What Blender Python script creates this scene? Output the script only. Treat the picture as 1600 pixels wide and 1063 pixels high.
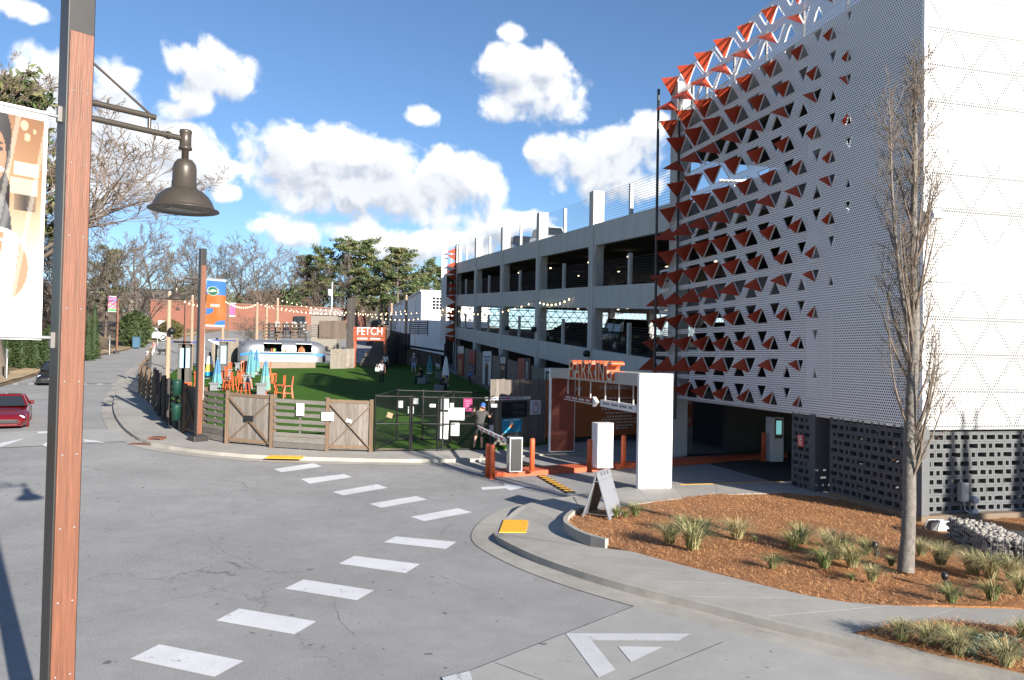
import bpy, bmesh, math, random
from mathutils import Vector, Matrix, noise as mnoise
R_ = math.radians
for o in list(bpy.data.objects): bpy.data.objects.remove(o, do_unlink=True)
scene = bpy.context.scene
COL = scene.collection
# ------------------------------------------------------------------ camera
H = 3.8                      # eye height above the crossing
FPX = 1200.0                 # focal length in pixels of the 1600 px wide photograph
PITCH = math.atan(26.5/1200); ROLL = math.atan(.0185)
_fw = Vector((0, math.cos(PITCH), math.sin(PITCH))); _u0 = Vector((0, -math.sin(PITCH), math.cos(PITCH))); _r0 = Vector((1, 0, 0))
_R = _r0*math.cos(ROLL)+_u0*math.sin(ROLL); _U = _u0*math.cos(ROLL)-_r0*math.sin(ROLL)
cam = bpy.data.cameras.new('camera'); camo = bpy.data.objects.new('camera', cam); COL.objects.link(camo)
cm = Matrix((_R, _U, -_fw)).transposed().to_4x4(); cm.translation = (0, 0, H); camo.matrix_world = cm
cam.sensor_width = 36; cam.lens = 36*FPX/1600; cam.clip_start = .1; cam.clip_end = 3000
scene.camera = camo
scene.render.resolution_x = 1024; scene.render.resolution_y = 680
# ------------------------------------------------------------------ sun, sky, exposure
SUN_EL = R_(18.6); SUN_AZ = R_(143.8)          # azimuth clockwise from +Y: behind the camera, to its right
sdir = Vector((math.sin(SUN_AZ)*math.cos(SUN_EL), math.cos(SUN_AZ)*math.cos(SUN_EL), math.sin(SUN_EL)))
sl = bpy.data.lights.new('sun', 'SUN'); sl.energy = 4.8; sl.angle = R_(.53); sl.color = (1.0, .93, .83)
so = bpy.data.objects.new('sun', sl); COL.objects.link(so); so.rotation_euler = sdir.to_track_quat('Z', 'Y').to_euler(); so.location = sdir*60
vs = scene.view_settings; vs.view_transform = 'Standard'; vs.look = 'None'; vs.gamma = 1; vs.use_curve_mapping = False
vs.exposure = 1.3
W = bpy.data.worlds.new('World'); scene.world = W; W.use_nodes = True
W.cycles.sampling_method = 'MANUAL'; W.cycles.sample_map_resolution = 256
def ray(px, py):
    return _fw+_R*((px-800)/FPX)+_U*((531.5-py)/FPX)
def build_world():
    nt = W.node_tree; N = nt.nodes; L = nt.links; N.clear()
    out = N.new('ShaderNodeOutputWorld'); bg = N.new('ShaderNodeBackground'); bg.inputs['Strength'].default_value = .068
    sky = N.new('ShaderNodeTexSky'); sky.sky_type = 'NISHITA'; sky.sun_disc = False
    sky.sun_elevation = SUN_EL; sky.sun_rotation = SUN_AZ; sky.air_density = 1.0; sky.dust_density = 0.0; sky.ozone_density = 4.2; sky.altitude = 1000
    # cumulus: soft lumps placed by azimuth and elevation, broken up by fractal noise
    def grp():
        g = bpy.data.node_groups.new('cumulus', 'ShaderNodeTree')
        g.interface.new_socket('Vector', in_out='INPUT', socket_type='NodeSocketVector')
        g.interface.new_socket('Density', in_out='OUTPUT', socket_type='NodeSocketFloat'); g.interface.new_socket('Body', in_out='OUTPUT', socket_type='NodeSocketFloat')
        n = g.nodes; l = g.links
        gi = n.new('NodeGroupInput'); go = n.new('NodeGroupOutput')
        def m(op, a, b=None, c=None):
            x = n.new('ShaderNodeMath'); x.operation = op
            for i, v in enumerate((a, b, c)):
                if v is None: continue
                if isinstance(v, (int, float)): x.inputs[i].default_value = v
                else: l.new(v, x.inputs[i])
            return x.outputs[0]
        sx = n.new('ShaderNodeSeparateXYZ'); l.new(gi.outputs[0], sx.inputs[0])
        az = m('ARCTAN2', sx.outputs[0], sx.outputs[1]); el = m('ARCSINE', sx.outputs[2])
        az = m('SUBTRACT', m('PINGPONG', m('ADD', az, .72), 1.50), .72)      # the same sky goes on all round
        cv = n.new('ShaderNodeCombineXYZ'); l.new(az, cv.inputs[0]); l.new(el, cv.inputs[1])
        # warp for ragged outlines
        w1 = n.new('ShaderNodeTexNoise'); w1.noise_dimensions = '2D'; w1.inputs['Scale'].default_value = 14; w1.inputs['Detail'].default_value = 3; l.new(cv.outputs[0], w1.inputs['Vector'])
        acc = None
        blobs = [(430,225,56,34),(455,262,62,48),(520,255,62,48),(525,300,90,42),(590,262,80,46),(640,300,110,46),(690,275,70,40),(735,300,52,34),(700,335,85,24),(760,322,26,20),
                 (800,115,50,36),(850,110,42,34),(840,150,72,38),(790,165,42,22),(885,172,42,22),(802,50,20,12),
                 (322,105,50,34),(365,118,40,30),(380,140,30,16),(295,150,36,24),(270,170,34,16),
                 (180,150,40,40),(190,225,80,56),(280,235,66,40),(325,262,36,34),(350,302,20,14),(240,290,60,40),(130,250,50,80),
                 (657,181,24,15),(850,235,34,26),(895,248,70,38),(960,245,70,42),(1000,222,46,40),(1015,195,26,18),(950,285,90,28),
                 (430,352,34,18),(480,365,60,26),(545,368,70,26),(640,385,110,26),(720,375,60,28),(770,355,55,30),(830,350,44,20),(30,14,40,12),(80,120,46,34),(60,180,70,46)]
        for (px, py, rx, ry) in blobs:
            d = ray(px, py).normalized(); a0 = math.atan2(d.x, d.y); e0 = math.asin(d.z)
            kx_, ky_ = FPX/rx*.84, FPX/ry*.84; wgt = min(1.0, .5+ry/80)
            va = n.new('ShaderNodeVectorMath'); va.operation = 'MULTIPLY_ADD'; l.new(cv.outputs[0], va.inputs[0]); va.inputs[1].default_value = (kx_, ky_, 0); va.inputs[2].default_value = (-a0*kx_, -e0*ky_, 0)
            vd = n.new('ShaderNodeVectorMath'); vd.operation = 'DOT_PRODUCT'; l.new(va.outputs[0], vd.inputs[0]); l.new(va.outputs[0], vd.inputs[1])
            q = m('MULTIPLY_ADD', vd.outputs['Value'], -wgt, wgt)
            acc = q if acc is None else m('SMOOTH_MAX', acc, q, .3)
        acc = m('MAXIMUM', acc, -1.2)
        n1 = n.new('ShaderNodeTexNoise'); n1.noise_dimensions = '2D'; n1.inputs['Scale'].default_value = 11; n1.inputs['Detail'].default_value = 8; n1.inputs['Roughness'].default_value = .64; n1.inputs['Distortion'].default_value = .25
        l.new(cv.outputs[0], n1.inputs['Vector'])
        v1 = n.new('ShaderNodeTexVoronoi'); v1.voronoi_dimensions = '2D'; v1.feature = 'F1'; v1.inputs['Scale'].default_value = 20; v1.inputs['Detail'].default_value = 2; v1.inputs['Roughness'].default_value = .55
        mx = n.new('ShaderNodeVectorMath'); mx.operation = 'MULTIPLY_ADD'; mx.inputs[1].default_value = (.05, .05, .05); l.new(w1.outputs['Color'], mx.inputs[0]); l.new(cv.outputs[0], mx.inputs[2])
        l.new(mx.outputs[0], v1.inputs['Vector'])
        det = m('ADD', m('MULTIPLY', m('SUBTRACT', n1.outputs['Fac'], .50), 1.7), m('MULTIPLY', m('SUBTRACT', .42, v1.outputs['Distance']), .7))
        l.new(m('ADD', acc, det), go.inputs[0]); l.new(m('ADD', acc, m('MULTIPLY', m('SUBTRACT', w1.outputs['Fac'], .5), .5)), go.inputs[1])
        return g
    g = grp()
    tc = N.new('ShaderNodeTexCoord')
    def G_(off):
        k = N.new('ShaderNodeGroup'); k.node_tree = g
        if off:
            a = N.new('ShaderNodeVectorMath'); a.operation = 'ADD'; a.inputs[1].default_value = off; L.new(tc.outputs['Generated'], a.inputs[0])
            b = N.new('ShaderNodeVectorMath'); b.operation = 'NORMALIZE'; L.new(a.outputs[0], b.inputs[0]); L.new(b.outputs[0], k.inputs[0])
        else: L.new(tc.outputs['Generated'], k.inputs[0])
        return k.outputs
    def ss(v, a, b, c=0, d=1):
        r = N.new('ShaderNodeMapRange'); r.interpolation_type = 'SMOOTHSTEP'; L.new(v, r.inputs[0])
        for i, q in enumerate((a, b, c, d)): r.inputs[1+i].default_value = q
        return r.outputs[0]
    def mm(op, a, b):
        x = N.new('ShaderNodeMath'); x.operation = op
        for i, v in enumerate((a, b)):
            if isinstance(v, (int, float)): x.inputs[i].default_value = v
            else: L.new(v, x.inputs[i])
        return x.outputs[0]
    d0 = G_(None); d1 = G_((.006, 0, .018))
    alpha = ss(d0[0], -.28, .42)
    lump = mm('SUBTRACT', d1[0], d0[0])                     # thicker towards the light: turned away from it
    base = d1[1]                           # much cloud above: the grey underside
    thick = mm('ADD', mm('MULTIPLY', ss(lump, -.15, .6), .34), mm('MULTIPLY', ss(base, .2, .9), .55))
    mixc = N.new('ShaderNodeMix'); mixc.data_type = 'RGBA'; L.new(thick, mixc.inputs[0])
    mixc.inputs[6].default_value = (8.3, 8.3, 8.2, 1); mixc.inputs[7].default_value = (3.2, 3.6, 4.3, 1)
    sep = N.new('ShaderNodeSeparateXYZ'); L.new(tc.outputs['Generated'], sep.inputs[0])
    up = ss(sep.outputs[2], -.02, .03)
    al = mm('MULTIPLY', alpha, up)
    mixs = N.new('ShaderNodeMix'); mixs.data_type = 'RGBA'; L.new(al, mixs.inputs[0]); L.new(sky.outputs[0], mixs.inputs[6]); L.new(mixc.outputs[2], mixs.inputs[7])
    L.new(mixs.outputs[2], bg.inputs['Color']); L.new(bg.outputs[0], out.inputs[0])
build_world()
# ------------------------------------------------------------------ helpers
rnd = random.Random(7)
def lerp(x, xs, ys):
    if x <= xs[0]: return ys[0]
    for i in range(1, len(xs)):
        if x <= xs[i]: return ys[i-1]+(x-xs[i-1])/(xs[i]-xs[i-1])*(ys[i]-ys[i-1])
    return ys[-1]
def sp(v, k):
    v /= k
    return k*(v if v > 20 else math.log1p(math.exp(v)))
def th(x, y):                                    # height of the land
    y0 = lerp(x, [-30, -14, -6, 2, 8, 16], [13, 13, 20, 31, 45, 70])
    return .044*sp(y-y0, 2.5)+.045*sp(y-95, 5)-.085*sp(y-190, 8)
def at(px, py, y):                               # point on a sight line at distance y
    d = ray(px, py); s = y/d.y; return Vector((d.x*s, y, H+d.z*s))
def G(px, py, off=0.0):                          # sight line meets the land
    d = ray(px, py); y = 2.0
    while y < 400:
        s = y/d.y
        if H+d.z*s <= th(d.x*s, y)+off: break
        y += .04
    s = y/d.y; x = d.x*s
    return Vector((x, y, th(x, y)+off))
def size_at(npx, y): return npx*y/FPX
MAT = {}
def wmat(o):
    while o is not None:
        if o.name in MAT: return MAT[o.name]
        o = o.parent
    return Matrix.Identity(4)
def tag(o, label=None, cat=None, group=None, kind=None):
    if label: o['label'] = label
    if cat: o['category'] = cat
    if group: o['group'] = group
    if kind: o['kind'] = kind
    return o
def thing(name, label, cat, loc=(0, 0, 0), rz=0.0, group=None):
    o = bpy.data.objects.new(name, None); o.empty_display_size = .2; COL.objects.link(o)
    o.location = loc; o.rotation_euler = (0, 0, rz)
    MAT[o.name] = Matrix.Translation(Vector(loc)) @ Matrix.Rotation(rz, 4, 'Z')
    return tag(o, label, cat, group)
def link(name, me, parent=None, M=None):
    o = bpy.data.objects.new(name, me); COL.objects.link(o)
    if parent is not None: o.parent = parent
    if M is not None: o.matrix_local = M
    return o
def copy_tree(src, parent=None):
    c = src.copy(); COL.objects.link(c); c.parent = parent
    if src.name in MAT: MAT[c.name] = MAT[src.name].copy()
    for ch in src.children:
        copy_tree(ch, c)
    return c
def place(o, loc, rz=0.0, sc=1.0):
    o.location = loc; o.rotation_euler = (0, 0, rz); o.scale = (sc, sc, sc); return o
def basis(z, hint=Vector((0, 0, 1))):
    z = z.normalized()
    if abs(z.dot(hint)) > .98: hint = Vector((1, 0, 0))
    x = hint.cross(z).normalized(); y = z.cross(x); return x, y, z
class MB:
    def __init__(s): s.v = []; s.f = []; s.m = []; s.sm = []
    def add(s, vs_, fs, mi=0, smooth=False):
        b = len(s.v); s.v.extend(Vector(v) for v in vs_)
        for f in fs: s.f.append([i+b for i in f]); s.m.append(mi); s.sm.append(smooth)
        return s
    def obox(s, o, a, b, c, mi=0):               # corner + three edge vectors
        o, a, b, c = Vector(o), Vector(a), Vector(b), Vector(c)
        if a.cross(b).dot(c) < 0: a, b = b, a
        s.add([o, o+a, o+a+b, o+b, o+c, o+a+c, o+a+b+c, o+b+c], [(3, 2, 1, 0), (4, 5, 6, 7), (0, 1, 5, 4), (1, 2, 6, 5), (2, 3, 7, 6), (3, 0, 4, 7)], mi); return s
    def box(s, c, size, rz=0.0, mi=0):
        c = Vector(c); M = Matrix.Rotation(rz, 3, 'Z'); x = M @ Vector((size[0], 0, 0)); y = M @ Vector((0, size[1], 0)); z = Vector((0, 0, size[2]))
        return s.obox(c-(x+y+z)/2, x, y, z, mi)
    def bar(s, p, q, w, h, up=Vector((0, 0, 1)), mi=0):   # square bar from p to q, w across, h along up
        p, q = Vector(p), Vector(q); x, y, z = basis(q-p, up)
        return s.obox(p-x*w/2-y*h/2, x*w, y*h, q-p, mi)
    def cyl(s, p, q, r0, r1=None, n=10, cap=True, mi=0, smooth=True):
        p, q = Vector(p), Vector(q); r1 = r0 if r1 is None else r1; x, y, z = basis(q-p)
        vs_ = [p+(x*math.cos(2*math.pi*i/n)+y*math.sin(2*math.pi*i/n))*r0 for i in range(n)]+[q+(x*math.cos(2*math.pi*i/n)+y*math.sin(2*math.pi*i/n))*r1 for i in range(n)]
        s.add(vs_, [(i, (i+1) % n, n+(i+1) % n, n+i) for i in range(n)], mi, smooth)
        if cap: s.add(vs_, [tuple(range(n-1, -1, -1)), tuple(range(n, 2*n))], mi)
        return s
    def tube(s, path, rad, n=6, mi=0, cap=True):
        path = [Vector(p) for p in path]; rads = rad if isinstance(rad, (list, tuple)) else [rad]*len(path)
        vs_ = []; x = None
        for i, p in enumerate(path):
            t = (path[min(i+1, len(path)-1)]-path[max(i-1, 0)]); t = t.normalized() if t.length > 1e-9 else Vector((0, 0, 1))
            if x is None: x, y, _ = basis(t)
            else:
                x = (x-t*x.dot(t)); x = x.normalized() if x.length > 1e-6 else basis(t)[0]; y = t.cross(x)
            vs_ += [p+(x*math.cos(2*math.pi*k/n)+y*math.sin(2*math.pi*k/n))*rads[i] for k in range(n)]
        fs = [(i*n+k, i*n+(k+1) % n, (i+1)*n+(k+1) % n, (i+1)*n+k) for i in range(len(path)-1) for k in range(n)]
        s.add(vs_, fs, mi, True)
        if cap: s.add(vs_, [tuple(range(n-1, -1, -1)), tuple(range((len(path)-1)*n, len(path)*n))], mi)
        return s
    def lathe(s, c, prof, n=20, mi=0, axis=Vector((0, 0, 1)), cap=False):
        c = Vector(c); x, y, z = basis(axis)
        vs_ = [c+z*h+(x*math.cos(2*math.pi*k/n)+y*math.sin(2*math.pi*k/n))*r for r, h in prof for k in range(n)]
        s.add(vs_, [(i*n+k, i*n+(k+1) % n, (i+1)*n+(k+1) % n, (i+1)*n+k) for i in range(len(prof)-1) for k in range(n)], mi, True)
        if cap: s.add(vs_, [tuple(range(n-1, -1, -1)), tuple(range((len(prof)-1)*n, len(prof)*n))], mi)
        return s
    def prism(s, poly, vec, mi=0, smooth=False):
        poly = [Vector(p) for p in poly]; vec = Vector(vec); n = len(poly)
        nrm = Vector((0, 0, 0))
        for i in range(n): nrm += poly[i].cross(poly[(i+1) % n])
        if nrm.dot(vec) < 0: poly = poly[::-1]
        s.add(poly+[p+vec for p in poly], [tuple(range(n-1, -1, -1)), tuple(range(n, 2*n))], mi)
        s.add(poly+[p+vec for p in poly], [(i, (i+1) % n, n+(i+1) % n, n+i) for i in range(n)], mi, smooth)
        return s
    def mesh(s, name, mats, M=None):
        me = bpy.data.meshes.new(name)
        vv = s.v if M is None else [M @ v for v in s.v]
        me.from_pydata([tuple(v) for v in vv], [], s.f); me.update()
        mats = mats if isinstance(mats, (list, tuple)) else [mats]
        for m in mats: me.materials.append(m)
        me.polygons.foreach_set('material_index', s.m); me.polygons.foreach_set('use_smooth', s.sm)
        return me
    def build(s, name, mats, parent=None, world=False, bevel=0.0, loc=None, seg=2):
        M = None
        if world and parent is not None: M = wmat(parent).inverted()
        elif loc is not None: M = Matrix.Translation(-Vector(loc))
        me = s.mesh(name, mats, M)
        o = link(name, me, parent)
        if loc is not None: o.location = loc
        if bevel:
            b = o.modifiers.new('bevel', 'BEVEL'); b.width = bevel; b.segments = seg; b.limit_method = 'ANGLE'; b.angle_limit = R_(40)
        return o
def text_mesh(body, size, extrude=0.0, bevel=0.0, sx=1.0, align='CENTER'):
    cu = bpy.data.curves.new('lettering', 'FONT'); cu.body = body; cu.size = size; cu.extrude = extrude; cu.bevel_depth = bevel
    cu.align_x = align; cu.align_y = 'CENTER'; cu.resolution_u = 3
    ob = bpy.data.objects.new('lettering', cu); COL.objects.link(ob)
    dg = bpy.context.evaluated_depsgraph_get(); me = bpy.data.meshes.new_from_object(ob.evaluated_get(dg))
    bpy.data.objects.remove(ob, do_unlink=True)
    for v in me.vertices: v.co.x *= sx
    return me
def text_obj(name, body, size, M, mat, parent, extrude=.004, sx=1.0, align='CENTER', world=True):
    me = text_mesh(body, size, extrude, 0, sx, align); me.materials.clear(); me.materials.append(mat)
    if world and parent is not None: M = wmat(parent).inverted() @ M
    me.transform(M)
    return link(name, me, parent)
def frame(o, x, z):                              # matrix: local X -> x, local Y -> z (up), local Z -> facing
    x = Vector(x).normalized(); z = Vector(z).normalized(); n = x.cross(z)
    M = Matrix((x, z, n)).transposed().to_4x4(); M.translation = Vector(o); return M
# ------------------------------------------------------------------ materials
MATS = {}
def nodes_of(name):
    m = bpy.data.materials.new(name); m.use_nodes = True; return m, m.node_tree.nodes, m.node_tree.links, m.node_tree.nodes['Principled BSDF']
def mat(name, col, rough=.6, metal=0.0, var=.0, vscale=3.0, stretch=(1, 1, 1), bump=0.0, bscale=40.0, rand=0.0, spots=None, emit=None, spec=None, coat=0.0, fine=0.0, bdist=.01):
    if name in MATS: return MATS[name]
    m, N, L, b = nodes_of(name)
    b.inputs['Roughness'].default_value = rough; b.inputs['Metallic'].default_value = metal
    if spec is not None: b.inputs['Specular IOR Level'].default_value = spec
    if coat: b.inputs['Coat Weight'].default_value = coat; b.inputs['Coat Roughness'].default_value = .04
    rgb = N.new('ShaderNodeRGB'); rgb.outputs[0].default_value = (*col, 1); cur = rgb.outputs[0]
    geo = N.new('ShaderNodeNewGeometry'); mp = N.new('ShaderNodeMapping'); mp.inputs['Scale'].default_value = stretch; L.new(geo.outputs['Position'], mp.inputs['Vector'])
    def mul(fac_out, lo, hi):
        nonlocal cur
        r = N.new('ShaderNodeMapRange'); L.new(fac_out, r.inputs[0]); r.inputs[1].default_value = .25; r.inputs[2].default_value = .75; r.inputs[3].default_value = lo; r.inputs[4].default_value = hi
        x = N.new('ShaderNodeVectorMath'); x.operation = 'SCALE'; L.new(cur, x.inputs[0]); L.new(r.outputs[0], x.inputs['Scale']); cur = x.outputs[0]
    if var:
        n1 = N.new('ShaderNodeTexNoise'); n1.inputs['Scale'].default_value = vscale; n1.inputs['Detail'].default_value = 6; n1.inputs['Roughness'].default_value = .65; L.new(mp.outputs[0], n1.inputs['Vector'])
        mul(n1.outputs['Fac'], 1-var, 1+var)
    if fine:
        n2 = N.new('ShaderNodeTexNoise'); n2.inputs['Scale'].default_value = bscale; n2.inputs['Detail'].default_value = 2; L.new(mp.outputs[0], n2.inputs['Vector'])
        mul(n2.outputs['Fac'], 1-fine, 1+fine)
    if rand:
        oi = N.new('ShaderNodeObjectInfo'); r = N.new('ShaderNodeMapRange'); L.new(oi.outputs['Random'], r.inputs[0]); r.inputs[3].default_value = 1-rand; r.inputs[4].default_value = 1+rand
        x = N.new('ShaderNodeVectorMath'); x.operation = 'SCALE'; L.new(cur, x.inputs[0]); L.new(r.outputs[0], x.inputs['Scale']); cur = x.outputs[0]
    L.new(cur, b.inputs['Base Color'])
    if bump:
        nb = N.new('ShaderNodeTexNoise'); nb.inputs['Scale'].default_value = bscale; nb.inputs['Detail'].default_value = 4; L.new(mp.outputs[0], nb.inputs['Vector'])
        bp = N.new('ShaderNodeBump'); bp.inputs['Strength'].default_value = bump; bp.inputs['Distance'].default_value = bdist; L.new(nb.outputs['Fac'], bp.inputs['Height']); L.new(bp.outputs[0], b.inputs['Normal'])
    if emit: b.inputs['Emission Color'].default_value = (*emit[:3], 1); b.inputs['Emission Strength'].default_value = emit[3]
    MATS[name] = m; return m
def glass_mat(name, col=(.02, .025, .03), rough=.05):
    return mat(name, col, rough, 0, spec=.9)
asphalt_cfg = None
def ground_mat(name, base, spots=True, crack=True, speck=.22, big=.12, rough=.88, bump=.5, crackw=.004, cells=.16, fs=70.0):
    m, N, L, b = nodes_of(name); b.inputs['Roughness'].default_value = rough; b.inputs['Specular IOR Level'].default_value = .3 if name != 'turf' else .05
    geo = N.new('ShaderNodeNewGeometry'); pos = geo.outputs['Position']
    def noise_(sc, det, ro=.6, dist=0):
        n = N.new('ShaderNodeTexNoise'); n.inputs['Scale'].default_value = sc; n.inputs['Detail'].default_value = det; n.inputs['Roughness'].default_value = ro; n.inputs['Distortion'].default_value = dist; L.new(pos, n.inputs['Vector']); return n.outputs['Fac']
    def rng(v, a, b_, c, d, smooth=False):
        r = N.new('ShaderNodeMapRange'); L.new(v, r.inputs[0])
        if smooth: r.interpolation_type = 'SMOOTHSTEP'
        for i, q in enumerate((a, b_, c, d)): r.inputs[1+i].default_value = q
        return r.outputs[0]
    def mm(op, a, b_):
        x = N.new('ShaderNodeMath'); x.operation = op
        for i, v in enumerate((a, b_)):
            if isinstance(v, (int, float)): x.inputs[i].default_value = v
            else: L.new(v, x.inputs[i])
        return x.outputs[0]
    f = rng(noise_(fs, 3, .7), .3, .7, 1-speck, 1+speck)
    f = mm('MULTIPLY', f, rng(noise_(.35, 6), .3, .7, 1-big, 1+big))
    f = mm('MULTIPLY', f, rng(noise_(2.2, 5, .7), .3, .7, 1-big*.6, 1+big*.6))
    if spots:
        for sc, thr, dk in ((1.5, .09, .45), (3.3, .12, .5), (6.5, .14, .62)):
            v = N.new('ShaderNodeTexVoronoi'); v.inputs['Scale'].default_value = sc; v.inputs['Randomness'].default_value = 1
            wp = N.new('ShaderNodeVectorMath'); wp.operation = 'MULTIPLY_ADD'; wp.inputs[1].default_value = (.16, .16, 0); nz = N.new('ShaderNodeTexNoise'); nz.inputs['Scale'].default_value = 9; L.new(pos, nz.inputs['Vector']); L.new(nz.outputs['Color'], wp.inputs[0]); L.new(pos, wp.inputs[2]); L.new(wp.outputs[0], v.inputs['Vector'])
            sel = N.new('ShaderNodeSeparateColor'); L.new(v.outputs['Color'], sel.inputs[0])
            on_ = mm('MULTIPLY', rng(v.outputs['Distance'], thr*.55, thr, 1, 0, True), rng(sel.outputs[0], .62, .64, 0, 1))
            f = mm('MULTIPLY', f, rng(on_, 0, 1, 1, dk))
    if crack:
        wv = N.new('ShaderNodeVectorMath'); wv.operation = 'MULTIPLY_ADD'; wv.inputs[1].default_value = (1.6, 1.6, 0); nz = N.new('ShaderNodeTexNoise'); nz.inputs['Scale'].default_value = .9; nz.inputs['Detail'].default_value = 8; nz.inputs['Roughness'].default_value = .7
        L.new(pos, nz.inputs['Vector']); L.new(nz.outputs['Color'], wv.inputs[0]); L.new(pos, wv.inputs[2])
        v = N.new('ShaderNodeTexVoronoi'); v.feature = 'DISTANCE_TO_EDGE'; v.inputs['Scale'].default_value = cells; L.new(wv.outputs[0], v.inputs['Vector'])
        c = rng(v.outputs['Distance'], 0, crackw, 1, 0)
        c = mm('MULTIPLY', c, rng(noise_(.55, 3), .47, .56, 0, 1))
        f = mm('MULTIPLY', f, rng(c, 0, 1, 1, .45))
    rgb = N.new('ShaderNodeRGB'); rgb.outputs[0].default_value = (*base, 1)
    x = N.new('ShaderNodeVectorMath'); x.operation = 'SCALE'; L.new(rgb.outputs[0], x.inputs[0]); L.new(f, x.inputs['Scale']); L.new(x.outputs[0], b.inputs['Base Color'])
    if bump:
        bp = N.new('ShaderNodeBump'); bp.inputs['Strength'].default_value = bump; bp.inputs['Distance'].default_value = .006; L.new(noise_(fs*1.3, 3), bp.inputs['Height']); L.new(bp.outputs[0], b.inputs['Normal'])
    MATS[name] = m; return m
M_asphalt = ground_mat('asphalt', (.272, .268, .262), big=.13, speck=.27, crackw=.002, cells=.11, fs=48.0)
M_conc = ground_mat('concrete', (.325, .31, .285), spots=False, crack=False, speck=.08, big=.14, bump=.15)
M_gutter = ground_mat('gutter_concrete', (.33, .31, .275), spots=False, crack=False, speck=.1, big=.2, bump=.2)
M_pad = ground_mat('pad_concrete', (.325, .32, .305), spots=True, crack=False, speck=.08, big=.10, bump=.12)
M_dirt = ground_mat('dirt', (.23, .17, .11), spots=False, crack=False, speck=.25, big=.3, bump=.8, fs=12)
M_straw = ground_mat('dry_straw', (.36, .27, .16), spots=False, crack=False, speck=.35, big=.25, bump=.9, fs=30)
M_mulch = ground_mat('pine_straw', (.31, .145, .06), spots=False, crack=False, speck=.55, big=.2, bump=1.0, fs=34)
M_turf = ground_mat('turf', (.050, .112, .018), spots=False, crack=False, speck=.3, big=.14, bump=.6, fs=60, rough=.95)
M_leaflitter = ground_mat('leaf_litter', (.17, .125, .08), spots=False, crack=False, speck=.4, big=.35, bump=.9, fs=8)
M_white = mat('white_paint', (.78, .78, .77), .45, var=.03)
def road_paint(name, col):
    m = ground_mat(name, col, spots=False, crack=False, speck=.1, big=.1, bump=.2)
    N, L = m.node_tree.nodes, m.node_tree.links; b = N['Principled BSDF']; out = [n for n in N if n.type == 'OUTPUT_MATERIAL'][0]
    geo = N.new('ShaderNodeNewGeometry'); n = N.new('ShaderNodeTexNoise'); n.inputs['Scale'].default_value = 3.2; n.inputs['Detail'].default_value = 8; n.inputs['Roughness'].default_value = .75; L.new(geo.outputs['Position'], n.inputs['Vector'])
    r = N.new('ShaderNodeMapRange'); L.new(n.outputs['Fac'], r.inputs[0]); r.inputs[1].default_value = .27; r.inputs[2].default_value = .40
    tr = N.new('ShaderNodeBsdfTransparent'); mx = N.new('ShaderNodeMixShader'); L.new(r.outputs[0], mx.inputs[0]); L.new(tr.outputs[0], mx.inputs[1]); L.new(b.outputs[0], mx.inputs[2]); L.new(mx.outputs[0], out.inputs[0])
    return m
M_mark = road_paint('road_paint', (.60, .60, .61))
M_mark2 = road_paint('road_paint_worn', (.50, .50, .51))
M_yellow = mat('yellow_paint', (.75, .38, .02), .6, var=.12, vscale=8)
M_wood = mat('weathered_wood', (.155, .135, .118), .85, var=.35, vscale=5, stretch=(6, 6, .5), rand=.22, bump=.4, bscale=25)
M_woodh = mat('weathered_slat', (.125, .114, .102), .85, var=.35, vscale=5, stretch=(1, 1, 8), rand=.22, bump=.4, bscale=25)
M_post = mat('fence_post_wood', (.14, .092, .058), .8, var=.3, vscale=5, stretch=(6, 6, .5), rand=.12, bump=.3)
M_pole = mat('pole_wood', (.30, .21, .145), .8, var=.25, vscale=4, stretch=(8, 8, .4), rand=.12, bump=.3, bscale=30)
M_lampwood = mat('lamp_wood', (.165, .062, .033), .5, var=.35, vscale=5, stretch=(9, 9, .35), bump=.25, bscale=18, fine=.12)
M_steel = mat('dark_steel', (.028, .026, .025), .42, .0, var=.1)
M_bronze = mat('bronze_paint', (.075, .062, .05), .38, .35, var=.06)
M_black = mat('black_metal', (.012, .012, .013), .45)
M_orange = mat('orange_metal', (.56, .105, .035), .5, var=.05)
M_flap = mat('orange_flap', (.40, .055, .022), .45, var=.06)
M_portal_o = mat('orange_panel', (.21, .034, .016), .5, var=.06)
M_galv = mat('galvanised', (.45, .46, .47), .4, .7, var=.12)
M_gar = mat('precast', (.46, .46, .45), .85, var=.12, vscale=1.4, stretch=(1.5, 1.5, .35), bump=.1, bscale=60)
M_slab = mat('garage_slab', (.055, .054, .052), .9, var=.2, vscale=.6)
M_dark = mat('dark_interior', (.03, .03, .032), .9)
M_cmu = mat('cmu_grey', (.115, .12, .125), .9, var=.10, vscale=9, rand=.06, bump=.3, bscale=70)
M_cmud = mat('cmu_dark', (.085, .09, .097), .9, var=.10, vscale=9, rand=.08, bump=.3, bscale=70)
M_plinth = mat('plinth', (.16, .12, .085), .9, var=.15, vscale=4)
M_glass = glass_mat('dark_glass')
M_tyre = mat('tyre', (.015, .015, .015), .85)
M_rim = mat('rim', (.5, .5, .5), .3, .9)
M_skin = mat('skin', (.50, .29, .20), .55)
M_leaf = mat('leaf', (.055, .09, .025), .7, rand=.2, var=.4, vscale=1.2)
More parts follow.
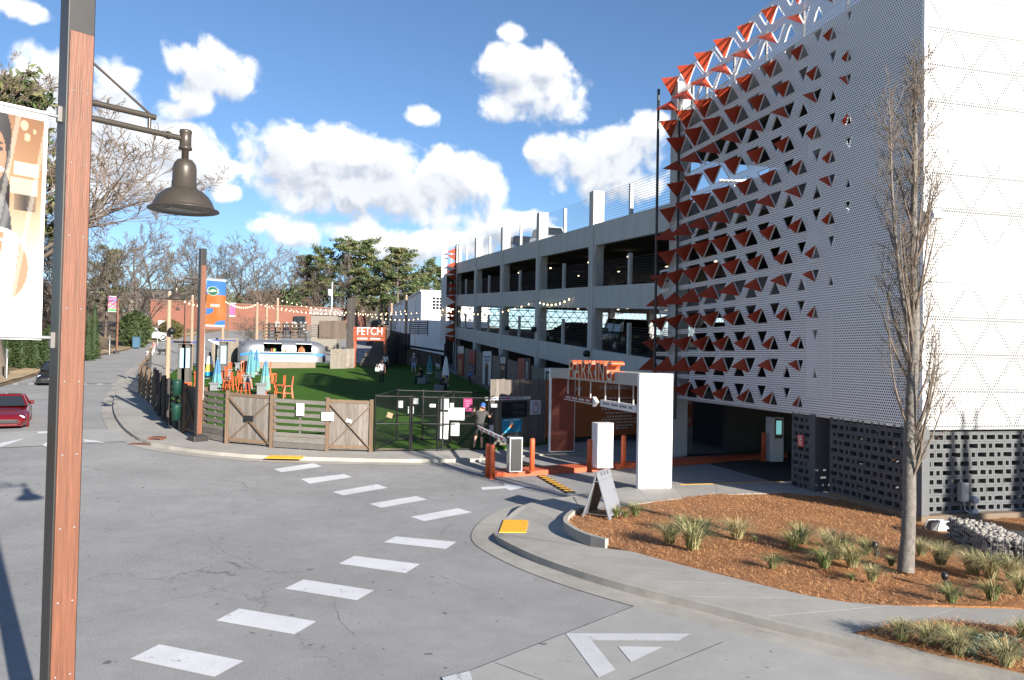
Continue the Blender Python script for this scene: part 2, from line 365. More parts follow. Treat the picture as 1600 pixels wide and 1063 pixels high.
def bound(pts, step, zf, name, m, parent=None, kind='structure', base=None):
    """flat polygon laid over the land, cut into cells; base: add a skirt down to that depth"""
    bm = bmesh.new(); vs_ = [bm.verts.new((p[0], p[1], 0)) for p in pts]; f = bm.faces.new(vs_)
    bmesh.ops.triangulate(bm, faces=[f])
    xs = [p[0] for p in pts]; ys = [p[1] for p in pts]
    for ax, lo, hi in ((0, min(xs), max(xs)), (1, min(ys), max(ys))):
        c = math.floor(lo/step)*step+step
        while c < hi:
            no = (1, 0, 0) if ax == 0 else (0, 1, 0); co = (c, 0, 0) if ax == 0 else (0, c, 0)
            bmesh.ops.bisect_plane(bm, geom=bm.verts[:]+bm.edges[:]+bm.faces[:], plane_co=co, plane_no=no); c += step
    bm.normal_update()
    for f in bm.faces:
        if f.normal.z < 0: f.normal_flip()
    if base:
        r = bmesh.ops.extrude_edge_only(bm, edges=[e for e in bm.edges if e.is_boundary])
        nv = [g for g in r['geom'] if isinstance(g, bmesh.types.BMVert)]; ns = set(nv)
        for v in bm.verts: v.co.z = zf(v.co.x, v.co.y)-(base if v in ns else 0)
        bmesh.ops.recalc_face_normals(bm, faces=bm.faces[:])
    else:
        for v in bm.verts: v.co.z = zf(v.co.x, v.co.y)
    me = bpy.data.meshes.new(name); bm.to_mesh(me); bm.free(); me.materials.append(m)
    if base is None:
        pass
    o = link(name, me, parent)
    if parent is None and kind: o['kind'] = kind
    return o
# ------------------------------------------------------------------ land, street, pavements
def land_sheet():
    def axis(lo, hi, a, b, fine, coarse):
        r = []; c = lo
        while c < hi: r.append(c); c += fine if a <= c < b else coarse
        r.append(hi); return r
    xs = axis(-400, 400, -70, 60, 2, 15); ys = axis(-80, 900, -20, 200, 2, 20)
    mb = MB(); nx = len(xs)
    mb.add([(x, y, th(x, y)-.09) for y in ys for x in xs], [(j*nx+i, j*nx+i+1, (j+1)*nx+i+1, (j+1)*nx+i) for j in range(len(ys)-1) for i in range(nx-1)], 0, True)
    return tag(mb.build('ground', M_leaflitter), kind='structure')
land_sheet()
street = bound([(-60, -14), (44, -14), (44, 90), (20, 160), (-66, 160)], 2, th, 'street', M_asphalt)
def lay(pxs, off, name, m, parent, step=2):
    return bound([G(*p) for p in pxs], step, lambda x, y: th(x, y)+off, name, m, parent)
Z4 = lambda pts: [(400+x/2.928, 700+y/2.928) for x, y in pts]
Z3 = lambda pts: [(x/2.574, 650+y/2.574) for x, y in pts]
dash_px = [Z4(q) for q in ([(80,98),(265,72),(300,88),(115,113)], [(205,145),(402,122),(440,136),(245,165)], [(350,203),(555,168),(602,185),(398,220)], [(517,258),(732,222),(782,238),(572,276)],
    [(706,318),(925,278),(988,296),(768,338)], [(583,435),(640,408),(918,433),(868,466)], [(378,532),(450,498),(750,535),(683,577)], [(130,648),(218,607),(540,655),(460,700)])]
dash_px += [Z3(q) for q in ([(868,826),(962,780),(1273,830),(1183,882)], [(523,983),(640,925),(980,993),(862,1056)])]
for i, q in enumerate(dash_px): lay(q, .008, 'crosswalk_dash', M_mark if i != 9 else M_mark, street)
lay(Z4([(1030,182),(1140,177),(1133,165),(1252,178),(1160,196),(1140,187),(1032,194)]), .008, 'arrow_marking', M_mark, street)
# concrete crossing pads
pad = bound([G(*p) for p in [(1007,943),(1110,967),(1220,1000),(1320,1030),(1440,1063),(1600,1110),(1500,1500),(200,1500),(560,1120),(705,1063)]], 2, lambda x, y: th(x, y)+.012, 'crossing_pad', M_pad)
Z7 = lambda pts: [(700+x/3.2, 760+y/3.2) for x, y in pts]
lay(Z7([(588,743),(1213,748),(1150,780),(718,778),(838,928),(752,968)]), .018, 'chevron_marking', M_mark2, pad)
lay(Z7([(850,812),(1072,815),(915,888)]), .018, 'triangle_marking', M_mark2, pad)
lay([(690,1063),(733,1052),(738,1066),(700,1078)], .018, 'edge_marking', M_mark2, pad)
M_joint = mat('joint', (.10, .095, .09), .9)
for a, b in (((773,1037),(905,1085)), ((1130,1003),(960,1075)), ((1440,1040),(1180,985))):
    p, q = G(*a, .015), G(*b, .015); n = (q-p).cross(Vector((0, 0, 1))).normalized()*.006
    MB().add([p-n, q-n, q+n, p+n], [(0, 1, 2, 3)]).build('joint_line', M_joint, pad)
pad2 = bound([G(*p) for p in [(-160,689),(0,677),(90,673),(176,671),(207,690),(120,695),(0,701),(-160,712)]], 2, lambda x, y: th(x, y)+.02, 'raised_crossing', M_pad)
for q in ([(0,694),(40,686),(30,690),(0,700)], [(-60,692),(-20,682),(-30,690),(-60,697)], [(130,688),(133,692),(166,694),(150,690)], [(66,697),(75,691),(78,698),(72,700)], [(58,676),(78,675),(76,678),(60,679)]):
    lay(q, .028, 'triangle_marking', M_mark, pad2)
# speed hump line across the far street
for i, x0 in enumerate((20, 44, 128, 152, 174, 192)):
    lay([(x0, 600.0), (x0+8, 599.8), (x0+8, 600.9), (x0, 601.1)], .008, 'dash_marking', M_mark, street)
lay([(12,600.2),(205,598.6),(205,599.4),(12,601)], .005, 'hump_line', M_joint, street)
# cracks and an old seam in the asphalt
M_crack = mat('crack_tar', (.075, .074, .072), .85)
cr_r = random.Random(2)
for path, w in (([(60,992),(128,974),(200,955),(280,935),(404,908),(500,887),(590,868)], .018), ([(318,832),(330,846),(342,856),(352,866),(373,871),(392,884),(427,899),(404,909)], .010), ([(205,741),(230,738),(300,733),(345,728),(372,722)], .016), ([(560,845),(600,860),(650,880),(700,905),(760,930)], .008), ([(20,820),(60,815),(140,812)], .010), ([(480,905),(520,935),(530,970),(560,1000)], .008)):
    pts = []
    for a, b in zip(path, path[1:]):
        for k in range(6): pts.append((a[0]+(b[0]-a[0])*k/6+cr_r.uniform(-2.2, 2.2), a[1]+(b[1]-a[1])*k/6+cr_r.uniform(-1.1, 1.1)))
    P3 = [G(px_, py_, .004) for px_, py_ in pts]; mb = MB(); row = []
    for i, p in enumerate(P3):
        t_ = (P3[min(i+1, len(P3)-1)]-P3[max(i-1, 0)]).normalized(); n_ = Vector((-t_.y, t_.x, 0))*w*cr_r.uniform(.2, .8)*.38; row += [p-n_, p+n_]
    mb.add(row, [(2*i, 2*i+2, 2*i+3, 2*i+1) for i in range(len(P3)-1)]); mb.build('crack', M_crack, street)
# kerbed pavements -----------------------------------------------------------
def resample(pts, n):
    d = [0]
    for a, b in zip(pts, pts[1:]): d.append(d[-1]+(Vector(b).xy-Vector(a).xy).length)
    out = []
    for k in range(n+1):
        t = d[-1]*k/n; i = 0
        while i < len(d)-2 and d[i+1] < t: i += 1
        f = (t-d[i])/max(1e-9, d[i+1]-d[i]); out.append(Vector(pts[i]).lerp(Vector(pts[i+1]), f))
    return out
def offset(pts, w):                       # to the left of travel for w > 0
    out = []
    for i, p in enumerate(pts):
        t = (pts[min(i+1, len(pts)-1)]-pts[max(i-1, 0)]); t.z = 0; t.normalize(); out.append(p+Vector((-t.y, t.x, 0))*w)
    return out
def smooth(pts, it=2):
    for _ in range(it):
        q = [pts[0]]
        for a, b in zip(pts, pts[1:]): q += [a.lerp(b, .25), a.lerp(b, .75)]
        pts = q+[pts[-1]]
    return pts
def pavement(name, outer_px, inner_px, h, nslab, side, kerb=True, gutter=True, label=None, tip=None):
    """outer_px: kerb line, inner_px: back edge, walked the same way; side=+1 if the back edge lies to the left of travel"""
    outer = smooth([G(*p, h) for p in outer_px]); inner = smooth([G(*p, h) for p in inner_px], 1)
    root = bpy.data.objects.new(name, None); COL.objects.link(root); root['kind'] = 'structure'; MAT[root.name] = Matrix.Identity(4)
    zt = lambda p: th(p.x, p.y)
    tc_ = G(780, 822, .0)
    def hh(k, n):
        if not tip: return h
        return h*lerp((o[min(k, n)].xy-tc_.xy).length, [.75, 1.7], [.10, 1.0])
    n = nslab*6
    o = resample(outer, n)
    if kerb:
        ki = offset(o, .16*side); mb = MB()
        for k in range(n):
            a, b, c, d = o[k], o[k+1], ki[k+1], ki[k]
            T = [Vector((q.x, q.y, zt(q)+hh(k+j, n))) for q, j in ((a, 0), (b, 1), (c, 1), (d, 0))]
            Bt = [Vector((q.x, q.y, zt(q)-.08)) for q in (a, b, c, d)]
            mb.add(T+Bt, [(0, 1, 2, 3), (0, 4, 5, 1), (2, 6, 7, 3)] if side > 0 else [(3, 2, 1, 0), (1, 5, 4, 0), (3, 7, 6, 2)])
        mb.build('kerb', M_gutter, root)
        o2 = offset(o, .165*side)
    else: o2 = o
    if gutter:
        go = offset(o, -.48*side); mb = MB()
        for k in range(n):
            Q = [Vector((q.x, q.y, zt(q)+z)) for q, z in ((go[k], .012), (go[k+1], .012), (o[k+1], .016), (o[k], .016))]
            mb.add(Q, [(0, 1, 2, 3)] if side > 0 else [(3, 2, 1, 0)])
        mb.build('gutter', M_gutter, root)
    inn = resample(inner, n)
    for s in range(nslab):
        mb = MB(); ks = range(s*6, s*6+7); row = []
        for k in ks:
            e = .004 if k == s*6 else (-.004 if k == s*6+6 else 0)
            t = (o2[min(k+1, n)]-o2[max(k-1, 0)]).normalized()*e
            for f in (0, .25, .5, .75, 1):
                p = o2[k].lerp(inn[k], f)+t; row.append(Vector((p.x, p.y, zt(p)+hh(k, n))))
        fs = [(i*5+j, (i+1)*5+j, (i+1)*5+j+1, i*5+j+1) for i in range(6) for j in range(4)]
        if side < 0: fs = [f[::-1] for f in fs]
        mb.add(row, fs, 0, False)
        b = [p-Vector((0, 0, .2)) for p in row]
        for e in (0, 6):
            a = [row[e*5+j] for j in range(5)]; c = [b[e*5+j] for j in range(5)]
            mb.add(a+c, [(j, j+1, 5+j+1, 5+j) for j in range(4)])
        a = [row[i*5+4] for i in range(7)]; c = [b[i*5+4] for i in range(7)]; mb.add(a+c, [(j, j+1, 7+j+1, 7+j) for j in range(6)])
        mb.build('slab', M_conc, root)
    return root
walk_r = pavement('sidewalk', [(1720,1092),(1600,1060),(1460,1030),(1320,1000),(1200,970),(1100,945),(960,910),(850,875),(795,850),(772,836),(772,820),(790,800),(835,783),(889,776)],
                  [(1720,962),(1600,952),(1500,950),(1340,945),(1250,930),(1130,900),(1050,880),(950,852),(912,842),(888,828),(880,820),(884,812),(895,803),(908,799)], .14, 12, -1,
                  tip=True)
walk_d = pavement('driveway_sidewalk', [(889,776),(925,768),(990,760),(1055,756.5),(1140,755),(1230,752),(1300,752)], [(908,799),(960,794),(1000,786),(1100,775),(1200,770),(1296,777),(1310,780)], .14, 7, -1, gutter=False)
# yellow edge line along the driveway kerb
p = [G(1062,757.5,.144), G(1228,752.5,.144)]; 
MB().bar(p[0], p[1], .08, .006).build('edge_stripe', M_yellow, walk_d)
walk_l = pavement('far_sidewalk', [(262,541),(250,548),(215,572),(196,592),(178,618),(176,640),(186,660),(205,680),(240,694),(330,706),(420,713),(560,717),(700,718),(752,717)],
                  [(275,545),(262,554),(250,585),(236,612),(240,642),(262,664),(300,678),(355,692),(430,699),(510,705),(583,706),(640,705),(700,704),(762,703)], .13, 16, 1)
walk_m = pavement('mural_sidewalk', [(752,717),(800,713),(880,708),(1000,706),(1062,702)], [(762,703),(800,697),(853,690),(1000,687),(1062,690)], .05, 6, 1, gutter=False)
# tactile paving
def tactile(pxs, off, label, parent, n=9):
    q = [G(*p, off) for p in pxs]; u = q[1]-q[0]; w = q[3]-q[0]
    mb = MB().obox(q[0]-Vector((0, 0, .01)), w, u, Vector((0, 0, .018)))
    for i in range(n):
        for j in range(n-2):
            c = q[0]+w*((i+.5)/n)+u*((j+.5)/(n-2))+Vector((0, 0, .008)); mb.cyl(c, c+Vector((0, 0, .007)), w.length/n*.3, w.length/n*.2, 6)
    return mb.build('tactile_paving', M_yellow, parent)
tactile([(780,832),(787,813),(826,812),(822,832)], .028, '', walk_r)
tactile([(414,716),(424,711.5),(476,712),(470,717)], .12, '', walk_l)
# planting beds -----------------------------------------------------------
bed_in = [(1720,960),(1600,950),(1500,948),(1340,943),(1250,928),(1130,898),(1050,878),(950,850),(914,840),(891,827),(884,820),(887,812),(898,803),(912,798),(960,793),(1000,785),(1100,774),(1200,769),(1296,776)]
bed_w = [G(*p, .14) for p in bed_in]
CO = Vector((9.63, 18.0, 0)); LL = Vector((-.2537, .967, 0)).normalized(); WW = Vector((.967, .2537, 0)).normalized()
bed_poly = smooth(bed_w, 1)+[CO+LL*3.0+WW*.05, CO+WW*.05, CO+WW*14, CO+WW*16-LL*9]
bedc = Vector((8.5, 15.5, 0))
def mound(x, y):
    return th(x, y)+.122+.05*mnoise.noise(Vector((x*.8, y*.8, 0)))+.02*mnoise.noise(Vector((x*3, y*3, 5)))
bed = bound([(p.x, p.y) for p in bed_poly], .5, mound, 'planting_bed', M_mulch, base=.2)
bed2_px = [(1338,992),(1385,979),(1480,972),(1600,985),(1720,1000),(1720,1086),(1600,1053),(1460,1023)]
bed2 = bound([G(*p, .14).xy[:] for p in bed2_px], .4, lambda x, y: th(x, y)+.165+.02*mnoise.noise(Vector((x*3, y*3, 5))), 'verge_bed', M_mulch, base=.1)
# bed kerb at the nose
kp = smooth([G(*p, .14) for p in [(948,850),(912,841),(890,828),(882,820),(886,811),(897,803),(910,799)]], 2)
mb = MB()
for a, b in zip(kp, kp[1:]): mb.bar(a+Vector((0, 0, -.01)), b+Vector((0, 0, -.01)), .1, .22)
mb.build('bed_kerb', M_gutter, walk_r)
def strands(name, poly, n, zf, seed):
    r = random.Random(seed); mb = MB(); xs = [p[0] for p in poly]; ys = [p[1] for p in poly]
    def inside(x, y):
        c = False; j = len(poly)-1
        for i in range(len(poly)):
            if (poly[i][1] > y) != (poly[j][1] > y) and x < (poly[j][0]-poly[i][0])*(y-poly[i][1])/(poly[j][1]-poly[i][1])+poly[i][0]: c = not c
            j = i
        return c
    k = 0; V = []; F = []; MI = []
    while k < n:
        x = r.uniform(min(xs), min(max(xs), 14)); y = r.uniform(min(ys), max(ys))
        if not inside(x, y): continue
        k += 1; a = r.uniform(0, 6.283); ln = r.uniform(.05, .14); w = r.uniform(.0025, .005)
        d = Vector((math.cos(a), math.sin(a), r.uniform(-.25, .35)))*ln; nn = Vector((-math.sin(a), math.cos(a), 0))*w; o_ = Vector((x, y, zf(x, y)+r.uniform(-.005, .025)))
        b = len(V); V += [o_-nn, o_+nn, o_+d*.5+nn+Vector((0, 0, .015)), o_+d*.5-nn+Vector((0, 0, .015)), o_+d]
        F += [(b, b+1, b+2, b+3), (b+3, b+2, b+4)]; MI += [r.randrange(3)]*2
    mb.v = V; mb.f = F; mb.m = MI; mb.sm = [False]*len(F)
    return tag(mb.build(name, [mat('straw_a', (.47, .22, .09), .8), mat('straw_b', (.24, .10, .042), .8), mat('straw_c', (.60, .34, .16), .8)]), kind='stuff', label='reddish brown pine straw mulch strewn over the planting bed', cat='mulch')
strands('pine_straw_mulch', [(p.x, p.y) for p in bed_poly], 42000, mound, 3)
s2 = strands('verge_straw_mulch', [tuple(G(*p, .14).xy) for p in bed2_px], 3500, lambda x, y: th(x, y)+.175, 4)
s2['label'] = 'pine straw mulch on the narrow verge bed beside the kerb'
# lawn and the far verge -----------------------------------------------------
LB = lambda tl, w=0.0, z=0.0: CO+LL*tl+WW*w+Vector((0, 0, z))       # garage coordinates
lawn_pts = [G(*p, .1) for p in [(240,644),(262,666),(300,680),(355,694),(430,701),(510,707),(583,708),(640,707),(700,706),(800,700)]]
lawn_pts += [LB(18, -1.4), LB(64, -1.4), Vector((-12, 77, 0)), Vector((-27, 73, 0)), Vector((-28.5, 66, 0)), Vector((-23.6, 52, 0)), Vector((-19.4, 42, 0))]
lawn = bound([(p.x, p.y) for p in lawn_pts], 2, lambda x, y: th(x, y)+.10, 'lawn', M_turf, base=.2)
kx = lambda y: lerp(y, [-20, 10, 28, 46, 83, 109, 134, 160], [-14, -18.5, -24.5, -30.5, -44.4, -51.2, -52.5, -54])
def sstep(t): t = max(0, min(1, t)); return t*t*(3-2*t)
def verge_z(x, y):
    d = (kx(y)-x)*.93
    return th(x, y)+.12+.9*sstep((d-2)/9)+2.0*sstep((d-8)/25)+.05*mnoise.noise(Vector((x, y, 0)))
verge = bound([(kx(y), y) for y in (-14, 10, 28, 46, 64, 83, 96, 109, 120, 134, 158)]+[(-130, 158), (-130, -14)], 2, verge_z, 'verge', M_leaflitter, base=.25)
walkf = bound([(kx(y)-.15, y) for y in (20, 28, 46, 64, 83, 96, 109, 120, 134)]+[(kx(y)-2.3, y) for y in (134, 120, 109, 96, 83, 64, 46, 28, 20)], 2, lambda x, y: verge_z(x, y)+.05, 'verge_path', M_straw)
strw = [G(*p, .13) for p in [(236,612),(240,642),(262,664),(300,678),(355,692),(430,699),(510,705),(583,706),(640,705)]]
sb = offset(strw, -.35)
bound([(p.x, p.y) for p in strw]+[(p.x, p.y) for p in offset(strw, .5)[::-1]], 1, lambda x, y: th(x, y)+.145, 'straw_strip', M_straw)
# ------------------------------------------------------------------ parking garage
def perf_mat(name, axis, col, pitch, r0, r1=None, lat=(1.0, .86)):
    """painted sheet with round holes punched through; r1: wider holes along a triangular lattice"""
    m, N, L, b = nodes_of(name); b.inputs['Roughness'].default_value = .5; b.inputs['Base Color'].default_value = (*col, 1)
    out = [n for n in N if n.type == 'OUTPUT_MATERIAL'][0]
    geo = N.new('ShaderNodeNewGeometry')
    def mm(op, a, b_=None, c=None):
        x = N.new('ShaderNodeMath'); x.operation = op
        for i, v in enumerate((a, b_, c)):
            if v is None: continue
            if isinstance(v, (int, float)): x.inputs[i].default_value = v
            else: L.new(v, x.inputs[i])
        return x.outputs[0]
    d = N.new('ShaderNodeVectorMath'); d.operation = 'DOT_PRODUCT'; L.new(geo.outputs['Position'], d.inputs[0]); d.inputs[1].default_value = axis
    s = mm('SUBTRACT', d.outputs['Value'], CO.dot(Vector(axis))); sx = N.new('ShaderNodeSeparateXYZ'); L.new(geo.outputs['Position'], sx.inputs[0]); z = mm('SUBTRACT', sx.outputs[2], 2.32)
    row_ = mm('MULTIPLY', mm('FLOORED_MODULO', mm('FLOOR', mm('DIVIDE', z, pitch)), 2.0), .5)
    fs = mm('SUBTRACT', mm('FRACT', mm('ADD', mm('DIVIDE', s, pitch), row_)), .5); fz = mm('SUBTRACT', mm('FRACT', mm('DIVIDE', z, pitch)), .5)
    dist = mm('SQRT', mm('ADD', mm('MULTIPLY', fs, fs), mm('MULTIPLY', fz, fz)))
    if r1:
        bw, hr = lat
        def near(v, per): return mm('MULTIPLY', mm('ABSOLUTE', mm('SUBTRACT', mm('FRACT', mm('ADD', mm('DIVIDE', v, per), .5)), .5)), per)
        e1 = near(mm('ADD', s, mm('MULTIPLY', z, bw/2/hr)), bw); e2 = near(mm('SUBTRACT', s, mm('MULTIPLY', z, bw/2/hr)), bw); e3 = near(z, hr)
        e = mm('MINIMUM', mm('MINIMUM', e1, e2), e3)
        rr = N.new('ShaderNodeMapRange'); L.new(e, rr.inputs[0]); rr.inputs[1].default_value = .03; rr.inputs[2].default_value = .075; rr.inputs[3].default_value = r1/pitch; rr.inputs[4].default_value = r0/pitch
        hole = mm('LESS_THAN', dist, rr.outputs[0])
    else: hole = mm('LESS_THAN', dist, r0/pitch)
    tr = N.new('ShaderNodeBsdfTransparent'); mx = N.new('ShaderNodeMixShader'); L.new(hole, mx.inputs[0]); L.new(b.outputs[0], mx.inputs[1]); L.new(tr.outputs[0], mx.inputs[2]); L.new(mx.outputs[0], out.inputs[0])
    MATS[name] = m; return m
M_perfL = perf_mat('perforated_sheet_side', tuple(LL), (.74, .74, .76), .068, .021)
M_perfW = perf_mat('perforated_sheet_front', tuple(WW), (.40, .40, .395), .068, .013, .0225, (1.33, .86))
M_sheet = mat('white_sheet', (.76, .76, .77), .5)
garage = thing('parking_garage', 'large pale concrete parking garage with a perforated white screen and orange triangular flaps', 'parking garage', LB(13, 0))
COLS = [13.0, 22.3, 32.0, 41.6, 51.3, 61.0]
SLOPE = .0625
ztop = lambda lev, tl: 3.72+3.2*lev+SLOPE*max(0, tl-13.0)
for i, tl in enumerate(COLS):
    top = ztop(2, tl)+1.75 if i else 14.9
    g = th(*LB(tl).xy)-.3
    mb = MB().obox(LB(tl-.3, 0, g), LL*.6, WW*.62, Vector((0, 0, top-g)))
    for lev in range(3):
        z = ztop(lev, tl)-1.1
        if i: mb.prism([LB(tl-.62, .09, z), LB(tl+.62, .09, z), LB(tl+.3, .09, z-.75), LB(tl-.3, .09, z-.75)], WW*.45)
    mb.build('column', M_gar, garage, True, bevel=.02)
def ramp_beam(lev, a, b, w, h=1.1, t=.25, mat_=None, name='spandrel'):
    z0, z1 = ztop(lev, a), ztop(lev, b); U = Vector((0, 0, 1))
    return MB().prism([LB(a, w, z0-h), LB(b, w, z1-h), LB(b, w, z1), LB(a, w, z0)], WW*t).build(name, mat_ or M_gar, garage, True, bevel=.012)
for lev in range(3):
    for a, b in zip(COLS, COLS[1:]): ramp_beam(lev, a+.302, b-.302, .06)
    ramp_beam(lev, 61.302, 68, .06)
    # floor plate of the ramp
    z0, z1 = ztop(lev, 13.4)-.3, ztop(lev, 68)-.3
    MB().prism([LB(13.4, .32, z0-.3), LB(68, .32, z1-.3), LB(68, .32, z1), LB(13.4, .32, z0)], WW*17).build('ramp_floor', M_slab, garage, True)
    for j, tl in enumerate((15.5, 22, 29, 36, 45, 55)):
        for w in (5.0, 11.0):
            z = ztop(lev, tl)-.98
            if lev: MB().box((0, 0, 0), (.14, .42, .05)).build('ceiling_light', mat('garage_lamp', (.8, .75, .6), .5, emit=(1, .80, .5, 1.5)), garage).matrix_local = wmat(garage).inverted() @ Matrix.Translation(LB(tl, w, z))
# far side of the ramp: solid wall near, open lattice far
for lev in range(3):
    z0, z1 = ztop(lev, 13.4), ztop(lev, 68)
    MB().prism([LB(13.4, 17.3, z0-1.25), LB(68, 17.3, z1-1.25), LB(68, 17.3, z1), LB(13.4, 17.3, z0)], WW*.25).build('rear_spandrel', M_gar, garage, True)
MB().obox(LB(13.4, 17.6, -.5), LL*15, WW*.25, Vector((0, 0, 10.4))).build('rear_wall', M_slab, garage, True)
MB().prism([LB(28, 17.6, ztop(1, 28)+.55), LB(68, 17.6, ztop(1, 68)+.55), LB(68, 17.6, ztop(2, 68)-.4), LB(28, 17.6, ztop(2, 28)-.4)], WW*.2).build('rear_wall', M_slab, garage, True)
MB().obox(LB(.62, .9, 2.3), LL*.2, WW*29, Vector((0, 0, 10.2))).build('sun_block_wall', M_slab, garage, True)  # unseen wall added to stop sun leaking through the front screen holes
mb = MB()
for k in range(-11, 26):                     # light triangular lattice closing the open far bays
    for r in range(12):
        s0 = 40+k*1.1; z = 1+r*.95; sh = .55*(r % 2)
        mb.bar(LB(s0+sh, 17.7, z), LB(s0+1.1+sh, 17.7, z), .03, .09); mb.bar(LB(s0+sh, 17.7, z), LB(s0+.55+sh, 17.7, z+.95), .03, .09); mb.bar(LB(s0+1.1+sh, 17.7, z), LB(s0+.55+sh, 17.7, z+.95), .03, .09)
mb.build('rear_lattice', M_sheet, garage, True)
for tl in COLS[2:]: MB().obox(LB(tl-.3, 16.6, 0), LL*.6, WW*.6, Vector((0, 0, ztop(2, tl)))).build('rear_column', M_gar, garage, True)
MB().prism([LB(15, 3.5, -.5), LB(67, 3.5, 0), LB(67, 3.5, ztop(0, 67)-.65), LB(15, 3.5, ztop(0, 15)-.65)], WW*.2).build('under_ramp_shade', M_dark, garage, True)  # dark sheet added to stand for the black shade below the ramp
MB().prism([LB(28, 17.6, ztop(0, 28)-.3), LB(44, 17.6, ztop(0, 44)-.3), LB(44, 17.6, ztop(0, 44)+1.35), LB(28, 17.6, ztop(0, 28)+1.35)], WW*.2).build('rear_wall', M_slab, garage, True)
mb = MB()
for k in range(16):                        # end of the ramp: lattice below, solid above
    for r in range(5):
        w0 = .3+k*1.1; z = ztop(0, 68)+r*.62; sh = .55*(r % 2)
        mb.bar(LB(68, w0+sh, z), LB(68, w0+1.1+sh, z), .03, .08); mb.bar(LB(68, w0+sh, z), LB(68, w0+.55+sh, z+.62), .03, .07); mb.bar(LB(68, w0+1.1+sh, z), LB(68, w0+.55+sh, z+.62), .03, .07)
mb.build('end_lattice', M_sheet, garage, True)
MB().obox(LB(68.1, .3, ztop(1, 68)-1.1), WW*17.5, LL*.25, Vector((0, 0, 4.3))).build('end_wall', M_slab, garage, True)
MB().obox(LB(68.1, .3, -.5), WW*17.5, LL*.25, Vector((0, 0, ztop(0, 68)+.3))).build('end_wall', M_slab, garage, True)
# cable rails
for lev in range(3):
    for a, b in zip(COLS, COLS[1:]+[68]):
        z0, z1 = ztop(lev, a), ztop(lev, b); mb = MB()
        for k in range(13 if lev == 2 else 11):
            h = .10+k*.115; mb.cyl(LB(a, .2, z0+h), LB(b, .2, z1+h), .008, n=4, cap=False)
        mb.build('cable_rail', M_steel, garage, True)
        for f in ((.5,) if b-a < 8.6 else (.5,)):
            tl = a+(b-a)*f; z = ztop(lev, tl); MB().obox(LB(tl-.09, .13, z-.2), LL*.18, WW*.16, Vector((0, 0, 1.65))).build('rail_post', M_gar, garage, True)
# front block behind the screen
blk = [2.62, 5.85, 9.05, 12.25]
for z in blk: MB().obox(LB(.7, .8, z-.3), LL*12.6, WW*30, Vector((0, 0, .3))).build('deck', M_slab, garage, True)
for i, z in enumerate(blk):
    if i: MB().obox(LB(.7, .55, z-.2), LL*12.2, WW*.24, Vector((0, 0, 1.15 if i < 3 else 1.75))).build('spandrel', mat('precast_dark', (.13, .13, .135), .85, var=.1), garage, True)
    if i: MB().obox(LB(.40, .8, z-.2), LL*.2, WW*30, Vector((0, 0, 1.15 if i < 3 else 1.75))).build('spandrel', M_gar, garage, True)
for tl in (7.4,): MB().obox(LB(tl, 2.6, -.2), LL*.6, WW*.6, Vector((0, 0, 15))).build('column', M_gar, garage, True)
MB().obox(LB(.45, 30.6, -.2), LL*13, WW*.3, Vector((0, 0, 12.4))).build('end_wall', M_slab, garage, True)
MB().obox(LB(.7, 14, -.2), LL*12.6, WW*.3, Vector((0, 0, 12.4))).build('inner_wall', M_slab, garage, True)
MB().obox(LB(13.2, 2.6, -.2), LL*.25, WW*12, Vector((0, 0, 9))).build('inner_wall', M_slab, garage, True)
MB().obox(LB(-.0, .4, -.05), LL*13.4, WW*14, Vector((0, 0, .06))).build('ground_floor', mat('garage_floor', (.06, .06, .06), .85, var=.2, vscale=.7), garage, True)
mb = MB()
for k in range(13): mb.cyl(LB(.8, .66, 13.5+k*.115), LB(13, .66, 13.5+k*.115), .008, n=4, cap=False)
mb.build('cable_rail', M_steel, garage, True)
for tl in (1.5, 3.5, 5.5, 7.5, 9.5, 11.5, 12.6): MB().obox(LB(tl, .6, 12.4), LL*.07, WW*.07, Vector((0, 0, 2.5))).build('rail_post', M_steel, garage, True)
for tl, w in ((13.3, -.55),): MB().cyl(LB(tl, w, 2.0), LB(tl, w, 14.7), .055, n=8).build('standpipe', M_steel, garage, True)
MB().cyl(LB(12.35, -.1, 1.5), LB(12.35, -.1, 14.2), .05, n=8).build('standpipe', M_steel, garage, True)
